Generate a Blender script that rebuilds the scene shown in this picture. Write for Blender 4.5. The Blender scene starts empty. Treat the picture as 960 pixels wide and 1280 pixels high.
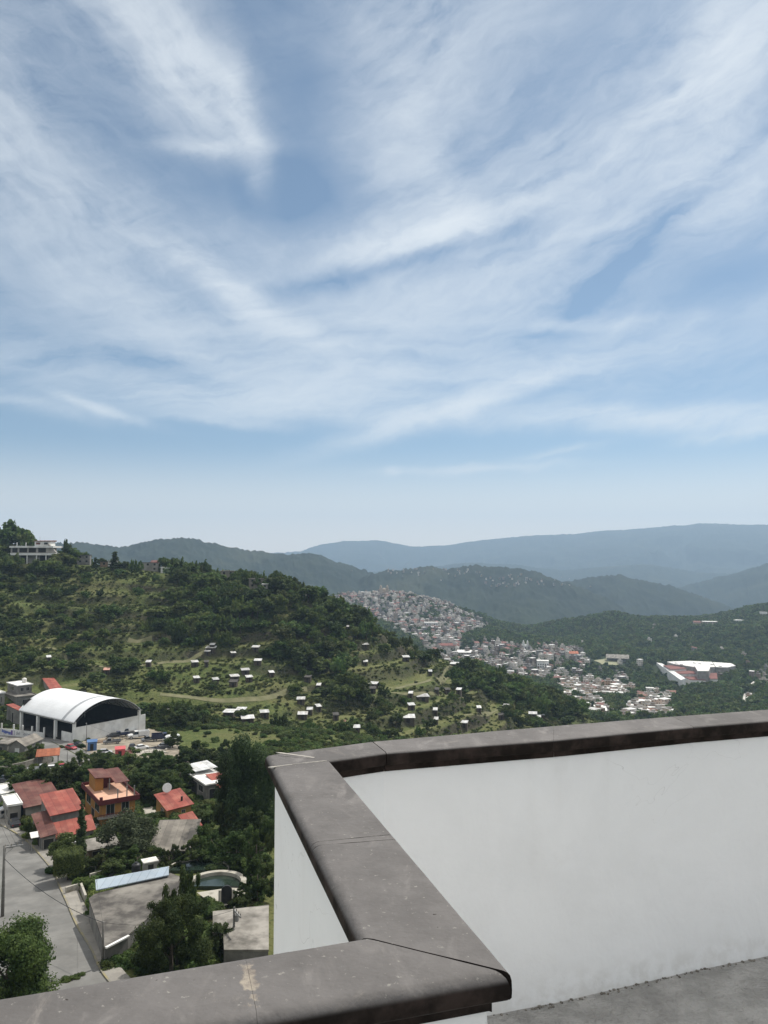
import bpy, bmesh, math, random
import numpy as np
from mathutils import Vector, Matrix

R = math.radians
sc = bpy.context.scene
COL = sc.collection

# ------------------------------------------------------------------ camera
F = 960.0                      # focal length in photo pixels (960 x 1280)
PITCH = math.atan(60 / 960)
cam_data = bpy.data.cameras.new("camera")
cam_data.sensor_fit = 'HORIZONTAL'
cam_data.sensor_width = 36.0
cam_data.lens = 36.0
cam_data.clip_start = 0.05
cam_data.clip_end = 60000
cam = bpy.data.objects.new("camera", cam_data)
COL.objects.link(cam)
cam.location = (0, 0, 0)
cam.rotation_euler = (R(90) + PITCH, 0, 0)
sc.camera = cam

# ------------------------------------------------------------------ render / exposure
sc.render.engine = 'CYCLES'
sc.view_settings.view_transform = 'Standard'
sc.view_settings.look = 'None'
sc.view_settings.exposure = 0.0
sc.view_settings.gamma = 1.0
sc.view_settings.use_curve_mapping = False
cy = sc.cycles
cy.use_denoising = True
try:
    cy.denoiser = 'OPENIMAGEDENOISE'
except Exception:
    pass
cy.use_adaptive_sampling = False
cy.max_bounces = 5
cy.diffuse_bounces = 3
cy.glossy_bounces = 2
cy.transmission_bounces = 3
cy.transparent_max_bounces = 4
cy.volume_bounces = 0
cy.caustics_reflective = False
cy.caustics_refractive = False
cy.sample_clamp_indirect = 4.0

SUN_EL, SUN_AZ = R(54), R(38)          # azimuth clockwise from +Y (ahead), to the right
SUN_DIR = Vector((math.sin(SUN_AZ) * math.cos(SUN_EL), math.cos(SUN_AZ) * math.cos(SUN_EL), math.sin(SUN_EL)))
sun_d = bpy.data.lights.new("sun", 'SUN')
sun_d.energy = 4.9
sun_d.angle = R(0.55)
sun_d.color = (1.0, 0.955, 0.88)
sun = bpy.data.objects.new("sun", sun_d)
COL.objects.link(sun)
sun.rotation_euler = (-SUN_DIR).to_track_quat('-Z', 'Y').to_euler()

# ------------------------------------------------------------------ world: sky with cirrus
def azel(px, py):
    d = Vector((px - 480, F, 0)) 
    cp, sp = math.cos(PITCH), math.sin(PITCH)
    up = 640 - py
    v = Vector((px - 480, F * cp - up * sp, F * sp + up * cp)).normalized()
    return math.atan2(v.x, v.y), math.asin(v.z)

world = bpy.data.worlds.new("World")
sc.world = world
world.use_nodes = True
def build_world():
    nt = world.node_tree
    nt.nodes.clear()
    N, L = nt.nodes.new, nt.links.new
    def math_(op, a, b=None, c=None, clamp=False):
        n = N('ShaderNodeMath'); n.operation = op; n.use_clamp = clamp
        for i, v in enumerate((a, b, c)):
            if v is None: continue
            if isinstance(v, (int, float)): n.inputs[i].default_value = v
            else: L(v, n.inputs[i])
        return n.outputs[0]
    def vmath(op, a, b=None, out=0):
        n = N('ShaderNodeVectorMath'); n.operation = op
        for i, v in enumerate((a, b)):
            if v is None: continue
            if isinstance(v, (tuple, list)): n.inputs[i].default_value = v
            else: L(v, n.inputs[i])
        return n.outputs[out]
    def mapping(vec, loc, rot, scale, typ='TEXTURE'):
        n = N('ShaderNodeMapping'); n.vector_type = typ
        L(vec, n.inputs['Vector'])
        n.inputs['Location'].default_value = loc
        n.inputs['Rotation'].default_value = rot
        n.inputs['Scale'].default_value = scale
        return n.outputs[0]
    def noise(vec, scale, detail=6, rough=0.6, dist=0.0, out='Fac'):
        n = N('ShaderNodeTexNoise'); n.noise_dimensions = '3D'
        L(vec, n.inputs['Vector'])
        n.inputs['Scale'].default_value = scale
        n.inputs['Detail'].default_value = detail
        n.inputs['Roughness'].default_value = rough
        n.inputs['Distortion'].default_value = dist
        return n.outputs[out]
    def smooth(v, a, b):
        n = N('ShaderNodeMapRange'); n.interpolation_type = 'SMOOTHSTEP'
        L(v, n.inputs['Value'])
        n.inputs['From Min'].default_value = a; n.inputs['From Max'].default_value = b
        return n.outputs[0]
    def mix(fac, a, b):
        n = N('ShaderNodeMix'); n.data_type = 'RGBA'
        if isinstance(fac, (int, float)): n.inputs[0].default_value = fac
        else: L(fac, n.inputs[0])
        for k, v in ((6, a), (7, b)):
            if isinstance(v, tuple): n.inputs[k].default_value = (*v, 1)
            else: L(v, n.inputs[k])
        return n.outputs[2]
    tc = N('ShaderNodeTexCoord').outputs['Generated']
    d = vmath('NORMALIZE', tc)
    sep = N('ShaderNodeSeparateXYZ'); L(d, sep.inputs[0])
    az = math_('ARCTAN2', sep.outputs[0], sep.outputs[1])
    el = math_('ARCSINE', sep.outputs[2])
    cmb = N('ShaderNodeCombineXYZ'); L(az, cmb.inputs[0]); L(el, cmb.inputs[1])
    ae = cmb.outputs[0]
    # wispy domain warp, in direction space
    w1 = noise(mapping(ae, (0, 0, 0), (0, 0, 0), (1, 0.55, 1)), 5.0, 5, 0.6, out='Color')
    w2 = noise(ae, 22.0, 4, 0.6, out='Color')
    warp = vmath('SUBTRACT', w1, (0.5, 0.5, 0.5))
    warp2 = vmath('SUBTRACT', w2, (0.5, 0.5, 0.5))
    n = N('ShaderNodeVectorMath'); n.operation = 'MULTIPLY_ADD'
    L(warp, n.inputs[0]); n.inputs[1].default_value = (0.10, 0.06, 0); L(ae, n.inputs[2])
    n2 = N('ShaderNodeVectorMath'); n2.operation = 'MULTIPLY_ADD'
    L(warp2, n2.inputs[0]); n2.inputs[1].default_value = (0.020, 0.013, 0); L(n.outputs[0], n2.inputs[2])
    aw = n2.outputs[0]
    blobs = CLOUDS
    total = None; low = None; wisp = None
    n3 = N('ShaderNodeVectorMath'); n3.operation = 'MULTIPLY_ADD'
    L(warp, n3.inputs[0]); n3.inputs[1].default_value = (0.05, 0.03, 0); L(ae, n3.inputs[2])
    n4 = N('ShaderNodeVectorMath'); n4.operation = 'MULTIPLY_ADD'
    L(warp2, n4.inputs[0]); n4.inputs[1].default_value = (0.022, 0.014, 0); L(n3.outputs[0], n4.inputs[2])
    aws = n4.outputs[0]
    for (px, py, ln, wd, ang, s) in blobs:
        a, e = azel(px, py)
        k = math.cos(math.atan((px - 480) / F)) ** 2 / F * 1.15
        m = mapping(aws, (a, e, 0), (0, 0, R(ang)), (ln * k, wd * k, 1))
        dd = vmath('DOT_PRODUCT', m, m, out=1)
        g = math_('POWER', 0.42, dd)
        if py > 538:
            low = math_('MULTIPLY', g, s) if low is None else math_('MULTIPLY_ADD', g, s, low)
        elif wd <= 16: wisp = math_('MULTIPLY', g, s * .9) if wisp is None else math_('MULTIPLY_ADD', g, s * .9, wisp)
        elif total is None: total = math_('MULTIPLY', g, s)
        else: total = math_('MULTIPLY_ADD', g, s * BIG, total)
    # fibrous streaks: one set falling to the right, one rising to the right
    sA = noise(mapping(aw, (0, 0, 0), (0, 0, R(-32)), (0.33, 0.105, 1)), 1.0, 9, 0.63, 0.2)
    sB = noise(mapping(aw, (3, 1, 0), (0, 0, R(24)), (0.36, 0.10, 1)), 1.0, 9, 0.63, 0.2)
    sC = noise(mapping(aw, (7, 2, 0), (0, 0, R(4)), (0.55, 0.06, 1)), 1.0, 8, 0.62, 0.2)
    fl = smooth(az, -0.30, 0.10)
    st = math_('ADD', math_('MULTIPLY', sA, math_('SUBTRACT', 1, fl)), math_('MULTIPLY', sB, fl))
    fh = smooth(el, 0.22, 0.36)
    st = math_('ADD', math_('MULTIPLY', st, fh), math_('MULTIPLY', sC, math_('SUBTRACT', 1, fh)))
    fine = noise(mapping(aw, (1, 5, 0), (0, 0, R(12)), (0.075, 0.022, 1)), 1.0, 7, 0.62, 0.5)
    broad = noise(ae, 3.2, 4, 0.55)
    veil = math_('MULTIPLY', smooth(el, 0.17, 0.24), 0.16)
    veil = math_('MULTIPLY', veil, smooth(broad, 0.3, 0.65))
    # unseen cloud cover behind the viewer, added as fill light
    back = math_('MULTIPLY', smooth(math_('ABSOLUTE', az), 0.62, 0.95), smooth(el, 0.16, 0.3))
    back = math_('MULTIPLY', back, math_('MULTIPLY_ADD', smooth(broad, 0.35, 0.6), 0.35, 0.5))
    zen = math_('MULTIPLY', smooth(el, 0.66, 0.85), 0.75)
    sepw = N('ShaderNodeSeparateXYZ'); L(aw, sepw.inputs[0])
    edge = smooth(sepw.outputs[1], 0.158, 0.205)
    dens = math_('MULTIPLY', math_('ADD', total, veil), edge)
    dens = math_('ADD', dens, low)
    stc = smooth(st, 0.33, 0.75)
    mod = math_('MULTIPLY_ADD', stc, 1.0, 0.24)
    mod = math_('MULTIPLY_ADD', math_('SUBTRACT', fine, 0.5), 0.95, mod)
    dens = math_('MULTIPLY', math_('MAXIMUM', dens, 0.0), math_('MAXIMUM', mod, 0.0))
    wm = math_('MULTIPLY_ADD', math_('SUBTRACT', fine, 0.5), 2.2, 0.85)
    dens = math_('MAXIMUM', math_('MULTIPLY_ADD', wisp, math_('MAXIMUM', wm, 0.1), dens), 0.0)
    dens = math_('SUBTRACT', 1.0, math_('POWER', 0.30, dens))
    dens = math_('MULTIPLY', dens, 0.97, clamp=True)
    sky = N('ShaderNodeTexSky'); sky.sky_type = 'NISHITA'
    sky.sun_disc = False
    sky.sun_elevation = SUN_EL
    sky.sun_rotation = SUN_AZ
    sky.altitude = 1700
    sky.air_density = 1.0
    sky.dust_density = 1.6
    sky.ozone_density = 1.2
    hs = N('ShaderNodeHueSaturation')
    hs.inputs['Hue'].default_value = SKY_HUE
    hs.inputs['Saturation'].default_value = SKY_SAT
    hs.inputs['Value'].default_value = SKY_VAL
    L(sky.outputs[0], hs.inputs['Color'])
    skc = mix(1.0, hs.outputs[0], SKY_TINT)
    skc.node.blend_type = 'MULTIPLY'
    # pale aerosol layer low over the horizon
    hz = smooth(el, 0.155, 0.0)
    hz = math_('MULTIPLY', hz, HZ_FAC)
    skc = mix(hz, skc, HZ_COL)
    col = mix(dens, skc, CLOUD_COL)
    col = mix(math_('MAXIMUM', back, zen), col, BACK_FILL_COL)
    bg = N('ShaderNodeBackground'); bg.inputs['Strength'].default_value = SKY_STRENGTH
    L(col, bg.inputs['Color'])
    out = N('ShaderNodeOutputWorld'); L(bg.outputs[0], out.inputs['Surface'])
    world.cycles.sampling_method = 'MANUAL'
    world.cycles.sample_map_resolution = 512

SKY_STRENGTH = 0.10
BIG = 0.80
SKY_HUE, SKY_SAT, SKY_VAL = 0.496, 0.86, 0.90
SKY_TINT = (0.83, 0.99, 1.06)
BACK_FILL_COL = (13.4, 13.0, 12.4)           # unseen sky overhead and behind, brightened to fill the shaded wall
HZ_COL, HZ_FAC = (14.5, 12.8, 10.8), 0.93
CLOUD_COL = (8.6, 9.1, 9.5)
# px, py, half length, half width, angle (rising right), strength: main cirrus bands
CLOUDS = [
    (190, 40, 150, 45, -45, .70), (265, 105, 60, 26, -45, .55), (304, 150, 50, 15, -72, .75), (262, 181, 50, 8, 5, .55), (240, 120, 60, 30, -50, .35),
    (40, 60, 130, 130, -30, .34), (60, 270, 230, 95, -38, .62), (220, 340, 160, 60, -30, .52),
    (315, 378, 95, 14, -28, 1.0), (90, 470, 230, 26, -9, .70), (300, 490, 220, 40, -4, .60),
    (430, 515, 110, 20, -8, .55), (500, 190, 110, 40, 66, .38), (430, 300, 90, 24, 8, .35),
    (530, 299, 100, 12, 14, 1.5), (575, 262, 40, 22, -40, .5), (700, 235, 190, 42, 12, .70), (800, 300, 200, 50, 14, .48),
    (620, 350, 190, 40, 14, .55), (560, 512, 105, 10, 17, 1.7), (640, 475, 190, 40, 4, .50),
    (850, 522, 210, 14, -3, 1.2), (860, 420, 210, 55, 5, .50), (905, 75, 130, 65, 34, 1.4), (930, 210, 70, 70, 20, .5),
    (560, 30, 150, 50, 40, .60), (640, 90, 120, 40, 45, .50), (760, 130, 190, 40, 30, .42), (430, 20, 90, 40, 10, .35), (480, 430, 200, 50, 0, .50),
    (735, 405, 60, 8, -2, .6), (545, 230, 20, 50, 15, .35), (480, 90, 160, 100, 40, .16),
    (590, 588, 80, 4.2, 2, 2.4), (700, 567, 40, 5, 8, .9), (490, 591, 9, 4, 0, 2.0),
    (940, 541, 60, 6, 4, 1.6), (40, 505, 70, 9, -10, .5), (130, 513, 44, 6, -16, 1.0), (290, 528, 60, 5, -4, .4),
    (340, 235, 95, 36, -15, -.65), (395, 80, 45, 80, 20, -.30), (610, 248, 60, 18, -45, -.25),
    (480, 330, 130, 11, 12, -.75), (765, 345, 65, 13, 38, -.6), (905, 350, 90, 26, 5, -.40),
    (690, 418, 60, 9, 4, -.35), (205, 455, 60, 13, -8, -.45), (640, 500, 70, 9, 14, -.3), (870, 250, 50, 10, 25, -.35), (120, 150, 80, 50, -30, -.15)]
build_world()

# ------------------------------------------------------------------ helpers
def rayd(px, py):
    cp, sp = math.cos(PITCH), math.sin(PITCH)
    up = 640 - py
    return Vector((px - 480, F * cp - up * sp, F * sp + up * cp)) / F

def at_y(px, py, y):            # world point seen at a photo pixel at forward distance y
    d = rayd(px, py)
    return d * (y / d.y)

def at_z(px, py, z):
    d = rayd(px, py)
    return d * (z / d.z)

def tag(o, label=None, cat=None, group=None, kind=None):
    if label: o['label'] = label
    if cat: o['category'] = cat
    if group: o['group'] = group
    if kind: o['kind'] = kind
    return o

def empty(name, loc, rz=0, label=None, cat=None, group=None):
    o = bpy.data.objects.new(name, None)
    o.empty_display_size = 0.3
    COL.objects.link(o)
    o.location = loc
    o.rotation_euler = (0, 0, rz)
    return tag(o, label, cat, group)

def np_mesh(name, verts, faces, mats=None, mat_idx=None, smooth=False):
    """verts (n,3) array, faces (m,k) array with constant k"""
    me = bpy.data.meshes.new(name)
    verts = np.asarray(verts, dtype=np.float32); faces = np.asarray(faces, dtype=np.int32)
    m, k = faces.shape
    me.vertices.add(len(verts)); me.vertices.foreach_set('co', verts.ravel())
    me.loops.add(m * k); me.loops.foreach_set('vertex_index', faces.ravel())
    me.polygons.add(m)
    me.polygons.foreach_set('loop_start', np.arange(0, m * k, k, dtype=np.int32))
    me.polygons.foreach_set('loop_total', np.full(m, k, dtype=np.int32))
    if mats:
        for mt in mats: me.materials.append(mt)
    if mat_idx is not None:
        me.polygons.foreach_set('material_index', np.asarray(mat_idx, dtype=np.int32))
    if smooth:
        me.polygons.foreach_set('use_smooth', np.ones(m, dtype=bool))
    me.update(calc_edges=True)
    return me

def obj(name, me, parent=None, loc=None, rz=None):
    o = bpy.data.objects.new(name, me)
    COL.objects.link(o)
    if parent is not None: o.parent = parent
    if loc is not None: o.location = loc
    if rz is not None: o.rotation_euler = (0, 0, rz)
    return o

class MB:
    """collects polygons, builds one mesh object"""
    def __init__(s): s.v = []; s.f = []; s.mi = []; s.cur = 0
    def m(s, i): s.cur = i; return s
    def poly(s, pts):
        b = len(s.v); s.v += [tuple(p) for p in pts]; s.f.append(tuple(range(b, b + len(pts)))); s.mi.append(s.cur); return s
    def box(s, x0, x1, y0, y1, z0, z1, mtx=None):
        c = [Vector((x, y, z)) for z in (z0, z1) for x, y in ((x0, y0), (x1, y0), (x1, y1), (x0, y1))]
        if mtx: c = [mtx @ p for p in c]
        b = len(s.v); s.v += [tuple(p) for p in c]
        for f in ((3, 2, 1, 0), (4, 5, 6, 7), (0, 1, 5, 4), (1, 2, 6, 5), (2, 3, 7, 6), (3, 0, 4, 7)):
            s.f.append(tuple(b + i for i in f)); s.mi.append(s.cur)
        return s
    def prism(s, pts, z0, z1):
        """pts counter-clockwise xy; z0/z1 numbers or per-point lists"""
        n = len(pts)
        za = z0 if isinstance(z0, (list, tuple)) else [z0] * n
        zb = z1 if isinstance(z1, (list, tuple)) else [z1] * n
        b = len(s.v)
        s.v += [(p[0], p[1], z) for p, z in zip(pts, za)] + [(p[0], p[1], z) for p, z in zip(pts, zb)]
        s.f.append(tuple(b + i for i in range(n - 1, -1, -1))); s.mi.append(s.cur)
        s.f.append(tuple(b + n + i for i in range(n))); s.mi.append(s.cur)
        for i in range(n):
            j = (i + 1) % n
            s.f.append((b + i, b + j, b + n + j, b + n + i)); s.mi.append(s.cur)
        return s
    def tube(s, pts, rad, seg=8, cap=True):
        pts = [Vector(p) for p in pts]
        rr = rad if isinstance(rad, (list, tuple)) else [rad] * len(pts)
        rings = []
        for i, p in enumerate(pts):
            t = (pts[min(i + 1, len(pts) - 1)] - pts[max(i - 1, 0)]).normalized()
            a = t.orthogonal().normalized() if abs(t.z) < .9 else t.cross(Vector((0, 1, 0))).normalized()
            bb = t.cross(a)
            b = len(s.v)
            for k in range(seg):
                an = 2 * math.pi * k / seg
                s.v.append(tuple(p + (a * math.cos(an) + bb * math.sin(an)) * rr[i]))
            rings.append(b)
        for r0, r1 in zip(rings, rings[1:]):
            for k in range(seg):
                k2 = (k + 1) % seg
                s.f.append((r0 + k, r0 + k2, r1 + k2, r1 + k)); s.mi.append(s.cur)
        if cap:
            s.f.append(tuple(rings[0] + k for k in range(seg - 1, -1, -1))); s.mi.append(s.cur)
            s.f.append(tuple(rings[-1] + k for k in range(seg))); s.mi.append(s.cur)
        return s
    def lathe(s, prof, c=(0, 0, 0), seg=16):
        """profile [(r, z)] bottom to top around a vertical axis"""
        rings = []
        for r, z in prof:
            b = len(s.v)
            for k in range(seg):
                an = 2 * math.pi * k / seg
                s.v.append((c[0] + r * math.cos(an), c[1] + r * math.sin(an), c[2] + z))
            rings.append(b)
        for r0, r1 in zip(rings, rings[1:]):
            for k in range(seg):
                k2 = (k + 1) % seg
                s.f.append((r0 + k, r0 + k2, r1 + k2, r1 + k)); s.mi.append(s.cur)
        s.f.append(tuple(rings[0] + k for k in range(seg - 1, -1, -1))); s.mi.append(s.cur)
        s.f.append(tuple(rings[-1] + k for k in range(seg))); s.mi.append(s.cur)
        return s
    def mesh(s, name, mats, smooth=False):
        me = bpy.data.meshes.new(name)
        me.from_pydata(s.v, [], s.f)
        for mt in (mats if isinstance(mats, (list, tuple)) else [mats]): me.materials.append(mt)
        me.polygons.foreach_set('material_index', s.mi)
        if smooth: me.polygons.foreach_set('use_smooth', [True] * len(s.f))
        me.update()
        return me
    def build(s, name, mats, parent=None, smooth=False):
        return obj(name, s.mesh(name, mats, smooth), parent)

def bevel(o, w=0.02, seg=2):
    md = o.modifiers.new('bevel', 'BEVEL'); md.width = w; md.segments = seg; md.limit_method = 'ANGLE'
    return o

# ------------------------------------------------------------------ materials
MATS = {}
def mat(name, c1, c2=None, scale=1.0, rough=0.85, bump=0.0, bscale=None, detail=6, metal=0.0, objcol=0.0, lo=0.35, hi=0.65,
        c3=None, s3=0.2, stretch=(1, 1, 1), spec=0.3, coord='pos', wave=None, rand=0.0, trans=0.0):
    """two-colour noise material. objcol: how much Object colour multiplies in. wave=(axis scale, strength): corrugation bump"""
    m = bpy.data.materials.new(name); m.use_nodes = True
    nt = m.node_tree; N, L = nt.nodes.new, nt.links.new
    b = nt.nodes['Principled BSDF']
    b.inputs['Roughness'].default_value = rough
    b.inputs['Metallic'].default_value = metal
    b.inputs['Specular IOR Level'].default_value = spec
    if coord == 'obj':
        vec = N('ShaderNodeTexCoord').outputs['Object']
    else:
        vec = N('ShaderNodeNewGeometry').outputs['Position']
    mp = N('ShaderNodeMapping'); mp.inputs['Scale'].default_value = stretch; L(vec, mp.inputs['Vector'])
    vec2 = mp.outputs[0]
    def noise(sc_, det, rough_=0.6):
        n = N('ShaderNodeTexNoise'); n.inputs['Scale'].default_value = sc_; n.inputs['Detail'].default_value = det
        n.inputs['Roughness'].default_value = rough_
        L(vec2, n.inputs['Vector']); return n.outputs['Fac']
    def ramp(f, a, b_):
        n = N('ShaderNodeMapRange'); n.interpolation_type = 'SMOOTHSTEP'
        n.inputs['From Min'].default_value = a; n.inputs['From Max'].default_value = b_; L(f, n.inputs['Value']); return n.outputs[0]
    def mix(f, a, c, blend='MIX'):
        n = N('ShaderNodeMix'); n.data_type = 'RGBA'; n.blend_type = blend
        if isinstance(f, (int, float)): n.inputs[0].default_value = f
        else: L(f, n.inputs[0])
        for k, v in ((6, a), (7, c)):
            if isinstance(v, tuple): n.inputs[k].default_value = (*v[:3], 1)
            else: L(v, n.inputs[k])
        return n.outputs[2]
    col = None
    if c2 is not None:
        col = mix(ramp(noise(scale, detail), lo, hi), c1, c2)
    else:
        rgb = N('ShaderNodeRGB'); rgb.outputs[0].default_value = (*c1, 1); col = rgb.outputs[0]
    if c3 is not None:
        col = mix(ramp(noise(s3, 5), 0.45, 0.7), col, c3)
    if objcol:
        oi = N('ShaderNodeObjectInfo'); col = mix(objcol, col, oi.outputs['Color'], 'MULTIPLY')
    if rand:
        oi = N('ShaderNodeObjectInfo')
        mr = N('ShaderNodeMapRange'); mr.inputs['To Min'].default_value = 1 - rand; mr.inputs['To Max'].default_value = 1 + rand
        L(oi.outputs['Random'], mr.inputs['Value'])
        hs = N('ShaderNodeHueSaturation'); L(col, hs.inputs['Color']); L(mr.outputs[0], hs.inputs['Value'])
        mr2 = N('ShaderNodeMapRange'); mr2.inputs['To Min'].default_value = 0.5 - rand * .05; mr2.inputs['To Max'].default_value = 0.5 + rand * .05
        mu = N('ShaderNodeMath'); mu.operation = 'FRACT'
        mu2 = N('ShaderNodeMath'); mu2.operation = 'MULTIPLY'; mu2.inputs[1].default_value = 7.31
        L(oi.outputs['Random'], mu2.inputs[0]); L(mu2.outputs[0], mu.inputs[0]); L(mu.outputs[0], mr2.inputs['Value'])
        L(mr2.outputs[0], hs.inputs['Hue'])
        col = hs.outputs[0]
    if wave:      # sheets of slightly different tone
        oc_ = N('ShaderNodeTexCoord').outputs['Object']
        sx = N('ShaderNodeSeparateXYZ'); L(oc_, sx.inputs[0])
        fl = N('ShaderNodeMath'); fl.operation = 'FLOOR'
        dv = N('ShaderNodeMath'); dv.operation = 'MULTIPLY'; dv.inputs[1].default_value = .95; L(sx.outputs[1 if len(wave) > 2 else 0], dv.inputs[0]); L(dv.outputs[0], fl.inputs[0])
        wn = N('ShaderNodeTexWhiteNoise'); wn.noise_dimensions = '1D'; L(fl.outputs[0], wn.inputs['W'])
        fr = N('ShaderNodeMath'); fr.operation = 'FRACT'; L(dv.outputs[0], fr.inputs[0])
        seam = N('ShaderNodeMath'); seam.operation = 'LESS_THAN'; seam.inputs[1].default_value = .09; L(fr.outputs[0], seam.inputs[0])
        mr_ = N('ShaderNodeMapRange'); mr_.inputs['To Min'].default_value = .84; mr_.inputs['To Max'].default_value = 1.10; L(wn.outputs['Value'], mr_.inputs['Value'])
        sb = N('ShaderNodeMath'); sb.operation = 'MULTIPLY_ADD'; sb.inputs[1].default_value = -.22; L(seam.outputs[0], sb.inputs[0]); L(mr_.outputs[0], sb.inputs[2])
        hs_ = N('ShaderNodeHueSaturation'); L(col, hs_.inputs['Color']); L(sb.outputs[0], hs_.inputs['Value']); col = hs_.outputs[0]
    L(col, b.inputs['Base Color'])
    h = None
    if bump:
        h = noise(bscale or scale * 4, 6)
        bp = N('ShaderNodeBump'); bp.inputs['Strength'].default_value = bump; bp.inputs['Distance'].default_value = 0.05
        L(h, bp.inputs['Height']); L(bp.outputs[0], b.inputs['Normal'])
    if wave:
        ws, wst = wave[:2]
        w = N('ShaderNodeTexWave'); w.bands_direction = 'Y' if len(wave) > 2 else 'X'; w.inputs['Scale'].default_value = ws
        oc = N('ShaderNodeTexCoord').outputs['Object']; L(oc, w.inputs['Vector'])
        bp2 = N('ShaderNodeBump'); bp2.inputs['Strength'].default_value = wst; bp2.inputs['Distance'].default_value = 0.06
        L(w.outputs['Fac'], bp2.inputs['Height'])
        if bump: L(bp.outputs[0], bp2.inputs['Normal'])
        L(bp2.outputs[0], b.inputs['Normal'])
    if trans:
        tr = N('ShaderNodeBsdfTranslucent'); L(col, tr.inputs['Color'])
        mx = N('ShaderNodeMixShader'); mx.inputs[0].default_value = trans
        L(b.outputs[0], mx.inputs[1]); L(tr.outputs[0], mx.inputs[2])
        L(mx.outputs[0], nt.nodes['Material Output'].inputs['Surface'])
    MATS[name] = m
    return m
# ------------------------------------------------------------------ terrain height
def _hash(ix, iy, seed):
    h = (ix.astype(np.int64) * 374761393 + iy.astype(np.int64) * 668265263 + seed * 974634) & 0xFFFFFFFF
    h = ((h ^ (h >> 13)) * 1274126177) & 0xFFFFFFFF
    return ((h ^ (h >> 16)) & 0xFFFF) / 65535.0

def vnoise(x, y, seed=0):
    ix = np.floor(x); iy = np.floor(y)
    fx = x - ix; fy = y - iy
    ix = ix.astype(np.int64); iy = iy.astype(np.int64)
    u = fx * fx * fx * (fx * (fx * 6 - 15) + 10); v = fy * fy * fy * (fy * (fy * 6 - 15) + 10)
    a = _hash(ix, iy, seed); b = _hash(ix + 1, iy, seed); c = _hash(ix, iy + 1, seed); d = _hash(ix + 1, iy + 1, seed)
    return (a * (1 - u) + b * u) * (1 - v) + (c * (1 - u) + d * u) * v

def fbm(x, y, octaves=4, seed=0, gain=0.5):
    t = 0; a = 1.0; s = 0
    for o in range(octaves):
        t = t + a * vnoise(x * 2 ** o + 17.3 * o, y * 2 ** o - 9.1 * o, seed + o); s += a; a *= gain
    return t / s

def sstep(a, b, x):
    t = np.clip((x - a) / (b - a), 0, 1); return t * t * (3 - 2 * t)

PLANE = lambda y: -40.5 - 0.068 * y
_cp = []                                     # control points (x, y, z)
def _c(px, py, y): _cp.append(tuple(at_y(px, py, y)))
for x in (-150, -110, -75, -45, -20):
    for y in (85, 115, 150, 190, 230, 265):
        if x > -0.62 * y - 20: _cp.append((x, y, PLANE(y)))
for x in (-300, -230): 
    for y in (120, 260): _cp.append((x, y, PLANE(y) + 6))
for p in ((0, -40, -4), (-40, -20, -6), (40, -20, -6), (0, 12, -12.5), (-40, 15, -15), (40, 15, -15), (0, 45, -36), (-50, 50, -36), (60, 50, -42),
          (30, 90, -55), (80, 120, -66), (60, 200, -78), (150, 250, -100), (0, 250, -64), (20, 180, -60), (300, 200, -90), (-120, 30, -30), (-250, 0, -25)): _cp.append(p)
# the terraced hill: foot, flank and crest, then the ground falling away behind it
for p in ((0, 850, 320), (100, 850, 325), (200, 868, 318), (290, 905, 290), (380, 912, 300), (250, 825, 365), (150, 790, 385), (0, 770, 400),
          (60, 735, 440), (160, 745, 432), (230, 775, 400), (300, 790, 395), (300, 850, 345), (400, 868, 345), (380, 800, 392), (330, 765, 410),
          (470, 900, 325), (560, 905, 345), (470, 858, 362), (540, 862, 372), (450, 825, 392), (520, 838, 402), (620, 885, 392), (680, 897, 420),
          (600, 862, 430), (440, 788, 412),
          (-160, 690, 520), (-60, 690, 505), (20, 699, 492), (70, 702, 482), (130, 710, 468), (190, 718, 458), (250, 724, 448), (320, 734, 436), (380, 750, 424),
          (430, 776, 424), (480, 802, 424), (540, 824, 436), (600, 848, 452), (660, 868, 470), (720, 890, 500)): _c(*p)
for p in ((-60, 720, 620), (70, 735, 600), (190, 755, 580), (320, 775, 560), (430, 815, 540), (540, 858, 560), (640, 890, 600),
          (-60, 760, 780), (190, 790, 780), (380, 800, 800), (500, 830, 800)): _c(*p)
# valley right of the hill, hidden behind the parapet, and the floor beyond
for p in ((800, 960, 380), (960, 950, 420), (640, 960, 330), (560, 950, 300), (800, 925, 520), (900, 920, 560), (740, 905, 560), (960, 900, 640),
          (760, 880, 780), (830, 890, 760), (700, 862, 900), (640, 838, 1050), (760, 850, 980), (800, 862, 920), (880, 868, 860), (960, 870, 820),
          (870, 846, 990), (940, 836, 1060), (800, 832, 1120), (740, 822, 1180), (690, 816, 1200), (620, 806, 1240), (560, 800, 1280), (520, 795, 1320), (560, 828, 1050),
          # town hill
          (470, 772, 1500), (540, 775, 1480), (420, 765, 1560), (600, 783, 1450), (400, 752, 1700), (440, 747, 1720), (500, 742, 1740), (545, 756, 1680),
          (590, 770, 1620), (640, 797, 1560), (500, 750, 1980), (600, 785, 1900), (420, 755, 1980),
          # wooded hill on the right
          (700, 800, 1480), (730, 780, 1560), (765, 767, 1640), (810, 773, 1600), (860, 782, 1500), (880, 783, 1420), (930, 777, 1480), (970, 766, 1520), (1060, 745, 1560),
          (880, 808, 1260), (960, 806, 1220), (790, 806, 1300), (1080, 800, 1150), (1080, 860, 850),
          (765, 785, 1950), (880, 795, 1950), (980, 775, 2000), (680, 800, 1850)): _c(*p)
for a in range(-180, 181, 20):
    for rr, z in ((2500, -235), (3300, -240)):
        _cp.append((rr * math.sin(R(a)), rr * math.cos(R(a)), z))
    if abs(a) > 45:
        for rr, z in ((500, -60), (1200, -120)): _cp.append((rr * math.sin(R(a)), rr * math.cos(R(a)), z))
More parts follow.
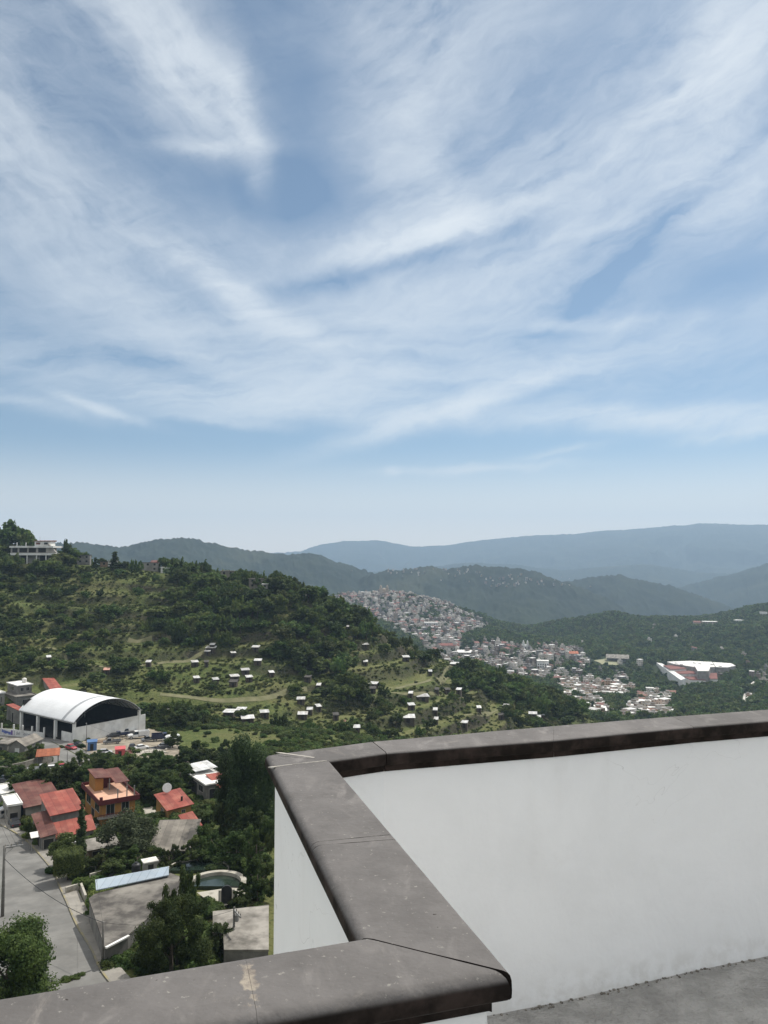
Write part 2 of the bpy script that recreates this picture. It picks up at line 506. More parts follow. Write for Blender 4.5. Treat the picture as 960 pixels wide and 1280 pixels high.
_cp = np.array(_cp)
def _phi(d2): return np.sqrt(d2 + 22.0 ** 2)
_A = _phi(((_cp[:, None, :2] - _cp[None, :, :2]) ** 2).sum(-1)) + np.eye(len(_cp)) * -0.6
_w = np.linalg.solve(_A, _cp[:, 2] + 120)

def _rbf(x, y):
    out = np.zeros_like(x)
    for i0 in range(0, x.size, 60000):
        xs = x[i0:i0 + 60000]; ys = y[i0:i0 + 60000]
        d2 = (xs[:, None] - _cp[None, :, 0]) ** 2 + (ys[:, None] - _cp[None, :, 1]) ** 2
        out[i0:i0 + 60000] = _phi(d2) @ _w - 120
    return out

# far ridges: (distance, front slope, back slope, spur size, crest pixels)
RIDGES = [
    (3050, .30, .3, 60, [(-200, 700), (60, 684), (100, 681), (150, 686), (200, 677), (230, 674), (270, 683), (310, 691), (350, 694), (390, 694), (420, 703), (455, 714), (490, 735), (560, 790), (700, 830)]),
    (2900, .30, .3, 55, [(-200, 900), (330, 840), (400, 760), (430, 738), (470, 719), (505, 714), (540, 710), (560, 714), (590, 709), (620, 711), (650, 714), (680, 722), (720, 736), (760, 752), (820, 790), (1000, 900)]),
    (3600, .30, .3, 60, [(-200, 900), (500, 800), (600, 745), (660, 733), (700, 730), (735, 724), (770, 721), (800, 727), (840, 735), (870, 745), (900, 757), (960, 780), (1200, 850)]),
    (5200, .25, .3, 110, [(-200, 900), (640, 800), (760, 752), (800, 742), (850, 734), (900, 722), (930, 713), (960, 705), (1010, 698), (1200, 700)]),
    (7000, .20, .3, 160, [(-200, 740), (400, 720), (520, 712), (580, 704), (640, 706), (700, 714), (760, 709), (810, 706), (870, 716), (960, 722), (1200, 715)]),
    (10500, .22, .3, 260, [(-300, 690), (100, 700), (300, 694), (350, 691), (375, 690), (400, 681), (430, 677), (475, 676), (500, 681), (520, 684), (560, 682), (600, 676), (650, 671), (690, 669), (720, 668), (750, 664), (780, 663), (830, 659), (880, 655), (930, 656), (960, 657), (1060, 652), (1300, 670)]),
]
_rp = []
for (rc, sf, sb, sp, pts) in RIDGES:
    az = np.array([math.atan2(p[0] - 480, F) for p in pts])
    zz = np.array([at_y(p[0], p[1], rc * math.cos(a))[2] for p, a in zip(pts, az)])
    _rp.append((rc, sf, sb, sp, az, zz))

def tread(x, y):
    """1 on the flat strip of a farm terrace, -1 on its bank, 0 elsewhere"""
    x = np.asarray(x, dtype=np.float64); y = np.asarray(y, dtype=np.float64); shp = x.shape; x = x.ravel(); y = y.ravel()
    out = np.zeros_like(x); r = np.hypot(x, y); az = np.arctan2(x, y)
    hw = sstep(285, 330, r) * (1 - sstep(455, 500, r)) * sstep(-0.55, -0.42, az) * (1 - sstep(0.25, 0.32, az))
    k = hw > 0
    if k.any():
        ph = (_rbf(x[k], y[k]) + 3.5 * (fbm(x[k] / 60, y[k] / 60, 2, 5) - .5) * 2) / 6.0
        fr = ph - np.floor(ph)
        br = sstep(.40, .52, fbm(x[k] / 48, y[k] / 48, 3, 99))
        out[k] = hw[k] * br * (sstep(.16, .26, fr) * (1 - sstep(.42, .52, fr)) - sstep(.60, .68, fr) * (1 - sstep(.92, 1, fr)))
    return out.reshape(shp)

def H(x, y):
    x = np.asarray(x, dtype=np.float64); y = np.asarray(y, dtype=np.float64)
    shp = x.shape; x = x.ravel(); y = y.ravel()
    r = np.hypot(x, y); az = np.arctan2(x, y)
    near = np.full_like(x, -235.0)
    k = r < 2600
    if k.any(): near[k] = _rbf(x[k], y[k])
    # farm terraces stepped into the near hill
    hw = sstep(285, 330, r) * (1 - sstep(455, 500, r)) * sstep(-0.55, -0.42, az) * (1 - sstep(0.25, 0.32, az))
    if (hw > 0).any():
        ph = (near + 3.5 * (fbm(x / 60, y / 60, 2, 5) - .5) * 2) / 6.0
        fr = ph - np.floor(ph)
        stepped = near + 6.0 * (sstep(0.5, 1.0, fr) - fr) * 0.95
        near = near * (1 - hw) + stepped * hw
    near = near + sstep(300, 420, r) * (fbm(x / 45, y / 45, 3, 11) - .5) * 7 + sstep(700, 1100, r) * (fbm(x / 160, y / 160, 3, 3) - .5) * 26
    base = -262 + (fbm(x / 900, y / 900, 3, 8) - .5) * 60
    far = base
    for i, (rc, sf, sb, sp, raz, rz) in enumerate(_rp):
        zc = np.interp(az, raz, rz)
        d = rc - r
        sp_n = np.abs(fbm(az * rc / (sp * 5.0) + (fbm(x / 700, y / 700, 3, 40 + i) - .5) * 2.0, r / (sp * 16.0), 4, 20 + i) - .5) * 2
        fall = np.where(d > 0, d * sf, -d * sb)
        amp = sp * np.clip(np.abs(d) / (rc * .12), 0, 1.4)
        rnd = 0.012 * rc * (np.sqrt(1 + (d / (rc * 0.012)) ** 2) - 1) / np.maximum(np.abs(d), 1) 
        far = np.maximum(far, zc - fall * rnd - amp * (sp_n - 0.12) * (.75 if rc < 4000 else 1.15) + (fbm(x / 90, y / 90, 3, 60 + i) - .5) * 16)
    w = sstep(1950, 2450, r)
    z = near * (1 - w) + far * w
    # canopy relief of the far woods
    cw = sstep(1900, 2300, r)
    if (cw > 0).any():
        z = z + cw * (vnoise(x / 9, y / 9, 77) ** 2 * 9 + vnoise(x / 23, y / 23, 78) * 8)
    return z.reshape(shp)

_T = 30 * 1.0035 ** np.arange(1760)
def pick(px, py, tmin=40.0):
    """ground point seen at a photo pixel (the first hit of its ray with the terrain)"""
    d = rayd(px, py)
    t = _T[_T > tmin]
    zr = t * d.z
    hz = H(t * d.x, t * d.y)
    i = np.argmax(zr < hz)
    if not (zr < hz).any(): i = len(t) - 1
    if i > 0:
        a, b = zr[i - 1] - hz[i - 1], zr[i] - hz[i]
        tt = t[i - 1] + (t[i] - t[i - 1]) * a / (a - b)
    else: tt = t[0]
    p = d * tt
    return Vector((p.x, p.y, float(H(np.array([p.x]), np.array([p.y]))[0])))

def gz(x, y): return float(H(np.array([x]), np.array([y]))[0])

def build_ground():
    a_front = np.arange(-32, 32.001, 0.09)
    a_side = np.concatenate([np.arange(-180, -32, 2.0), a_front, np.arange(32.5, 180, 2.0)])
    az = np.radians(a_side)
    rr = [3.0]
    while rr[-1] < 12050:
        q = rr[-1]
        rr.append(q * (1.02 if q < 60 else 1.0058 if q < 3400 else 1.009))
    rr = np.array(rr)
    A, RR = np.meshgrid(az, rr)
    X = RR * np.sin(A); Y = RR * np.cos(A)
    Z = H(X, Y)
    na, nr = len(az), len(rr)
    V = np.stack([X, Y, Z], -1).reshape(-1, 3)
    i = np.arange(nr - 1)[:, None] * na; j = np.arange(na)[None, :]
    j2 = (j + 1) % na
    Fc = np.stack([i + j, i + j2, i + na + j2, i + na + j], -1).reshape(-1, 4)[:, ::-1]
    me = np_mesh('terrain', V, Fc, [ground_material()], smooth=True)
    at = me.attributes.new('tread', 'FLOAT', 'POINT'); at.data.foreach_set('value', tread(X, Y).ravel().astype(np.float32))
    o = obj('terrain', me)
    o['kind'] = 'structure'
    # a low cap under the viewpoint closes the middle
    return o

def ground_material():
    m = bpy.data.materials.new('hillside'); m.use_nodes = True
    nt = m.node_tree; N, L = nt.nodes.new, nt.links.new
    b = nt.nodes['Principled BSDF']; b.inputs['Roughness'].default_value = 0.95; b.inputs['Specular IOR Level'].default_value = 0.1
    g = N('ShaderNodeNewGeometry')
    pos = g.outputs['Position']
    def noise(s, det=6, rough=.6):
        n = N('ShaderNodeTexNoise'); n.inputs['Scale'].default_value = s; n.inputs['Detail'].default_value = det; n.inputs['Roughness'].default_value = rough
        L(pos, n.inputs['Vector']); return n.outputs['Fac']
    def ramp(f, a, c):
        n = N('ShaderNodeMapRange'); n.interpolation_type = 'SMOOTHSTEP'; n.inputs['From Min'].default_value = a; n.inputs['From Max'].default_value = c
        L(f, n.inputs['Value']); return n.outputs[0]
    def mix(f, a, c):
        n = N('ShaderNodeMix'); n.data_type = 'RGBA'; L(f, n.inputs[0])
        for k, v in ((6, a), (7, c)):
            if isinstance(v, tuple): n.inputs[k].default_value = (*v, 1)
            else: L(v, n.inputs[k])
        return n.outputs[2]
    def mul(a, c):
        n = N('ShaderNodeMath'); n.operation = 'MULTIPLY'; L(a, n.inputs[0]); L(c, n.inputs[1]); return n.outputs[0]
    grass = mix(ramp(noise(.45), .38, .62), (.064, .086, .026), (.100, .116, .038))
    grass = mix(ramp(noise(.035), .40, .64), grass, (.112, .114, .045))
    grass = mix(ramp(noise(1.3), .50, .70), grass, (.026, .038, .013))
    sl = N('ShaderNodeSeparateXYZ'); L(g.outputs['Normal'], sl.inputs[0])
    steep = ramp(sl.outputs[2], .90, .72)
    earth = mix(ramp(noise(.8), .4, .6), (.030, .028, .019), (.062, .054, .038))
    col = mix(mul(steep, ramp(noise(.06), .32, .58)), grass, earth)
    atn = N('ShaderNodeAttribute'); atn.attribute_name = 'tread'
    col = mix(mul(ramp(atn.outputs['Fac'], .1, .9), ramp(noise(.25), .25, .55)), col, mix(ramp(noise(.7), .4, .6), (.105, .118, .042), (.150, .148, .070)))
    ngv = N('ShaderNodeMath'); ngv.operation = 'MULTIPLY'; L(atn.outputs['Fac'], ngv.inputs[0]); ngv.inputs[1].default_value = -.75
    col = mix(ngv.outputs[0], col, mix(ramp(noise(.6), .4, .62), (.030, .038, .016), (.058, .056, .034)))
    wood = mix(ramp(noise(.02), .4, .6), (.016, .026, .011), (.028, .040, .017))
    wood = mix(ramp(noise(.11), .45, .7), wood, (.038, .050, .022))
    wood = mix(ramp(noise(.0035), .5, .68), wood, (.046, .056, .028))
    ln = N('ShaderNodeVectorMath'); ln.operation = 'LENGTH'; L(pos, ln.inputs[0])
    hazed_wood = mix(ramp(noise(.012), .4, .62), (.013, .022, .015), (.024, .034, .022))  # haze tint put into the colour: far woods darker and bluer
    hazed_wood = mix(ramp(noise(.0028), .52, .66), hazed_wood, (.040, .048, .030))
    wood = mix(ramp(ln.outputs[1], 2150, 2700), wood, hazed_wood)
    col = mix(ramp(ln.outputs[1], 560, 760), col, wood)
    col = mix(ramp(ln.outputs[1], 30, 22), col, (.34, .325, .30))        # unseen pale ground round the building, added against green bounce on the wall
    L(col, b.inputs['Base Color'])
    bp = N('ShaderNodeBump'); bp.inputs['Strength'].default_value = 1.0; bp.inputs['Distance'].default_value = .5
    L(noise(1.1, 5), bp.inputs['Height']); L(bp.outputs[0], b.inputs['Normal'])
    return m

ground = build_ground()

# ------------------------------------------------------------------ air
def build_haze():
    m = bpy.data.materials.new('air'); m.use_nodes = True
    nt = m.node_tree
    nt.nodes.remove(nt.nodes['Principled BSDF'])
    v = nt.nodes.new('ShaderNodeVolumePrincipled')
    v.inputs['Color'].default_value = HAZE_COL
    v.inputs['Density'].default_value = HAZE_DENSITY
    v.inputs['Anisotropy'].default_value = HAZE_ANISO
    nt.links.new(v.outputs[0], nt.nodes['Material Output'].inputs['Volume'])
    S = 12200
    b = MB().box(-S, S, -S, S, -420, 720)
    o = b.build('haze', m)
    tag(o, 'thin blue haze filling the valley air', None, None, 'stuff')
    return o
HAZE_COL = (0.49, 0.68, 0.90, 1)
HAZE_DENSITY = 1.2e-4
HAZE_ANISO = 0.2
haze = build_haze()
# ------------------------------------------------------------------ the terrace with its parapet
CAPZ, FLOORZ = -0.63, -1.537
def capxy(px, py):
    p = at_z(px, py, CAPZ); return Vector((p.x, p.y))
O1, O2, I1, I2 = capxy(445, 1169), capxy(331, 943), capxy(641, 1217), capxy(413, 951)
O0 = capxy(0, 1241); I0 = capxy(290, 1278)
dO = (O0 - O1).normalized()
O0 = O1 + dO * 2.2; I0 = I1 + dO * 2.2
OF = [capxy(478, 924.5), capxy(692, 906), capxy(838, 894.5), capxy(960, 885.5)]
IF = [capxy(482, 941), capxy(692, 925), capxy(867, 908.5), capxy(960, 901)]
e1 = (OF[3] - OF[2]).normalized(); e2 = (OF[3] - OF[1]).normalized()
OF += [OF[3] + e1 * 0.9, OF[3] + e1 * 0.9 + e2 * 1.2]
IF += [IF[3] + e1 * 0.9, IF[3] + e1 * 0.9 + e2 * 1.2]

def stone_mat(name):
    m = bpy.data.materials.new(name); m.use_nodes = True
    nt = m.node_tree; N, L = nt.nodes.new, nt.links.new
    b = nt.nodes['Principled BSDF']; b.inputs['Roughness'].default_value = .82; b.inputs['Specular IOR Level'].default_value = .16
    tc = N('ShaderNodeTexCoord').outputs['Object']
    oi = N('ShaderNodeObjectInfo')
    def noise(s, det=6, rough=.6, vec=None, dist=0):
        n = N('ShaderNodeTexNoise'); n.inputs['Scale'].default_value = s; n.inputs['Detail'].default_value = det; n.inputs['Roughness'].default_value = rough
        n.inputs['Distortion'].default_value = dist
        L(vec or tc, n.inputs['Vector']); return n.outputs['Fac']
    def ramp(f, a, c):
        n = N('ShaderNodeMapRange'); n.interpolation_type = 'SMOOTHSTEP'; n.inputs['From Min'].default_value = a; n.inputs['From Max'].default_value = c
        L(f, n.inputs['Value']); return n.outputs[0]
    def mix(f, a, c, bl='MIX'):
        n = N('ShaderNodeMix'); n.data_type = 'RGBA'; n.blend_type = bl
        if isinstance(f, (int, float)): n.inputs[0].default_value = f
        else: L(f, n.inputs[0])
        for k, v in ((6, a), (7, c)):
            if isinstance(v, tuple): n.inputs[k].default_value = (*v, 1)
            else: L(v, n.inputs[k])
        return n.outputs[2]
    mp = N('ShaderNodeMapping'); mp.inputs['Scale'].default_value = (1, .35, 1); mp.inputs['Rotation'].default_value = (0, 0, .5); L(tc, mp.inputs['Vector'])
    col = mix(ramp(noise(5, 7, .65), .35, .65), STONE_A, STONE_B)
    col = mix(ramp(noise(16, 5, .6, mp.outputs[0], .6), .52, .75), col, STONE_C)
    col = mix(ramp(noise(90, 4), .64, .72), col, (.24, .23, .21))
    col = mix(ramp(noise(3.2, 8, .75, None, 1.2), .58, .72), col, (.205, .188, .172))
    col = mix(ramp(noise(2.3, 7, .7, None, .8), .34, .24), col, (.080, .072, .067))
    col = mix(ramp(noise(24, 8, .8), .62, .74), col, (.215, .20, .18))
    col = mix(ramp(noise(60, 3), .27, .22), col, (.03, .025, .022))
    # mended joint: a pale mortar smear of irregular outline across one stone
    gp = N('ShaderNodeNewGeometry')
    s0, s1 = capxy(309, 1196), capxy(320, 1266)
    mid = (s0 + s1) / 2; dv = s1 - s0
    mpp = N('ShaderNodeMapping'); mpp.vector_type = 'TEXTURE'; L(gp.outputs['Position'], mpp.inputs['Vector'])
    mpp.inputs['Location'].default_value = (mid.x, mid.y, CAPZ); mpp.inputs['Rotation'].default_value = (0, 0, math.atan2(dv.y, dv.x)); mpp.inputs['Scale'].default_value = (dv.length * .52, .017, .02)
    ln = N('ShaderNodeVectorMath'); ln.operation = 'LENGTH'; L(mpp.outputs[0], ln.inputs[0])
    ad = N('ShaderNodeMath'); ad.operation = 'MULTIPLY_ADD'; L(noise(26, 6, .7), ad.inputs[0]); ad.inputs[1].default_value = 3.2; L(ln.outputs[1], ad.inputs[2])
    col = mix(ramp(ad.outputs[0], 2.45, 2.15), col, mix(ramp(noise(55, 6, .7), .35, .65), (.15, .13, .115), (.30, .265, .215)))
    # moulded edge below the weathered top: brown, darkened to paint in its shade
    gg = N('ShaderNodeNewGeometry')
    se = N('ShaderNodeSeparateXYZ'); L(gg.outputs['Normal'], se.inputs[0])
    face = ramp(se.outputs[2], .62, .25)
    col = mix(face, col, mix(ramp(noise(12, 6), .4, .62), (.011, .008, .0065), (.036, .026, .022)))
    mr = N('ShaderNodeMapRange'); mr.inputs['To Min'].default_value = .90; mr.inputs['To Max'].default_value = 1.08; L(oi.outputs['Random'], mr.inputs['Value'])
    hs = N('ShaderNodeHueSaturation'); L(col, hs.inputs['Color']); L(mr.outputs[0], hs.inputs['Value'])
    L(hs.outputs[0], b.inputs['Base Color'])
    bp = N('ShaderNodeBump'); bp.inputs['Strength'].default_value = .45; bp.inputs['Distance'].default_value = .004
    L(noise(70, 6, .7), bp.inputs['Height']); 
    bp2 = N('ShaderNodeBump'); bp2.inputs['Strength'].default_value = .6; bp2.inputs['Distance'].default_value = .014
    L(noise(9, 4), bp2.inputs['Height']); L(bp.outputs[0], bp2.inputs['Normal']); L(bp2.outputs[0], b.inputs['Normal'])
    return m
STONE_A, STONE_B, STONE_C = (.105, .099, .096), (.141, .133, .129), (.180, .169, .162)
M_stone = stone_mat('weathered_stone')
def plaster_mat():
    m = bpy.data.materials.new('white_plaster'); m.use_nodes = True
    nt = m.node_tree; N, L = nt.nodes.new, nt.links.new
    b = nt.nodes['Principled BSDF']; b.inputs['Roughness'].default_value = .85; b.inputs['Specular IOR Level'].default_value = .2
    pos = N('ShaderNodeNewGeometry').outputs['Position']
    def noise(s, det=6, rough=.6, st=None, dist=0):
        v = pos
        if st:
            mp = N('ShaderNodeMapping'); mp.inputs['Scale'].default_value = st; L(pos, mp.inputs['Vector']); v = mp.outputs[0]
        n = N('ShaderNodeTexNoise'); n.inputs['Scale'].default_value = s; n.inputs['Detail'].default_value = det; n.inputs['Roughness'].default_value = rough; n.inputs['Distortion'].default_value = dist
        L(v, n.inputs['Vector']); return n.outputs['Fac']
    def ramp(f, a, c):
        n = N('ShaderNodeMapRange'); n.interpolation_type = 'SMOOTHSTEP'; n.inputs['From Min'].default_value = a; n.inputs['From Max'].default_value = c
        L(f, n.inputs['Value']); return n.outputs[0]
    def mix(f, a, c):
        n = N('ShaderNodeMix'); n.data_type = 'RGBA'; L(f, n.inputs[0])
        for k, v in ((6, a), (7, c)):
            if isinstance(v, tuple): n.inputs[k].default_value = (*v, 1)
            else: L(v, n.inputs[k])
        return n.outputs[2]
    def mul(a, k):
        n = N('ShaderNodeMath'); n.operation = 'MULTIPLY'; L(a, n.inputs[0])
        if isinstance(k, float): n.inputs[1].default_value = k
        else: L(k, n.inputs[1])
        return n.outputs[0]
    col = mix(ramp(noise(1.6, 6, .65, dist=.4), .35, .65), (.80, .80, .79), (.845, .845, .835))
    col = mix(mul(ramp(noise(5, 6, .7), .55, .72), .35), col, (.74, .735, .715))                      # scuffs
    streak = ramp(noise(6.5, 5, .6, (1, 1, .07)), .52, .74)
    se = N('ShaderNodeSeparateXYZ'); L(pos, se.inputs[0])
    col = mix(mul(mul(streak, ramp(se.outputs[2], -1.25, -.72)), .22), col, (.66, .65, .62))           # runs of rain under the coping
    low = ramp(se.outputs[2], FLOORZ + .14, FLOORZ + .01)
    col = mix(mul(low, ramp(noise(14, 5), .35, .65)), col, (.70, .69, .665))                          # splash line
    crack = noise(2.2, 3, .5, dist=1.6)
    ab = N('ShaderNodeMath'); ab.operation = 'SUBTRACT'; L(crack, ab.inputs[0]); ab.inputs[1].default_value = .5
    ac = N('ShaderNodeMath'); ac.operation = 'ABSOLUTE'; L(ab.outputs[0], ac.inputs[0])
    col = mix(mul(mul(ramp(ac.outputs[0], .0022, .0006), ramp(noise(1.1, 2), .5, .62)), .55), col, (.5, .49, .47))
    L(col, b.inputs['Base Color'])
    b1 = N('ShaderNodeBump'); b1.inputs['Strength'].default_value = .12; b1.inputs['Distance'].default_value = .01; L(noise(55, 4), b1.inputs['Height'])
    b2 = N('ShaderNodeBump'); b2.inputs['Strength'].default_value = .22; b2.inputs['Distance'].default_value = .03; L(noise(5, 4, .5, (1, 1, .6), .8), b2.inputs['Height']); L(b1.outputs[0], b2.inputs['Normal'])
    L(b2.outputs[0], b.inputs['Normal'])
    return m
M_plaster = plaster_mat()
M_floor = mat('terrace_concrete', (.40, .39, .37), (.54, .525, .50), 9, .9, 1.0, 38, c3=(.29, .28, .265), s3=3)
M_mortar = mat('mortar', (.30, .28, .25), (.42, .40, .36), 30, .95, .5, 60)
M_darkjoint = mat('joint_gap', (.03, .028, .026), (.05, .045, .04), 20, .95)

parapet = empty('parapet_wall', (0, 0, FLOORZ), 0, 'white plastered terrace parapet with brown stone coping around the viewpoint', 'parapet')

def perp_w(o, i, t):            # perpendicular width of the cap at a station
    w = i - o; return abs(w.x * t.y - w.y * t.x)
PROFILE = [(.030, -.062), (.022, -.062), (.022, -.044), (.016, -.040), (.004, -.040), (.0006, -.036), (0, -.027), (.0012, -.017), (.005, -.0085), (.011, -.003), (.017, -.0008), (.024, 0)]
PROFILE_IN = [(.034, -.066), (.024, -.066), (.024, -.050), (.018, -.044), (.003, -.041), (.0005, -.037), (0, -.026), (.0004, -.012), (.0022, -.0045), (.0055, -.0012), (.010, 0)]
def coping(name, A, B, g0=.0015, g1=.0015, nsub=6, inner=None):
    """one stone between stations A=(o,i) and B=(o,i)"""
    st = []
    t = (B[0] - A[0] + B[1] - A[1]).normalized()
    L_ = (B[0] - A[0] + B[1] - A[1]).length / 2
    rnd = random.Random(name + str(A))
    ks = [g0 / L_] + [k / nsub for k in range(1, nsub)] + [1 - g1 / L_]
    mb = MB(); rings = []
    for k in ks:
        o = A[0].lerp(B[0], k); i = A[1].lerp(B[1], k)
        w = (i - o); pw = perp_w(o, i, t); 
        row = []
        for s, z in PROFILE: row.append((o + w * (s / pw), z))
        nmid = 5
        s0 = PROFILE[-1][0] / pw
        for q in range(1, nmid): row.append((o + w * (s0 + (1 - 2 * s0) * q / nmid), 0.0))
        for s, z in reversed(PROFILE_IN if inner is None else inner): row.append((i - w * (s / pw), z))
        b = len(mb.v)
        for p, z in row: mb.v.append((p.x, p.y, CAPZ + z + (rnd.random() - .5) * .0007))
        rings.append((b, len(row)))
    for (b0, n), (b1, _) in zip(rings, rings[1:]):
        for q in range(n - 1):
            mb.f.append((b0 + q, b1 + q, b1 + q + 1, b0 + q + 1)); mb.mi.append(0)
        mb.f.append((b0 + n - 1, b1 + n - 1, b1, b0)); mb.mi.append(0)
    b, n = rings[0]; mb.poly([mb.v[b + q] for q in range(n)])
    b, n = rings[-1]; mb.poly([mb.v[b + q] for q in range(n - 1, -1, -1)])
    me = mb.mesh(name, M_stone)
    bm = bmesh.new(); bm.from_mesh(me); bmesh.ops.recalc_face_normals(bm, faces=bm.faces); bm.to_mesh(me); bm.free()
    me.polygons.foreach_set('use_smooth', [len(p.vertices) == 4 for p in me.polygons])
    o = obj(name, me, parapet, (0, 0, -FLOORZ))
    wn = o.modifiers.new('weighted_normal', 'WEIGHTED_NORMAL'); wn.mode = 'FACE_AREA'; wn.weight = 80
    return o
def lerp2(A, B, k): return (A[0].lerp(B[0], k), A[1].lerp(B[1], k))
S_near0, S_near1 = (O0, I0), (O1, I1)
S_mid1 = (O2, I2)
# near leg: joint at the pale mended patch, then the mitre at the corner
kj = 0.60
Sj = (capxy(306, 1192.5), capxy(322, 1272))
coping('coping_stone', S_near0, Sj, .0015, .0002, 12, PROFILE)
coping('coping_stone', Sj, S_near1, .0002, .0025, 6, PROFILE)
def split_at(A, B, po, pi):     # station through two photo points
    def on(p, a, b):
        d = (b - a); return a + d * ((p - a).dot(d) / d.dot(d))
    return (on(capxy(*po), O1, O2), on(capxy(*pi), I1, I2))
Sm_a = split_at(None, None, (392, 1052.5), (492, 1043)); Sm_b = split_at(None, None, (396, 1056.5), (500, 1048.5))
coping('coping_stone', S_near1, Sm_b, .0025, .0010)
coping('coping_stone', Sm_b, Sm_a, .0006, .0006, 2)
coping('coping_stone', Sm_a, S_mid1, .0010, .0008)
prev = S_mid1
gaps = [.0015, .0004, .0005, .0005, .0005, .0005]
fs = list(zip(OF, IF))
fs[0] = (capxy(464, 925.6), capxy(483, 941))
for q, s_ in enumerate(fs):
    if q == 3 : continue
    coping('coping_stone', prev, s_, gaps[max(0, q - 1)] if q else .0008, gaps[q] if q < 6 else .001, 6)
    prev = s_

# plaster wall under the coping: three runs, inner face set back under the moulding
def inset(o, i, t, a):
    w = i - o; pw = perp_w(o, i, t); return o + w * (a / pw), i - w * (a / pw)
def wall_run(name, sts, zb, mat_, a=.031, ztop=CAPZ - .060, parent=parapet, closed_ends=True):
    outs, ins = [], []
    for k, (o, i) in enumerate(sts):
        A = sts[max(k - 1, 0)]; B = sts[min(k + 1, len(sts) - 1)]
        if k == 0: t = (sts[1][0] - o).normalized()
        elif k == len(sts) - 1: t = (o - sts[k - 1][0]).normalized()
        else: t = (B[0] - A[0]).normalized()
        p, q = inset(o, i, t, a); outs.append(p); ins.append(q)
    pts = [(p.x, p.y) for p in outs] + [(p.x, p.y) for p in reversed(ins)]
    mb = MB().prism(pts, zb, ztop)
    me = mb.mesh(name, mat_)
    bm = bmesh.new(); bm.from_mesh(me); bmesh.ops.recalc_face_normals(bm, faces=bm.faces); bm.to_mesh(me); bm.free()
    return obj(name, me, parent, (0, 0, -FLOORZ)), outs, ins
sh = .0015
_, near_o, near_i = wall_run('plaster_wall', [S_near0, S_near1], FLOORZ - .2, M_plaster)
_, mid_o, mid_i = wall_run('plaster_wall', [S_near1, S_mid1], FLOORZ - .2, M_plaster)
_, far_o, far_i = wall_run('plaster_wall', [S_mid1] + [s for q, s in enumerate(fs) if q != 3], FLOORZ - .2, M_plaster)
# dark bedding under the open joints
wall_run('bedding_mortar', [S_near0, S_near1], CAPZ - .0595, M_darkjoint, .06, CAPZ - .028)
wall_run('bedding_mortar', [S_near1, S_mid1], CAPZ - .0595, M_darkjoint, .06, CAPZ - .028)
wall_run('bedding_mortar', [S_mid1] + [s for q, s in enumerate(fs) if q != 3], CAPZ - .0595, M_darkjoint, .06, CAPZ - .012)

def patch(name, px_pts, mat_, lift=.0012, parent=parapet):
    """thin smear of mortar lying on the coping"""
    c = [capxy(*p) for p in px_pts]
    mb = MB().prism([(p.x, p.y) for p in c], CAPZ - .002, CAPZ + lift)
    me = mb.mesh(name, mat_)
    bm = bmesh.new(); bm.from_mesh(me); bmesh.ops.recalc_face_normals(bm, faces=bm.faces); bm.to_mesh(me); bm.free()
    return obj(name, me, parent, (0, 0, -FLOORZ))
M_mend = bpy.data.materials.new('mortar_stain'); M_mend.use_nodes = True
def _mend():
    nt = M_mend.node_tree; N, L = nt.nodes.new, nt.links.new
    b = nt.nodes['Principled BSDF']; b.inputs['Roughness'].default_value = .9
    tc = N('ShaderNodeTexCoord').outputs['Object']
    n = N('ShaderNodeTexNoise'); n.inputs['Scale'].default_value = 42; n.inputs['Detail'].default_value = 7; n.inputs['Roughness'].default_value = .7; L(tc, n.inputs['Vector'])
    r = N('ShaderNodeMapRange'); r.inputs['From Min'].default_value = .44; r.inputs['From Max'].default_value = .56; L(n.outputs['Fac'], r.inputs['Value'])
    mx = N('ShaderNodeMix'); mx.data_type = 'RGBA'; L(r.outputs[0], mx.inputs[0]); mx.inputs[6].default_value = (.12, .105, .098, 1); mx.inputs[7].default_value = (.27, .235, .19, 1)
    L(mx.outputs[2], b.inputs['Base Color'])
_mend()
patch('mortar_stain', [(345, 940.6), (352, 940.8), (394, 946.9), (391, 947.5), (350, 941.8)], mat('pale_mortar', (.30, .28, .25), (.40, .375, .335), 60, .9), .0010)
patch('mortar_stain', [(335, 959.0), (350, 957.2), (405, 950.8), (409, 951.3), (372, 954.9), (340, 959.6)], MATS['mortar'], .0010)

# terrace floor and the building under it
fl = [near_i[0], near_i[-1], mid_i[-1]] + far_i[1:] 
pts = [(p.x, p.y) for p in fl] + [(far_i[-1].x + 1, -3.0), (near_i[0].x, -3.0)]
def fl_mesh():
    # displaced grid sheet, trimmed to the terrace outline by building it as a fan of fine strips
    me = MB().prism(pts, FLOORZ - .18, FLOORZ).mesh('terrace_floor', M_floor)
    bm = bmesh.new(); bm.from_mesh(me); bmesh.ops.recalc_face_normals(bm, faces=bm.faces); bm.to_mesh(me); bm.free()
    return me
o = obj('terrace_floor', fl_mesh()); o['kind'] = 'structure'
# grit along the foot of the wall
mb = MB(); rnd = random.Random(4)
for q in range(len(far_i) - 1):
    a, b = far_i[q], far_i[q + 1]; L_ = (b - a).length; n_ = int(L_ * 70)
    t = (b - a).normalized(); nn = Vector((t.y, -t.x))
    for k in range(n_):
        p = a.lerp(b, rnd.random()) + nn * (abs(rnd.gauss(0, .007)) + .003)
        s = rnd.uniform(.0015, .005); an = rnd.random() * 3
        M_ = Matrix.Translation((p.x, p.y, FLOORZ)) @ Matrix.Rotation(an, 4, 'Z')
        mb.box(-s, s, -s * .7, s * .7, -.001, s * .9, M_)
o = mb.build('floor_grit', mat('grit', (.12, .11, .095), (.24, .225, .195), 50, .95)); tag(o, 'dark grit along the foot of the white wall', None, None, 'stuff')

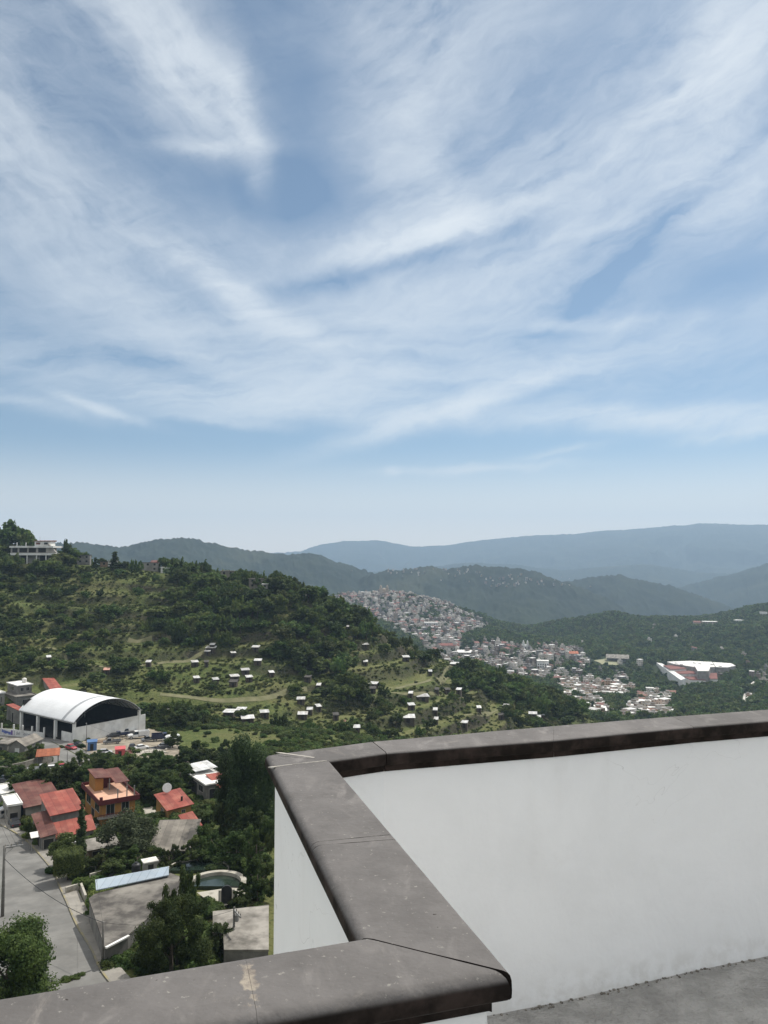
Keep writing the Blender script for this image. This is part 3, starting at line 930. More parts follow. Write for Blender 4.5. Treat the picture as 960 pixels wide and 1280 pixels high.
hotel = empty('hotel_building', (0, 0, FLOORZ), 0, 'white building block carrying the terrace underfoot', 'building')
outer = [near_o[0], near_o[-1], mid_o[-1]] + far_o[1:]
c_in = .004
bp = [(p.x + c_in, p.y - c_in) for p in outer] + [(far_o[-1].x + 1.2, -9), (near_o[0].x, -9)]
me = MB().prism(bp, -16, FLOORZ - .181).mesh('wall', M_plaster)
bm = bmesh.new(); bm.from_mesh(me); bmesh.ops.recalc_face_normals(bm, faces=bm.faces); bm.to_mesh(me); bm.free()
obj('wall', me, hotel, (0, 0, -FLOORZ))
# ------------------------------------------------------------------ vegetation
def project(x, y, z):
    cp, sp = math.cos(PITCH), math.sin(PITCH)
    fw = y * cp + z * sp; up = z * cp - y * sp
    return 480 + F * x / fw, 640 - F * up / fw

M_leaf = mat('leaves', (.044, .078, .021), (.100, .138, .036), .5, .7, lo=.38, hi=.64, rand=.45, trans=.38, c3=(.088, .106, .036), s3=.12, spec=.15)
M_leafnear = mat('garden_leaves', (.034, .060, .017), (.078, .112, .030), .6, .7, lo=.38, hi=.64, rand=.35, trans=.38, c3=(.066, .084, .030), s3=.15, spec=.15)
M_leafdark = mat('dark_leaves', (.033, .055, .020), (.060, .086, .030), .6, .7, rand=.3, trans=.36, spec=.2)
M_leafgrey = mat('grey_green_leaves', (.050, .066, .034), (.085, .100, .052), .8, .75, rand=.2, trans=.2, spec=.15)
M_hedge = mat('clipped_leaves', (.052, .074, .020), (.092, .118, .032), 1.5, .7, rand=.1, trans=.2, spec=.2)
M_scrub = mat('scrub_leaves', (.056, .082, .025), (.098, .118, .038), .3, .85, rand=.38, trans=.3, spec=.08, c3=(.092, .094, .042), s3=.05)
M_bark = mat('bark', (.060, .048, .036), (.110, .092, .072), 6, .95, .5, 20)

def leaf_cloud(centers, radii, n, size, rng, up=.35, flat=.75):
    """n leaf quads spread over the shells of the clumps"""
    K = len(centers)
    pr = radii ** 2 / (radii ** 2).sum()
    k = rng.choice(K, n, p=pr)
    dirs = rng.normal(size=(n, 3)); dirs /= np.linalg.norm(dirs, axis=1)[:, None]
    rad = radii[k] * (rng.random(n) ** .4) * rng.uniform(.75, 1.12, n)
    P = centers[k] + dirs * rad[:, None] * np.array([1, 1, flat])
    nrm = dirs + rng.normal(size=(n, 3)) * .55 + np.array([0, 0, up]); nrm /= np.linalg.norm(nrm, axis=1)[:, None]
    a = np.cross(nrm, rng.normal(size=(n, 3))); a /= np.linalg.norm(a, axis=1)[:, None]
    b = np.cross(nrm, a)
    s = size * rng.uniform(.55, 1.35, n)
    l = s[:, None] * a; w = (s * rng.uniform(.45, .8, n))[:, None] * b
    V = np.stack([P - l, P - w * .9 + l * .1, P + l, P + w], 1).reshape(-1, 3)
    Fc = np.arange(n * 4, dtype=np.int32).reshape(-1, 4)
    return V, Fc

def crown_mesh(name, n, leaf, seed, kind='broad', mt=None, w=.5):
    rng = np.random.default_rng(seed)
    cs, rs = [], []
    if kind == 'broad':
        nl = rng.integers(7, 11)
        for i in range(nl):
            an = i * 2.4 + rng.random(); rr = (rng.uniform(.15, .75) if i else .05) * w
            zc_ = rng.uniform(.30, .80) - .25 * (rr / w) ** 2 + (.12 if i == 0 else 0)
            c = np.array([math.cos(an) * rr, math.sin(an) * rr, zc_])
            R0 = rng.uniform(.30, .52) * w
            for q in range(9):
                d = rng.normal(size=3); d /= np.linalg.norm(d); d[2] = d[2] * .8 - .05
                cs.append(c + d * R0 * rng.uniform(.35, 1.0)); rs.append(R0 * rng.uniform(.28, .52))
    elif kind == 'round':
        for q in range(44):
            d = rng.normal(size=3); d /= np.linalg.norm(d)
            cs.append(np.array([0, 0, .52]) + d * np.array([w * .66, w * .66, .36]) * rng.uniform(.5, 1)); rs.append(w * rng.uniform(.16, .30))
    elif kind == 'tall':
        for q in range(40):
            z = rng.uniform(.16, .97); prof = w * (1 - abs((z - .45) / .62) ** 2.2)
            an = rng.random() * 6.28; rr = prof * rng.uniform(.1, .8)
            cs.append(np.array([math.cos(an) * rr, math.sin(an) * rr, z])); rs.append(w * rng.uniform(.22, .42))
    elif kind == 'cypress':
        for q in range(40):
            z = .04 + .95 * q / 40; prof = w * (1 - ((z - .3) / .75) ** 2) if z > .3 else w * (.7 + z)
            an = rng.random() * 6.28
            cs.append(np.array([math.cos(an) * prof * .3, math.sin(an) * prof * .3, z])); rs.append(max(.015, prof * .65))
    elif kind == 'conifer':
        for q in range(26):
            z = .15 + .83 * q / 26; prof = w * (1.02 - z) * (1.0 if q % 3 else .6)
            for j in range(3):
                an = rng.random() * 6.28
                cs.append(np.array([math.cos(an) * prof * .6, math.sin(an) * prof * .6, z])); rs.append(max(.03, prof * .45))
    elif kind == 'scrub':
        for q in range(7):
            an = rng.random() * 6.28; rr = rng.uniform(0, .5)
            cs.append(np.array([math.cos(an) * rr, math.sin(an) * rr, rng.uniform(.12, .42)])); rs.append(rng.uniform(.18, .36))
    cs = np.array(cs); rs = np.array(rs)
    V, Fc = leaf_cloud(cs, rs, n, leaf, rng, flat=.8 if kind not in ('cypress', 'tall') else 1.3)
    if kind != 'scrub':      # normalise: one unit wide, top at one
        for ax in (0, 1):
            lo_, hi_ = np.percentile(V[:, ax], (1.5, 98.5)); V[:, ax] = (V[:, ax] - (lo_ + hi_) / 2) / (hi_ - lo_)
        hi_ = np.percentile(V[:, 2], 99.5); lo_ = np.percentile(V[:, 2], 1)
        V[:, 2] = np.where(V[:, 2] > .5, .5 + (V[:, 2] - .5) * .5 / (hi_ - .5), V[:, 2])
    V[:, 2] = np.maximum(V[:, 2], .02)
    return np_mesh(name, V, Fc, [mt or M_leaf])

def trunk_mesh(seed, w=.5, top=.62, r=.028):
    rnd = random.Random(seed); mb = MB()
    bend = Vector((rnd.uniform(-.04, .04), rnd.uniform(-.04, .04), 0))
    mb.tube([(0, 0, -.05), (bend.x * .5, bend.y * .5, top * .35), (bend.x, bend.y, top)], [r * 1.25, r, r * .55], 7)
    for i in range(5):
        an = i * 1.26 + rnd.random(); z0 = top * rnd.uniform(.35, .8)
        e = Vector((math.cos(an) * w * .6, math.sin(an) * w * .6, z0 + rnd.uniform(.15, .3)))
        mid = Vector((bend.x, bend.y, z0)).lerp(e, .5) + Vector((0, 0, .04))
        mb.tube([(bend.x * z0, bend.y * z0, z0), mid, e], [r * .6, r * .42, r * .2], 5)
    return mb.mesh('trunk', M_bark, True)

TR_NEAR = [crown_mesh('crown', 15000, .021, 10 + i, 'broad', M_leafnear, .52) for i in range(4)]
TR_BIGR = [crown_mesh('crown', 42000, .0105, 26, 'round', M_leafnear, .52)]
TR_BIG = [crown_mesh('crown', 42000, .0105, 20 + i, 'broad', M_leafnear, .52) for i in range(2)]
TR_ROUND = [crown_mesh('crown', 13000, .017, 30 + i, 'round', M_leafgrey, .52) for i in range(1)]
TR_TALL = [crown_mesh('crown', 20000, .0125, 40, 'tall', M_leafdark, .34)]
TR_CYP = [crown_mesh('crown', 9000, .012, 50, 'cypress', M_leafdark, .07)]
TR_MID = [crown_mesh('crown', 2000, .052, 60 + i, 'broad', M_leaf, .56) for i in range(5)]
TR_FAR = [crown_mesh('crown', 260, .125, 80 + i, 'broad', M_leaf, .58) for i in range(4)]
TR_CON = [crown_mesh('crown', 1500, .04, 95, 'conifer', M_leafdark, .2)]
SCRUB = [crown_mesh('undergrowth', 130, .15, 100 + i, 'scrub', M_scrub) for i in range(3)]
BUSH = [crown_mesh('foliage', 2600, .06, 110 + i, 'scrub', M_leaf) for i in range(3)]
TRUNKS = [trunk_mesh(i) for i in range(4)]
TRUNK_T = trunk_mesh(9, .2, .8, .016)

def tree(name, loc, h, crown, trunk, label, group=None, rz=0, wid=1.0, cat='tree', color=None):
    e = empty(name, loc, rz, label, cat, group)
    e.scale = (h * wid, h * wid, h)
    t = obj('trunk', trunk, e); c = obj('crown', crown, e)
    return e

# --- where plants may stand: built-up ground is kept free
KEEP_TREE = []           # clear of trees only
KEEP_OUT = []            # (x, y, radius)
def blocked(x, y, pad=0):
    for (a, b, r) in KEEP_OUT:
        if (x - a) ** 2 + (y - b) ** 2 < (r + pad) ** 2: return True
    return False

# horizon table: how high the ground rises in front of a given spot, seen from the viewpoint
_haz = np.radians(np.arange(-34, 34.01, .25)); _hr = 40 * 1.012 ** np.arange(360)
_A2, _R2 = np.meshgrid(_haz, _hr)
_el = np.arctan2(H(_R2 * np.sin(_A2), _R2 * np.cos(_A2)), _R2)
_elmax = np.maximum.accumulate(_el, axis=0)
def visible(x, y, ztop):
    az = np.arctan2(x, y); r = np.hypot(x, y)
    i = np.clip(((az - _haz[0]) / np.radians(.25)).round().astype(int), 0, len(_haz) - 1)
    j = np.clip((np.log(np.maximum(r * .985, 41) / 40) / math.log(1.012)).astype(int) - 1, 0, len(_hr) - 1)
    return np.arctan2(ztop, r) > _elmax[j, i]
_pxl = np.array([0, 329, 331, 478, 692, 838, 960, 1400]); _pyl = np.array([1241, 1188, 943, 925, 906, 895, 886, 860])
def tucked(x, y, z, h, rad):        # wholly behind the parapet as seen from the viewpoint
    px, py = project(x, y, z + h); m = F * rad / np.maximum(y, 5)
    low = py > np.minimum(np.interp(px - m, [0, 445], [1241, 1169]), np.interp(px + m, [0, 445], [1241, 1169])) + 6
    return ~seen_over_wall(x, y, z + h, 8) & (low | (px - m > 336))
def seen_over_wall(x, y, ztop, pad=20):
    px, py = project(x, y, ztop)
    return py < np.interp(px, _pxl, _pyl) + pad

def jgrid(x0, x1, y0, y1, s, seed):
    rng = np.random.default_rng(seed)
    gx, gy = np.meshgrid(np.arange(x0, x1, s), np.arange(y0, y1, s))
    x = (gx + rng.uniform(-.5, .5, gx.shape) * s).ravel(); y = (gy + rng.uniform(-.5, .5, gy.shape) * s).ravel()
    return x, y, rng

# woodland density painted as soft patches at photo positions (cx, cy, rx, ry, density); later entries override
DENS = [
    (480, 760, 2000, 2000, .16),
    (80, 740, 240, 60, .42), (20, 760, 120, 70, .42), (300, 750, 130, 45, .85), (230, 725, 120, 22, .95), (330, 745, 70, 25, .95), (60, 700, 140, 22, .9), (-40, 690, 60, 60, .95),
    (165, 745, 55, 40, .10), (185, 775, 60, 16, .14), (125, 720, 18, 22, .06), (245, 790, 60, 25, .85), (130, 785, 16, 12, .95),
    (390, 800, 65, 48, .92), (350, 775, 50, 30, .9), (430, 845, 22, 45, .85), (440, 780, 25, 30, .8), (345, 820, 30, 25, .85),
    (300, 845, 70, 24, .07), (250, 860, 70, 14, .06), (330, 885, 60, 14, .05), (270, 878, 110, 5, .0), (390, 880, 30, 25, .06), (420, 900, 60, 18, .12),
    (60, 800, 90, 35, .40), (60, 835, 90, 22, .5), (150, 850, 60, 16, .3), (205, 900, 40, 14, .5), (240, 900, 60, 10, .45), (120, 828, 100, 4, .05),
    (270, 924, 70, 14, .0), (190, 885, 25, 6, .0),
    (500, 840, 60, 30, .08), (530, 880, 70, 25, .10), (560, 850, 30, 15, .1), (480, 875, 30, 20, .5), (470, 915, 60, 12, .45), (520, 850, 50, 8, .02),
    (470, 812, 50, 9, .25), (620, 880, 45, 22, .06), (600, 855, 35, 14, .85), (655, 870, 40, 16, .8), (690, 865, 35, 20, .95), (700, 885, 40, 14, .95), (625, 905, 60, 10, .2),
]
def wood_density(x, y, z):
    px, py = project(x, y, z)
    d = np.full(x.shape, .2)
    for (cx, cy, rx, ry, v) in DENS:
        q = ((px - cx) / rx) ** 2 + ((py - cy) / ry) ** 2
        w = 1 - sstep(.75, 1.25, q)
        d = d * (1 - w) + v * w
    return d

TREES = []       # x, y, z, h, w   everything wooded; the largest in view become individual trees
def scatter():
    # near hill
    x, y, rng = jgrid(-420, 260, 285, 640, 5.4, 1)
    z = H(x, y); r = np.hypot(x, y)
    d = wood_density(x, y, z)
    n = fbm(x / 38, y / 38, 3, 31)
    k = (rng.random(x.size) < np.clip(d * (.35 + 1.3 * n) * 1.05, 0, 1)) & (r > 290)
    x, y, z, d = x[k], y[k], z[k], d[k]
    h = np.where(d > .6, rng.uniform(5.0, 10.5, x.size), rng.uniform(2.6, 6.5, x.size))
    out = [np.stack([x, y, z, h, rng.uniform(.85, 1.35, x.size)], 1)]
    # valley between the hill and the towns, then the wooded hill on the right
    x, y, rng = jgrid(-250, 900, 560, 1250, 7.0, 2)
    z = H(x, y); px, py = project(x, y, z)
    dens = np.where(fbm(x / 70, y / 70, 3, 32) > .36, .85, .3)
    k = rng.random(x.size) < dens
    out.append(np.stack([x, y, z, rng.uniform(5, 10, x.size), rng.uniform(.9, 1.4, x.size)], 1)[k])
    x, y, rng = jgrid(-450, 1250, 1250, 2250, 8.0, 3)
    z = H(x, y)
    dens = np.where(fbm(x / 90, y / 90, 3, 33) > .33, .93, .5)
    k = rng.random(x.size) < dens
    out.append(np.stack([x, y, z, rng.uniform(6, 11, x.size), rng.uniform(1.0, 1.45, x.size)], 1)[k])
    # the slope right below the terrace, which only shows from a step aside
    x, y, rng = jgrid(-30, 420, 22, 560, 7.5, 4)
    z = H(x, y)
    k = (rng.random(x.size) < np.where(fbm(x / 40, y / 40, 3, 35) > .42, .8, .3)) & tucked(x, y, z, 10, 6)
    out.append(np.stack([x, y, z, rng.uniform(4, 9, x.size), rng.uniform(.9, 1.4, x.size)], 1)[k])
    T = np.concatenate(out)
    seen = seen_over_wall(T[:, 0], T[:, 1], T[:, 2] + T[:, 3], 4) & visible(T[:, 0], T[:, 1], T[:, 2] + T[:, 3])
    k = (visible(T[:, 0], T[:, 1], T[:, 2] + T[:, 3] + 4) | (np.hypot(T[:, 0], T[:, 1]) < 600)) & (np.abs(np.arctan2(T[:, 0], T[:, 1])) < R(42))
    return np.concatenate([T, seen[:, None].astype(float)], 1)[k]
WOOD = scatter()

def gn_scatter(name, P, scl, rot, templates, mt, label):
    """one object: instances of a few plant meshes on a point cloud of ground positions"""
    me = bpy.data.meshes.new(name)
    me.vertices.add(len(P)); me.vertices.foreach_set('co', np.asarray(P, dtype=np.float32).ravel())
    a = me.attributes.new('scl', 'FLOAT_VECTOR', 'POINT'); a.data.foreach_set('vector', np.asarray(scl, dtype=np.float32).ravel())
    a = me.attributes.new('rot', 'FLOAT', 'POINT'); a.data.foreach_set('value', np.asarray(rot, dtype=np.float32))
    me.materials.append(mt)
    o = obj(name, me)
    tag(o, label, None, None, 'stuff')
    g = bpy.data.node_groups.new(name, 'GeometryNodeTree')
    g.interface.new_socket('Geometry', in_out='INPUT', socket_type='NodeSocketGeometry')
    g.interface.new_socket('Geometry', in_out='OUTPUT', socket_type='NodeSocketGeometry')
    N, L = g.nodes.new, g.links.new
    gi, go = N('NodeGroupInput'), N('NodeGroupOutput')
    jn = N('GeometryNodeJoinGeometry')
    for t in templates:
        oi = N('GeometryNodeObjectInfo'); oi.inputs['Object'].default_value = t; oi.inputs['As Instance'].default_value = True
        oi.transform_space = 'ORIGINAL'
        L(oi.outputs['Geometry'], jn.inputs[0])
    ip = N('GeometryNodeInstanceOnPoints'); L(gi.outputs[0], ip.inputs['Points']); L(jn.outputs[0], ip.inputs['Instance'])
    ip.inputs['Pick Instance'].default_value = True
    rv = N('FunctionNodeRandomValue'); rv.data_type = 'INT'
    rv.inputs[4].default_value = 0; rv.inputs[5].default_value = len(templates) - 1
    L(rv.outputs[2], ip.inputs['Instance Index'])
    na = N('GeometryNodeInputNamedAttribute'); na.data_type = 'FLOAT_VECTOR'; na.inputs[0].default_value = 'scl'
    nr = N('GeometryNodeInputNamedAttribute'); nr.data_type = 'FLOAT'; nr.inputs[0].default_value = 'rot'
    cx = N('ShaderNodeCombineXYZ'); L(nr.outputs[0], cx.inputs[2])
    L(na.outputs[0], ip.inputs['Scale']); L(cx.outputs[0], ip.inputs['Rotation'])
    L(ip.outputs[0], go.inputs[0])
    md = o.modifiers.new('scatter', 'NODES'); md.node_group = g
    return o
# ------------------------------------------------------------------ the settlement below the terrace
from mathutils.geometry import delaunay_2d_cdt

M_conc = mat('street_concrete', (.140, .138, .130), (.185, .181, .170), .35, .9, .3, 6, c3=(.105, .102, .096), s3=.09)
M_apron = mat('apron_concrete', (0.140, 0.136, 0.130), (0.189, 0.182, 0.171), .4, .9, .2, 5)
M_dirt = mat('yard_dirt', (0.225, 0.195, 0.150), (0.315, 0.277, 0.217), .35, .95, .4, 4, c3=(0.150, 0.128, 0.098), s3=.2)
M_side = mat('pavement_concrete', (0.216, 0.202, 0.180), (0.288, 0.270, 0.238), .7, .9, .3, 8, c3=(0.144, 0.137, 0.122), s3=.35)
M_kerb = mat('kerb_paint', (.26, .225, .12), (.19, .18, .16), 1.2, .85)
M_block = mat('grey_block_wall', (0.158, 0.150, 0.139), (0.217, 0.206, 0.188), .9, .95, .4, 9, c3=(0.112, 0.109, 0.101), s3=.35)
M_cement = mat('cement_render', (0.234, 0.222, 0.203), (0.304, 0.289, 0.261), .6, .92, .3, 8, c3=(0.172, 0.160, 0.144), s3=.3)
M_whitewall = mat('white_wall', (.62, .62, .60), (.72, .715, .69), .5, .9, .1, 6, c3=(.50, .49, .46), s3=.2)
M_whiteroof = mat('white_roof_coat', (.66, .65, .62), (.78, .77, .74), .5, .85, .1, 6, c3=(.46, .44, .41), s3=.35)
M_tin = mat('white_tin', (.46, .47, .47), (.60, .60, .59), .6, .6, wave=(2.2, .5), c3=(.34, .32, .28), s3=.5, rand=.22)
M_hangar = mat('white_metal_sheet', (.72, .73, .74), (.66, .67, .68), .25, .55, spec=.35)
M_skyl = mat('fibreglass_strip', (.36, .37, .38), (.30, .31, .32), .5, .4)
M_red = mat('red_sheet_roof', (.275, .066, .046), (.215, .054, .040), .5, .7, wave=(1.8, .5), c3=(.33, .115, .08), s3=.4)
M_maroon = mat('maroon_sheet_roof', (0.128, 0.044, 0.034), (0.090, 0.034, 0.028), .5, .75, wave=(1.8, .5), c3=(0.165, 0.083, 0.064), s3=.3)
M_tile = mat('clay_tile_roof', (0.375, 0.128, 0.064), (0.285, 0.094, 0.049), 1.2, .85, wave=(2.5, .7))
M_terra = mat('terracotta_paving', (0.561, 0.340, 0.238), (0.493, 0.289, 0.200), .8, .85)
M_maroonp = mat('maroon_paint', (.115, .020, .022), (.085, .016, .018), .8, .6)
M_yellow = mat('ochre_paint', (.36, .215, .068), (.30, .18, .056), .6, .85, c3=(.24, .155, .07), s3=.35)
M_orange = mat('orange_paint', (0.360, 0.180, 0.054), (0.312, 0.153, 0.045), .6, .85)
M_asb = mat('grey_sheet_roof', (0.173, 0.158, 0.137), (0.245, 0.223, 0.191), .5, .92, wave=(1.6, .6), c3=(0.122, 0.112, 0.097), s3=.3)
M_flatgrey = mat('weathered_concrete_roof', (.058, .053, .048), (.150, .138, .122), .28, .95, .4, 5, c3=(.225, .21, .185), s3=.16, lo=.40, hi=.60)
M_flatpale = mat('pale_concrete_roof', (.17, .158, .138), (.29, .27, .24), .45, .95, .4, 5, c3=(.085, .078, .068), s3=.30)
M_bluesheet = mat('pale_blue_sheet', (0.298, 0.360, 0.422), (0.341, 0.397, 0.446), .5, .5, wave=(1.6, .7))
M_glass = mat('window_glass', (.018, .020, .022), None, rough=.15, spec=.5)
M_frame = mat('window_frame', (.35, .33, .30), (.28, .26, .24), 2, .6)
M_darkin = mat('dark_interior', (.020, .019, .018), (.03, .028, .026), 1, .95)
M_steel = mat('dull_steel', (.22, .22, .215), (.30, .29, .28), 1.5, .6, metal=.2)
M_pole = mat('concrete_pole', (.13, .125, .115), (.18, .172, .16), 3, .9)
M_wire = mat('cable_black', (.02, .02, .02), None, rough=.6)
M_black = mat('black_plastic', (.018, .018, .02), (.03, .03, .032), 2, .45)
M_wood = mat('old_timber', (.14, .095, .062), (.22, .155, .105), 3, .9, .3, 20, stretch=(1, 1, .2))
M_blue = mat('blue_panel', (.075, .15, .30), (.06, .125, .26), 1, .6)
M_purple = mat('purple_paint', (.13, .07, .26), None, rough=.8)
M_bluepaint = mat('blue_paint', (.10, .13, .36), (.16, .2, .42), 1, .8)
M_water = mat('pond_water', (.014, .024, .018), (.026, .038, .028), .6, .12, spec=.5)
M_stonewall = mat('rubble_wall', (.13, .12, .10), (.21, .195, .165), 1.6, .95, .6, 5)
M_pondrim = mat('pale_rim', (0.345, 0.323, 0.277), (0.420, 0.398, 0.345), .8, .9, .2, 8, c3=(0.225, 0.210, 0.173), s3=.8)

def ground_patch(name, pts, mt, lift, step=2.5, kind='structure'):
    """sheet lying on the terrain inside an outline of world points"""
    P = [Vector((p[0], p[1])) for p in pts]
    # dense boundary
    B = []
    for i, p in enumerate(P):
        q = P[(i + 1) % len(P)]; n = max(1, int((q - p).length / step))
        for k in range(n): B.append(p.lerp(q, k / n))
    n = len(B); edges = [(i, (i + 1) % n) for i in range(n)]
    xs = [p.x for p in B]; ys = [p.y for p in B]
    gx, gy = np.meshgrid(np.arange(min(xs), max(xs), step), np.arange(min(ys), max(ys), step))
    gx, gy = gx.ravel() + .01, gy.ravel() + .013
    k = in_polyw(gx, gy, [(p.x, p.y) for p in B])
    V = B + [Vector((a, b)) for a, b in zip(gx[k], gy[k])]
    vo, eo, fo, _, _, _ = delaunay_2d_cdt(V, edges, [], 1, 1e-4)
    X = np.array([v.x for v in vo]); Y = np.array([v.y for v in vo]); Z = H(X, Y) + lift
    me = bpy.data.meshes.new(name); me.from_pydata(np.stack([X, Y, Z], 1).tolist(), [], [tuple(f) for f in fo]); me.materials.append(mt)
    bm = bmesh.new(); bm.from_mesh(me); bmesh.ops.recalc_face_normals(bm, faces=bm.faces)
    if sum(f.normal.z for f in bm.faces) < 0: bmesh.ops.reverse_faces(bm, faces=bm.faces)
    bm.to_mesh(me); bm.free()
    o = obj(name, me); o['kind'] = kind
    return o
def in_polyw(x, y, poly):
    c = np.zeros(x.shape, bool); n = len(poly)
    for i in range(n):
        x1, y1 = poly[i]; x2, y2 = poly[(i + 1) % n]
        if y1 == y2: continue
        c ^= ((y1 > y) != (y2 > y)) & (x < (x2 - x1) * (y - y1) / (y2 - y1) + x1)
    return c

def keep(p, r): KEEP_OUT.append((p[0], p[1], r))
NOGROW = []          # photo-located outlines (world polygons) without plants

# --- street with kerb and pavement
def offset_line(pts, d):
    out = []
    for i, p in enumerate(pts):
        a = pts[max(i - 1, 0)]; b = pts[min(i + 1, len(pts) - 1)]
        t = Vector((b[0] - a[0], b[1] - a[1])).normalized()
        out.append(Vector((p[0] - t.y * d, p[1] + t.x * d)))
    return out
def smooth_line(pts, n=5):
    pts = [Vector((p[0], p[1])) for p in pts]; out = []
    for i in range(len(pts) - 1):
        p0, p1, p2, p3 = pts[max(i - 1, 0)], pts[i], pts[i + 1], pts[min(i + 2, len(pts) - 1)]
        for k in range(n):
            t = k / n
            out.append(.5 * ((2 * p1) + (p2 - p0) * t + (2 * p0 - 5 * p1 + 4 * p2 - p3) * t * t + (3 * p1 - p0 - 3 * p2 + p3) * t ** 3))
    out.append(pts[-1]); return out
kl = [pick(x, y) for x, y in ((128, 1219), (112, 1186), (95, 1158), (82, 1128), (72, 1106), (66, 1091), (52, 1073), (30, 1050), (0, 1032), (-60, 1005))]
kl[0:0] = [Vector((kl[0].x + 6, kl[0].y - 8, 0))]
kl = smooth_line(kl)
left = offset_line(kl, 11.0)
ground_patch('street', [*kl, *reversed(left)], M_conc, .05)
NOGROW.append([(p.x, p.y) for p in [*offset_line(kl, -2.2), *reversed(left)]])
def strip(name, line, w, h, mt, base=.05, kind='structure'):
    a = line; b = offset_line(line, w)
    mb = MB()
    for (p, q), (r_, s) in zip(zip(a, b), zip(a[1:], b[1:])):
        z0 = gz(p.x, p.y); z1 = gz(r_.x, r_.y); t, u = z0 + base + h, z1 + base + h
        mb.poly([(p.x, p.y, t), (r_.x, r_.y, u), (s.x, s.y, u), (q.x, q.y, t)])
        mb.poly([(p.x, p.y, z0 - .2), (r_.x, r_.y, z1 - .2), (r_.x, r_.y, u), (p.x, p.y, t)])
        mb.poly([(q.x, q.y, t), (s.x, s.y, u), (s.x, s.y, z1 - .2), (q.x, q.y, z0 - .2)])
    me = mb.mesh(name, mt); o = obj(name, me); o['kind'] = kind; return o
strip('kerb', kl, -.22, .15, M_kerb)
strip('pavement', offset_line(kl, -.222), -1.9, .13, M_side)
mb = MB()        # expansion joints of the concrete street
for i in range(2, len(kl) - 2, 2):
    p, q = kl[i], left[i]
    d = (q - p).normalized(); t = Vector((-d.y, d.x)) * .03
    row = [p.lerp(q, k / 6) for k in range(7)]
    for a, b in zip(row, row[1:]):
        mb.poly([(a.x - t.x, a.y - t.y, gz(a.x, a.y) + .056), (b.x - t.x, b.y - t.y, gz(b.x, b.y) + .056), (b.x + t.x, b.y + t.y, gz(b.x, b.y) + .056), (a.x + t.x, a.y + t.y, gz(a.x, a.y) + .056)])
o = mb.build('street_joints', mat('joint_line', (.13, .125, .115), None)); o['kind'] = 'structure'

def px_patch(name, pxs, mt, lift, grow=False):
    w = [pick(*p) for p in pxs]
    if not grow: NOGROW.append([(p.x, p.y) for p in w])
    return ground_patch(name, w, mt, lift)
px_patch('side_road', [(-12, 918), (40, 921), (62, 926), (90, 941), (112, 954), (133, 965), (120, 970), (100, 964), (80, 959), (70, 968), (55, 964), (63, 950), (48, 938), (25, 930), (-12, 927)], M_conc, .06)
px_patch('apron', [(40, 921.5), (56, 922), (60, 916), (92, 921), (96, 934), (114, 942), (112, 952), (92, 941), (64, 926.5)], M_apron, .09)
px_patch('yard', [(97, 932), (104, 927), (178, 909), (200, 914), (224, 928), (224, 948), (190, 952), (150, 952), (118, 945)], M_dirt, .07)
px_patch('footpath', [(222, 945), (238, 950), (246, 962), (238, 966), (226, 955)], M_dirt, .06)

# --- house builder -------------------------------------------------------------------------
def solve_len(N, d, z, px):
    lo, hi = 0.5, 60.0
    f = lambda L_: project(N.x + d[0] * L_, N.y + d[1] * L_, z)[0] - px
    s0 = f(lo)
    for _ in range(50):
        m = (lo + hi) / 2
        if (f(m) > 0) == (s0 > 0): lo = m
        else: hi = m
    return lo

def window_on(parent, face, a, b, u0, u1, z0, z1, door=False, glassmat=None, framemat=None):
    """window or door on the face 'r' (y=0), 'l' (x=0), 'e' (x=a)"""
    fm = framemat or M_frame
    def P(u, n, z):
        if face == 'r': return (u, -n, z)
        if face == 'l': return (-n, u, z)
        return (a + n, u, z)
    def bx(mb, ua, ub, na, nb_, za, zb):
        c0 = P(ua, na, za); c1 = P(ub, nb_, zb)
        mb.box(min(c0[0], c1[0]), max(c0[0], c1[0]), min(c0[1], c1[1]), max(c0[1], c1[1]), za, zb)
    fr = MB(); t = .09
    bx(fr, u0, u0 + t, -.05, .05, z0, z1); bx(fr, u1 - t, u1, -.05, .05, z0, z1)
    bx(fr, u0 + t, u1 - t, -.05, .047, z1 - t, z1)
    if not door:
        bx(fr, u0 - .05, u1 + .05, -.05, .09, z0 - t, z0)
        um = (u0 + u1) / 2; bx(fr, um - .03, um + .03, -.05, .042, z0, z1 - t)
    o = fr.build('door_frame' if door else 'window', fm, parent)
    g = MB(); bx(g, u0 + t, u1 - t, .003, .018, z0, z1 - t)
    g.build('door_leaf' if door else 'pane', glassmat or (M_darkin if door else M_glass), o)

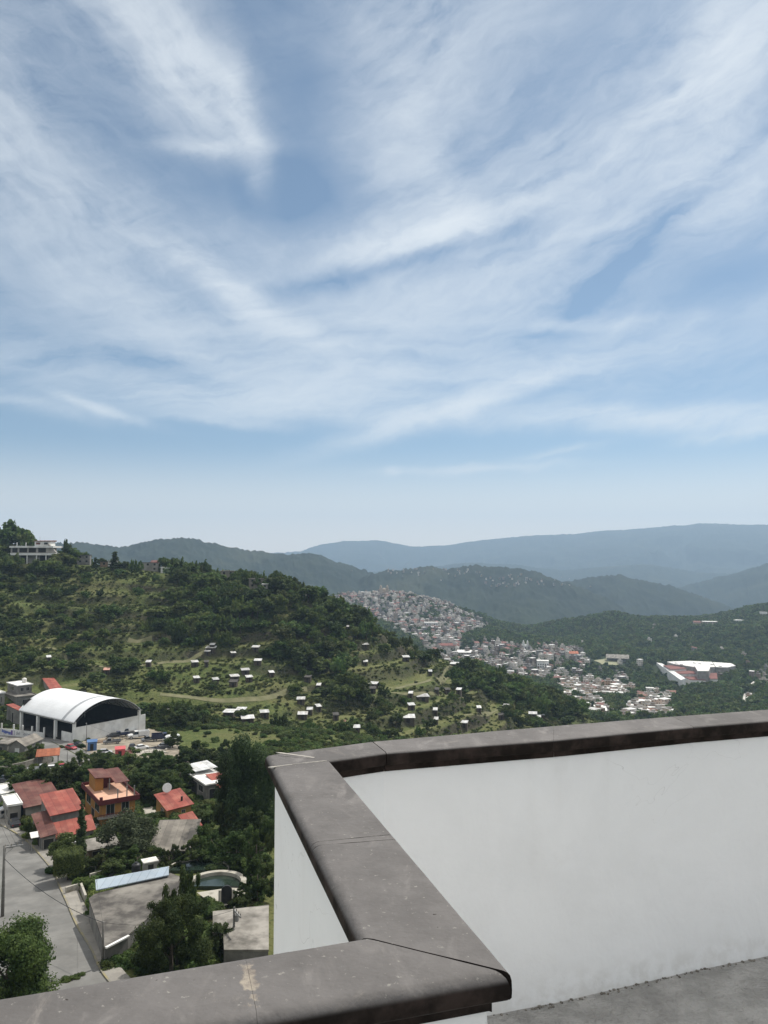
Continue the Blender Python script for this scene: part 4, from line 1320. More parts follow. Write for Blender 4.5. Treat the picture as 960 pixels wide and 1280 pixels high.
def house(name, label, nb, top, Rp, Lp, yaw=34, wall=None, roof='flat', rmat=None, over=.35, rise=.0, wins=(), doors=(), cat='house', group=None,
          zadd=0, depth=None, minb=3, para=.35, tip=0.0):
    wall = wall or M_block; rmat = rmat or M_whiteroof
    N_ = pick(*nb) if depth is None else at_y(nb[0], nb[1], depth)
    N_.z += zadd
    zt = at_y(nb[0], top, N_.y).z
    h = zt - N_.z
    c, s = math.cos(R(yaw)), math.sin(R(yaw))
    a = solve_len(N_, (c, s), zt, Rp); b = solve_len(N_, (-s, c), zt, Lp) if Lp is not None else minb
    b = max(b, 2.2); a = max(a, 2.2)
    e = empty(name, N_, R(yaw), label, cat, group)
    cx = N_.x + c * a / 2 - s * b / 2; cyy = N_.y + s * a / 2 + c * b / 2
    keep((cx, cyy), math.hypot(a, b) / 2 * .9)
    NOGROW.append([(N_.x - (c - s) * .3, N_.y - (s + c) * .3), (N_.x + c * a, N_.y + s * a), (N_.x + c * a - s * b, N_.y + s * a + c * b), (N_.x - s * b, N_.y + c * b)])
    mb = MB()
    if roof == 'flat':
        mb.prism([(0, 0), (a, 0), (a, b), (0, b)], -2.5, h - .18)
        mb.build('wall', wall, e)
        r = MB(); ov = over
        r.box(-ov, a + ov, -ov, b + ov, h - .178, h)
        if para:
            for (x0, x1, y0, y1) in ((-ov, a + ov, -ov, -ov + .15), (-ov, a + ov, b + ov - .15, b + ov), (-ov, -ov + .15, -ov + .151, b + ov - .151), (a + ov - .15, a + ov, -ov + .151, b + ov - .151)):
                r.box(x0, x1, y0, y1, h + .001, h + para)
        r.build('roof', rmat, e)
    elif roof == 'mono':      # single pitch: rise towards +y (back left), tip towards +x
        zs = [h, h + tip, h + tip + rise, h + rise]
        mb.prism([(0, 0), (a, 0), (a, b), (0, b)], -2.5, [z - .1 for z in zs]); mb.build('wall', wall, e)
        r = MB(); ov = over
        gx, gy = tip / a, rise / b
        q = [(-ov, -ov), (a + ov, -ov), (a + ov, b + ov), (-ov, b + ov)]
        zz = [h + gx * x + gy * y for x, y in q]
        r.prism(q, [z - .08 for z in zz], [z + .03 for z in zz]); r.build('roof', rmat, e)
    elif roof in ('gable', 'gabley'):
        mb.prism([(0, 0), (a, 0), (a, b), (0, b)], -2.5, h)
        if roof == 'gabley':   # ridge along y, gable faces the front
            mb.poly([(0, 0, h), (a, 0, h), (a / 2, 0, h + rise)]); mb.poly([(0, b, h), (a / 2, b, h + rise), (a, b, h)])
        else:
            mb.poly([(0, 0, h), (0, b / 2, h + rise), (0, b, h)]); mb.poly([(a, 0, h), (a, b, h), (a, b / 2, h + rise)])
        mb.build('wall', wall, e)
        r = MB(); ov = over
        W = a if roof == 'gabley' else b; D = b if roof == 'gabley' else a; k = rise / (W / 2)
        for sgn in (0, 1):
            w0, w1 = (-ov, W / 2) if sgn == 0 else (W / 2, W + ov)
            z0, z1 = (h - ov * k, h + rise) if sgn == 0 else (h + rise, h - ov * k)
            if roof == 'gabley': pts = [(w0, -ov), (w1, -ov), (w1, D + ov), (w0, D + ov)]; zz = [z0, z1, z1, z0]
            else: pts = [(-ov, w0), (D + ov, w0), (D + ov, w1), (-ov, w1)]; zz = [z0, z0, z1, z1]
            r.prism(pts, [z + .01 for z in zz], [z + .11 for z in zz])
        r.build('roof', rmat, e)
    elif roof == 'hip':
        mb.prism([(0, 0), (a, 0), (a, b), (0, b)], -2.5, h); mb.build('wall', wall, e)
        ov = over; r = MB(); A_, B_ = a + ov, b + ov
        i = min(a, b) / 2
        if a > b: rg = [(i, b / 2), (a - i, b / 2)]
        else: rg = [(a / 2, i), (a / 2, b - i)]
        c4 = [(-ov, -ov), (A_, -ov), (A_, B_), (-ov, B_)]
        lo = [(x, y, h - .05) for x, y in c4]; z2 = h + rise
        r.poly([lo[3], lo[2], lo[1], lo[0]])
        R0, R1 = (*rg[0], z2), (*rg[1], z2)
        if a > b:
            r.poly([lo[0], lo[1], R1, R0]); r.poly([lo[1], lo[2], R1]); r.poly([lo[2], lo[3], R0, R1]); r.poly([lo[3], lo[0], R0])
        else:
            r.poly([lo[0], lo[1], R0]); r.poly([lo[1], lo[2], R1, R0]); r.poly([lo[2], lo[3], R1]); r.poly([lo[3], lo[0], R0, R1])
        r.build('roof', rmat, e)
    for w in wins:
        f, u0, u1, z0, z1 = w[:5]; Lf = {'r': a, 'l': b, 'e': b}[f]
        window_on(e, f, a, b, u0 * Lf, u1 * Lf, z0 * h, z1 * h, False, *(w[5:]))
    for w in doors:
        f, u0, u1, z1 = w[:4]; Lf = {'r': a, 'l': b, 'e': b}[f]
        window_on(e, f, a, b, u0 * Lf, u1 * Lf, 0.02, z1 * h, True, *(w[4:]))
    e['dims'] = (a, b, h)
    return e, a, b, h

# --- the arched warehouse
M_truss = mat('dark_steel', (.05, .05, .05), (.08, .08, .078), 2, .7)
def hangar():
    Nn = at_z(92, 902, -51); Nn.z = gz(Nn.x, Nn.y)
    e = empty('arched_warehouse', Nn, R(53.13), 'large warehouse with a white barrel roof and open arched end above a white wall', 'warehouse')
    a, b = 24.5, 32.5; ez = -51 - Nn.z; rise = 5.3
    c4 = [Nn + Matrix.Rotation(R(53.13), 3, 'Z') @ Vector(v) for v in ((0, 0, 0), (a, 0, 0), (a, b, 0), (0, b, 0))]
    NOGROW.append([(p.x, p.y) for p in c4]); keep(((c4[0] + c4[2]) / 2)[:2], 17)
    Rr = (rise ** 2 + (a / 2) ** 2) / (2 * rise); zc = ez + rise - Rr; th = math.asin(a / 2 / Rr)
    n = 28
    arc = lambda q, off=0: (a / 2 - (Rr + off) * math.sin(th * 1.03 * (1 - 2 * q / n)), zc + (Rr + off) * math.cos(th * 1.03 * (1 - 2 * q / n)))
    def shell(y0, y1, mt, name, off=0.0):
        mb = MB()
        for q in range(n):
            (x0, z0), (x1, z1) = arc(q, off + .12), arc(q + 1, off + .12); (u0, w0), (u1, w1) = arc(q, off), arc(q + 1, off)
            mb.poly([(x0, y0, z0), (x1, y0, z1), (x1, y1, z1), (x0, y1, z0)]); mb.poly([(u0, y0, w0), (u0, y1, w0), (u1, y1, w1), (u1, y0, w1)])
            mb.poly([(x0, y0, z0), (u0, y0, w0), (u1, y0, w1), (x1, y0, z1)]); mb.poly([(x0, y1, z0), (x1, y1, z1), (u1, y1, w1), (u0, y1, w0)])
        return mb.build(name, mt, e, True)
    M_h2 = M_hangar
    shell(-.6, 5.2, M_h2, 'roof_sheet'); shell(5.2, 6.6, M_skyl, 'skylight_strip', .02); shell(6.6, 14, M_h2, 'roof_sheet'); shell(14, 24, M_h2, 'roof_sheet', .015); shell(24, b + .6, M_h2, 'roof_sheet')
    # ribs of the arch truss
    for y in (-.2, 8, 16, 24, 32):
        mb = MB()
        for off in (-.15, -.9): mb.tube([(arc(q, off)[0], y, arc(q, off)[1]) for q in range(n + 1)], .09, 5)
        for q in range(0, n, 1):
            A_, B_ = arc(q, -.15), arc(q + 1, -.9); mb.tube([(A_[0], y, A_[1]), (B_[0], y, B_[1])], .05, 4, False)
        mb.build('arch_truss', M_truss, e)
    for x, ys in ((0.25, (0.0, 10.8, 21.6, 32.2)), (a - .25, (0.0, 32.2))):
        for y in ys:
            mb = MB().box(x - .4, x + .4, y - .4, y + .4, -2, ez - .1); mb.build('column', M_whitewall, e)
    mb = MB().box(-.25, .30, -.6, b + .6, ez - .75, ez - .05); mb.build('eave_beam', M_steel, e)
    # white end wall, its top stepping down to the left
    mb = MB().prism([(.7, -.25), (a + 2.2, -.25), (a + 2.2, .05), (.7, .05)], -2.5, [4.45, 4.55, 4.55, 4.45]); mb.build('end_wall', M_whitewall, e)
    mb = MB().box(.9, a, b - .4, b - .15, -2, ez + 3.2); mb.prism([(a - .5, .1), (a - .2, .1), (a - .2, b - .5), (a - .5, b - .5)], -2, ez); mb.build('back_wall', M_darkin, e)  # back wall and floor near-black: inside shade put into the colour
    mb = MB().box(-.1, .15, .8, 6.6, -1.5, 2.7); mb.build('side_wall', M_whitewall, e)
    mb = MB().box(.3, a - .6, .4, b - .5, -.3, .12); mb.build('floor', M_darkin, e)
    # goods inside
    return e
hangar()

# --- white street wall with a painted banner
def banner_wall():
    A_, B_ = pick(55.5, 923), pick(-6, 919)
    d = (B_ - A_); L_ = d.length; yaw = math.atan2(-d.y, -d.x)
    e = empty('painted_wall', B_, yaw, 'long white boundary wall with blue and purple painted advert beside the warehouse', 'wall')
    hh = 2.5
    MB().box(0, L_, -.1, .1, -1.5, hh).build('wall', M_whitewall, e)
    for f in (.13, .38, .56, .75, .99): 
        MB().box(L_ * f - .22, L_ * f + .22, -.2, .2, -1.5, hh + 1.7).build('pillar', M_whitewall, e)
    MB().prism([(0, 0), (1, 0), (1, 1), (0, 1)], 0, 0.01)
    bl = MB()
    rnd = random.Random(3)
    x0 = L_ * .11
    for k in range(9):
        xa = x0 + k * .5; za = hh - .1 - k * .06
        bl.poly([(xa, -.106, za - rnd.uniform(.9, 1.3)), (xa + .62, -.106, za - rnd.uniform(.9, 1.4)), (xa + .62, -.106, za - rnd.uniform(.1, .5)), (xa, -.106, za - rnd.uniform(0, .25))])
    bl.build('painted_flourish', M_bluepaint, e)
    MB().box(L_ * .33, L_ * .40, -.108, -.1015, .7, hh - .3).build('painted_square', M_purple, e)
    cu = bpy.data.curves.new('lettering', 'FONT'); cu.body = 'del Texno'; cu.size = 1.55; cu.extrude = .004
    cu.materials.append(mat('dark_lettering', (.09, .09, .12), None))
    o = obj('lettering', cu, e); o.location = (L_ * .43, -.107, .95); o.rotation_euler = (R(90), 0, 0)
banner_wall()

# --- houses along the street -----------------------------------------------------------------
W2 = lambda f, u, z0=.35, z1=.75, w=.12: (f, u - w, u + w, z0, z1)
house('brick_house', 'tall grey block house under a bright red single-pitch sheet roof', (64, 1053), 1018.5, 103, 52, 34, M_block, 'mono', M_red, .4, 1.1,
      [W2('l', .6, .52, .8, .13)], tip=.2)
house('sheet_roof_house', 'low grey house with a dull maroon sheet roof beside the tall red-roofed house', (32, 1029), 1008.5, 75, 18, 34, M_cement, 'mono', M_maroon, .5, .9,
      [], [('l', .58, .9, .8, M_whitewall), ('l', .2, .45, .85, M_blue)], tip=.3)
house('porch', 'small porch with a dark rusty red roof in front of the tall grey house', (52, 1064), 1046, 60, 41, 34, M_block, 'mono', M_maroon, .3, 1.4, [], [('r', .1, .9, .8), ('l', .2, .8, .8)], 'porch', tip=.2)
house('annex', 'single-storey annex with a wide bright red sheet roof behind the thin cypress', (70, 1060), 1046, 117, 66, 34, M_block, 'mono', M_red, .35, 1.3, [W2('r', .4, .3, .7, .08)], [('r', .05, .2, .8)], tip=.25)
house('shed', 'open shed with a weathered grey concrete roof below the orange house', (111, 1078), 1062, 147, 106, 34, M_wood, 'mono', M_flatpale, .4, .5, [], [('r', .1, .5, .8), ('r', .6, .95, .8)], 'shed')
house('white_roof_house', 'flat white-roofed house at the left edge beside the maroon sheet roof', (10, 1031), 1007, 26, 4, 34, M_cement, 'flat', M_whiteroof, .3, 0, [W2('l', .2)], [('r', .1, .8, .6)], para=.2)
house('white_roof_house', 'second flat white roof behind, at the very left edge of the town', (2, 1008), 993, 14, -4, 34, M_cement, 'flat', M_whiteroof, .3, 0, [W2('r', .5)], para=.25)

# orange and maroon villa with a terracotta roof terrace
def villa():
    e, a, b, h = house('orange_villa', 'orange and maroon villa with a terracotta tiled roof terrace', (127, 1032), 1004.5, 169, 107, 34, M_orange, 'flat', M_maroonp, .7, 0,
        [('r', .12, .38, .42, .92), ('r', .58, .82, .45, .92), ('l', .15, .4, .45, .85), ('l', .65, .9, .4, .88), ('r', .55, .72, .08, .32)], [('l', .42, .6, .38)], para=.75)
    MB().box(-.54, a + .54, -.54, b + .54, h + .01, h + .16).build('terrace_paving', M_terra, e)
    # stair tower
    t = MB().box(a * .10, a * .36, b * .62, b * .98, h + .16, h + 2.9); tw = t.build('stair_tower', M_orange, e)
    MB().prism([(a * .06, b * .55), (a * .56, b * .55), (a * .56, b * 1.03), (a * .06, b * 1.03)], [h + 2.902, h + 2.6, h + 3.0, h + 3.3], [h + 3.05, h + 2.75, h + 3.15, h + 3.45]).build('tower_roof', M_maroon, e)
    MB().box(a * .38, a * .55, b * .72, b * .97, h + .16, h + 2.5).build('tower_recess', M_maroonp, e)
    for (x, y) in ((a * .53, b * .58), (a * .75, .2), (a * .98, .2), (a * .45, -.3), (a * .98, b * .4)):
        MB().box(x - .09, x + .09, y - .09, y + .09, h + .1, h + 2.4).build('terrace_post', M_steel, e)
    MB().prism([(a * .58, b * .35), (a * 1.03, b * .35), (a * 1.03, b * 1.0), (a * .58, b * 1.0)], [h + 2.1, h + 2.1, h + 2.9, h + 2.9], [h + 2.2, h + 2.2, h + 3.0, h + 3.0]).build('canopy_roof', M_maroon, e)
    MB().box(a * .6, a * 1.0, b * .96, b * .99, h + .16, h + 2.8).build('canopy_wall', M_maroonp, e)
    MB().box(-.5, .0, -.5, .0, h - .2, h + 1.25).build('corner_finial', M_maroonp, e)
    # lower balcony band
    MB().box(-.9, a * .9, -1.0, -.003, h * .34, h * .40).build('balcony_slab', M_cement, e)
    mb = MB()
    for k in range(24):
        x = -.8 + k * (a * .9 + .7) / 23; mb.box(x - .03, x + .03, -.97, -.91, h * .40, h * .52)
    mb.box(-.86, a * .9, -.99, -.89, h * .52 + .002, h * .545); mb.build('balcony_railing', M_maroonp, e)
villa()

# yellow house with red roof
def yellow_house():
    e, a, b, h = house('yellow_house', 'small ochre yellow house with a red pitched roof and white satellite dish', (210, 1027), 1012, 239, 195.5, 34, M_yellow, 'mono', M_red, .45, 1.0,
        [('r', .58, .74, .42, .78), ('l', .35, .6, .4, .75)], [('r', .18, .30, .72)], tip=.35)
    mb = MB().tube([(a * .45, b * .95, h + 1.0), (a * .45, b * .95, h + 2.0)], .06, 6)
    prof = [(0.05 + .9 * k / 6, .28 * (k / 6) ** 2) for k in range(7)]
    m2 = MB().lathe(prof + [(.93, .30), (.05, .03)], (0, 0, 0), 18)
    d = m2.build('satellite_dish', M_whitewall, e, True); d.location = (a * .45, b * .95, h + 2.1); d.rotation_euler = (R(62), 0, R(-30))
    mb.build('dish_mast', M_steel, e)
    MB().tube([(a * .75, b * .3, h + .5), (a * .75, b * .3, h + 1.4)], .22, 8).build('roof_vent', M_black, e)
yellow_house()
house('red_annex', 'low lean-to with a striped red sheet roof against the yellow house', (236, 1045), 1035.5, 250, 225, 34, M_cement, 'mono', M_red, .3, 1.0, [], [('r', .2, .7, .8)], 'annex', tip=.2)
e, a, b, h = house('white_and_red_house', 'house with a white flat roof and a red sheet porch near the tall dark trees', (258, 1001), 980.5, 287, 236, 34, M_block, 'flat', M_whiteroof, .4, 0, [W2('l', .3)], [('r', .1, .45, .7), ('l', .5, .8, .75)], para=.1)
MB().prism([(a * .38, -2.2), (a + .6, -2.2), (a + .6, b * .55), (a * .38, b * .55)], [h - .6, h - .6, h + .35, h + .35], [h - .5, h - .5, h + .45, h + .45]).build('porch_roof', M_red, e)
for x in (a * .42, a + .4): MB().box(x - .1, x + .1, -2.0, -1.8, -2, h - .62).build('porch_post', M_cement, e)
MB().prism([(a * .1, b * .75), (a * 1.1, b * .75), (a * 1.1, b * 1.35), (a * .1, b * 1.35)], [h + .7, h + 1.0, h + 1.1, h + .8], [h + .78, h + 1.08, h + 1.18, h + .88]).build('white_awning', M_tin, e)
for x in (a * .15, a * 1.05): 
    for y in (b * .8, b * 1.3): MB().box(x - .06, x + .06, y - .06, y + .06, -2, h + .72).build('awning_post', M_steel, e)
house('grey_shed', 'long shed with a weathered grey corrugated roof below the yellow house', (188, 1077), 1062.5, 236, None, 4, M_block, 'mono', M_asb, .5, 1.7, [], [('r', .55, .95, .8)], 'shed', minb=8.5)

# --- the big grey-roofed workshop on the corner
def poly_building(name, label, cat, pxs, zroof, wall, rmat, thick=.22, over=.0, zg=None):
    P = [at_z(x, y, zroof) for x, y in pxs]
    A2 = sum(P[i].x * P[(i + 1) % len(P)].y - P[(i + 1) % len(P)].x * P[i].y for i in range(len(P)))
    if A2 < 0: P = P[::-1]
    c = sum(P, Vector()) / len(P)
    g = zg if zg is not None else min(gz(p.x, p.y) for p in P)
    e = empty(name, (c.x, c.y, g), 0, label, cat)
    loc = [(p.x - c.x, p.y - c.y) for p in P]
    MB().prism([(x * .985, y * .985) for x, y in loc], -2.5, zroof - g - thick).build('wall', wall, e)
    MB().prism(loc, zroof - g - thick + .002, zroof - g).build('roof', rmat, e)
    NOGROW.append([(p.x, p.y) for p in P])
    return e, c, loc, zroof - g
ZR = -44.5
e, c, loc, h = poly_building('corner_workshop', 'wide workshop with a stained grey concrete roof on the street corner', 'workshop',
    [(131, 1184), (160, 1169), (192, 1141), (214, 1118), (231, 1098), (213, 1091), (118, 1117.5), (111, 1123)], ZR, M_block, M_flatgrey)
def wpt(x, y, z): return at_z(x, y, z) - Vector((c.x, c.y, gz(0, 0) * 0)) 
def wl(x, y, dz=0): p = at_z(x, y, ZR); return (p.x - c.x, p.y - c.y)
A_, B_, C_, D_ = wl(120, 1116), wl(211, 1097), wl(211, 1089), wl(119, 1106)
MB().prism([A_, B_, C_, D_], h + .25, [h + .38, h + .38, h + .7, h + .7]).build('blue_sheet', M_bluesheet, e)
w = wl(131, 1184); w2 = wl(160, 1169); 
t = (Vector(w2) - Vector(w)).normalized(); n_ = Vector((t.y, -t.x))
MB().prism([tuple(Vector(w) + n_ * .35), tuple(Vector(w2) + n_ * .35), w2, w], h - .12, h + .06).build('eave_flashing', M_whiteroof, e)
for f in (.15, .55, .9):
    p = Vector(w).lerp(Vector(wl(192, 1141)), f); MB().box(p.x - .12, p.x + .12, p.y - .15, p.y + .1, -2, h - .24).build('wall_pilaster', M_cement, e)
# lean-to wall with yard gate left of the workshop
def low_wall(name, label, pxs, hh, th, mt, cat='wall', group=None):
    P = [pick(*p) for p in pxs]
    base = P[0]
    e = empty(name, base, 0, label, cat, group)
    mb = MB()
    for p, q in zip(P, P[1:]):
        d = Vector((q.x - p.x, q.y - p.y)).normalized(); n = Vector((-d.y, d.x)) * th / 2
        pts = [(p.x - base.x - n.x, p.y - base.y - n.y), (q.x - base.x - n.x, q.y - base.y - n.y), (q.x - base.x + n.x, q.y - base.y + n.y), (p.x - base.x + n.x, p.y - base.y + n.y)]
        zs = [p.z - base.z, q.z - base.z, q.z - base.z, p.z - base.z]
        mb.prism(pts, [z - 1 for z in zs], [z + hh for z in zs])
    mb.build('wall', mt, e)
    return e
low_wall('garden_wall', 'low pale garden wall by the pavement next to the workshop', [(82, 1118), (101, 1112), (107, 1128)], 1.0, .3, M_pondrim)
low_wall('stone_wall', 'long dark rubble wall across the left foreground of the warehouse', [(-6, 972), (30, 964), (64, 953)], 2.4, .5, M_stonewall)
low_wall('yard_wall', 'short grey wall behind the workshop water tanks', [(112, 1106), (150, 1094), (205, 1083)], 1.6, .25, M_pondrim)

# flat concrete roof near the pond
e, c, loc, h = poly_building('flat_roof_building', 'small building with a bare pale concrete roof beside the terrace corner', 'building',
    [(266, 1139), (336, 1131), (336, 1187), (280, 1187), (279, 1167), (266, 1166)], -44.3, M_block, M_flatpale)

# pond terraces
def pond(name, label, cpx, r, z0, a0, a1, rim, hh, inner):
    c = pick(*cpx)
    e = empty(name, c, 0, label, 'pond')
    n = 28; mb = MB()
    for k in range(n):
        b0, b1 = R(a0 + (a1 - a0) * k / n), R(a0 + (a1 - a0) * (k + 1) / n)
        mb.prism([(r * math.cos(b0), r * math.sin(b0)), ((r + rim) * math.cos(b0), (r + rim) * math.sin(b0)), ((r + rim) * math.cos(b1), (r + rim) * math.sin(b1)), (r * math.cos(b1), r * math.sin(b1))], -2, hh)
    mb.build('rim', M_pondrim, e)
    pts = [(r * .999 * math.cos(R(a0 + (a1 - a0) * k / n)), r * .999 * math.sin(R(a0 + (a1 - a0) * k / n))) for k in range(n + 1)]
    MB().prism(pts, -2, hh - inner).build('water', M_water, e)
    keep(c[:2], r * .8)
    return e
pond('round_pond', 'upper round pond of dark green water with a thin white rim', (246, 1093), 4.6, 0, 8, 176, .3, .8, .35)
pond('round_pond', 'lower pond of teal water held by a thick pale curved wall', (270, 1112), 3.6, 0, -4, 184, .8, 1.1, .5)
px_patch('patio', [(246, 1120), (304, 1112), (316, 1128), (268, 1140), (262, 1132)], M_pondrim, .5)
# arched black gateway on the patio
def gateway():
    p = pick(283, 1134)
    e = empty('garden_gateway', p, R(10), 'dark arched garden gateway standing on the pale patio', 'gateway')
    mb = MB()
    pts = [(-.75, 0), (.75, 0), (.75, 2.2)] + [(.75 * math.cos(R(q)), 2.2 + .75 * math.sin(R(q))) for q in range(20, 170, 20)] + [(-.75, 2.2)]
    mb.poly([(x, -.15, z) for x, z in pts]); mb.poly([(x, .15, z) for x, z in reversed(pts)])
    for (x0, z0), (x1, z1) in zip(pts, pts[1:] + pts[:1]): mb.poly([(x0, -.15, z0), (x0, .15, z0), (x1, .15, z1), (x1, -.15, z1)])
    mb.build('gate_leaf', M_black, e)
    mb = MB()
    mb.box(-1.1, -.78, -.22, .22, -.3, 2.4); mb.build('gate_pier', M_pondrim, e)
    MB().box(.78, 1.1, -.22, .22, -.3, 2.4).build('gate_pier', M_pondrim, e)
gateway()

# --- houses behind and left of the warehouse
house('red_lean_to', 'grey building with a red sheet roof against the left flank of the warehouse', (25.5, 908), 889, 28, 8.5, 53, M_block, 'mono', M_red, .3, 1.2, [], [('l', .5, .62, .8)], 'building')
house('block_house', 'grey two-storey block house with a white flat roof behind the warehouse', (22, 872), 857, 40, 9.5, 45, M_block, 'flat', M_whiteroof, .4, 0, [W2('r', .3, .5, .8), W2('r', .7, .5, .8), W2('l', .5, .5, .8)], para=.15)
house('low_block_house', 'low grey unfinished block house in front of the two-storey block house', (20, 886), 872, 47, 3, 45, M_block, 'flat', M_flatgrey, .2, 0, [W2('r', .4), W2('l', .5)], para=.3)
house('far_red_roof_shed', 'shed with a bright red roof seen over the top of the warehouse', (63, 872), 861.5, 77, 53, 30, M_cement, 'mono', M_red, .3, .8, [W2('r', .5)], cat='shed')
house('white_roof_cottage', 'pale-roofed cottage at the left edge behind the warehouse', (-3, 884), 867, 6, -25, 45, M_cement, 'flat', M_whiteroof, .3, 0, [W2('r', .5)])
house('gable_house', 'grey gabled house with one pale window in front of the side road', (10.5, 945), 932, 31, None, -6, M_block, 'gabley', M_asb, .3, 1.5, [('r', .38, .68, .3, .8, M_whitewall)], minb=9)
house('flat_house', 'low house with a pale flat roof left of the grey gabled house', (-10, 943), 930, 9, None, -4, M_block, 'flat', M_flatpale, .2, 0, [W2('r', .6)], minb=8, para=.15)
def canopy():
    N_ = pick(57, 958)
    e = empty('tile_canopy', N_, R(20), 'open canopy with an orange tiled roof on thin posts beside the side road', 'canopy')
    MB().prism([(-2.4, -1.6), (3.4, -1.6), (3.4, 2.6), (-2.4, 2.6)], [2.9, 2.9, 3.9, 3.9], [3.05, 3.05, 4.05, 4.05]).build('roof', M_tile, e)
    for x, y in ((-2, -1.3), (3, -1.3), (-2, 2.3), (3, 2.3)): MB().tube([(x, y, -.5), (x, y, 2.9 + (y + 1.6) * .238)], .08, 6).build('post', M_steel, e)
canopy()
def awning(px, py, w, d, hh, label, mt=None, yaw=34):
    N_ = pick(px, py); e = empty('awning', N_, R(yaw), label, 'awning')
    MB().prism([(-w / 2, -d / 2), (w / 2, -d / 2), (w / 2, d / 2), (-w / 2, d / 2)], [hh, hh, hh + .5, hh + .5], [hh + .05, hh + .05, hh + .55, hh + .55]).build('canvas', mt or M_whiteroof, e)
    for x in (-w / 2 + .1, w / 2 - .1):
        for y in (-d / 2 + .1, d / 2 - .1): MB().tube([(x, y, -.4), (x, y, hh + .02 + (y + d / 2) / d * .5)], .05, 5).build('pole', M_steel, e)
awning(46, 1062, 2.2, 1.6, 2.3, 'small white awning over the pavement by the rusty porch')
awning(93, 1066, 2.4, 1.6, 2.0, 'white awning beside the annex with the wide red roof')
px_patch('pale_courtyard', [(100, 1028), (112, 1022), (118, 1030), (106, 1040)], M_whiteroof, .08)
px_patch('pale_patio', [(172, 1012), (190, 1008), (200, 1020), (185, 1026), (174, 1022)], M_pondrim, .08)

# water tanks standing on roofs and walls
def water_tank(p, label, r=.62, hh=1.35, mt=None):
    e = empty('water_tank', p, 0, label, 'water tank', 'water tanks')
    mt = mt or M_black
    prof = [(r * .96, 0), (r, .05), (r, hh * .30), (r * .96, hh * .33), (r, hh * .36), (r, hh * .64), (r * .96, hh * .67), (r, hh * .70), (r, hh * .86), (r * .7, hh * .98), (r * .36, hh * 1.05)]
    MB().lathe(prof, seg=18).build('tank', mt, e, True)
    MB().lathe([(r * .40, hh * 1.05), (r * .42, hh * 1.08), (r * .38, hh * 1.13), (r * .1, hh * 1.15)], seg=14).build('lid', mt, e)
def on(px, py, z): p = at_z(px, py, z); return p
water_tank(on(170, 1091, -45.6) + Vector((0, 0, 0)), 'black plastic water tank on the wall behind the pale blue sheet')
p = pick(25.5, 868); water_tank(Vector((p.x, p.y + 3, at_y(25.5, 852.5, p.y + 3).z)), 'pale water tank standing on the roof of the two-storey block house', .9, 1.5, M_whiteroof)
p = pick(130, 1098); water_tank(Vector((p.x, p.y, p.z + 1.4)), 'black barrel tank at the street end of the pale blue sheet', .45, 1.1)
def pump_hut():
    p = at_z(187, 1089, -46.2)
    e = empty('pump_hut', p, R(30), 'little cement hut with a white slab roof beside the black water tank', 'hut')
    MB().box(-.9, .9, -.7, .7, -1.5, 1.5).build('wall', M_cement, e); MB().box(-1.1, 1.1, -.9, .9, 1.502, 1.66).build('roof', M_whiteroof, e)
    MB().box(-.4, .4, -.72, -.702, -.4, 1.2).build('door', M_darkin, e)
pump_hut()
# ------------------------------------------------------------------ vehicles
def car_paint(name, c, rough=.3):
    return mat(name, c, tuple(x * .85 for x in c), 2, rough, spec=.5)
P_white, P_red, P_dark, P_grey, P_navy, P_silver = (car_paint('white_paint', (.70, .70, .69)), car_paint('red_paint', (.36, .03, .035)), car_paint('black_paint', (.022, .024, .03)),
    car_paint('grey_paint', (.16, .165, .17)), car_paint('navy_paint', (.02, .028, .07)), car_paint('silver_paint', (.40, .41, .42)))
M_tyre = mat('rubber', (.018, .018, .018), (.03, .03, .03), 4, .9)
M_rim = mat('wheel_rim', (.40, .40, .40), None, rough=.4, metal=.6)
M_lamp = mat('lamp_glass', (.62, .63, .62), None, rough=.15, spec=.6)
M_tail = mat('tail_lamp', (.30, .02, .02), None, rough=.25)

def wheel(e, x, y, r, w):
    mb = MB(); n = 16
    prof = [(r * .62, -w / 2), (r * .94, -w / 2), (r, -w * .3), (r, w * .3), (r * .94, w / 2), (r * .62, w / 2)]
    rings = []
    for rr, q in prof: rings.append([(x + rr * math.cos(2 * math.pi * k / n), y + q, r + rr * math.sin(2 * math.pi * k / n)) for k in range(n)])
    for a, b in zip(rings, rings[1:]):
        for k in range(n): mb.poly([a[k], b[k], b[(k + 1) % n], a[(k + 1) % n]])
    o = mb.build('wheel', M_tyre, e, True)
    m2 = MB(); s = 1 if y > 0 else -1
    m2.poly([(x + r * .63 * math.cos(2 * math.pi * k / n), y + s * w * .38, r + r * .63 * math.sin(2 * math.pi * k / n)) for k in (range(n) if s < 0 else range(n - 1, -1, -1))])
    m2.poly([(x + r * .63 * math.cos(2 * math.pi * k / n), y - s * w * .38, r + r * .63 * math.sin(2 * math.pi * k / n)) for k in (range(n) if s > 0 else range(n - 1, -1, -1))])
    m2.build('rim', M_rim, o)

def loft(mb, secs):
    """closed rings lofted; each ring list of points"""
    for a, b in zip(secs, secs[1:]):
        n = len(a)
        for k in range(n): mb.poly([a[k], a[(k + 1) % n], b[(k + 1) % n], b[k]])
    mb.poly(list(reversed(secs[0]))); mb.poly(secs[-1])

def body_ring(x, w, z0, z1, r=.12):
    return [(x, -w, z0 + r), (x, -w + r * .4, z0), (x, w - r * .4, z0), (x, w, z0 + r), (x, w, z1 - r), (x, w - r, z1), (x, -w + r, z1), (x, -w, z1 - r)]

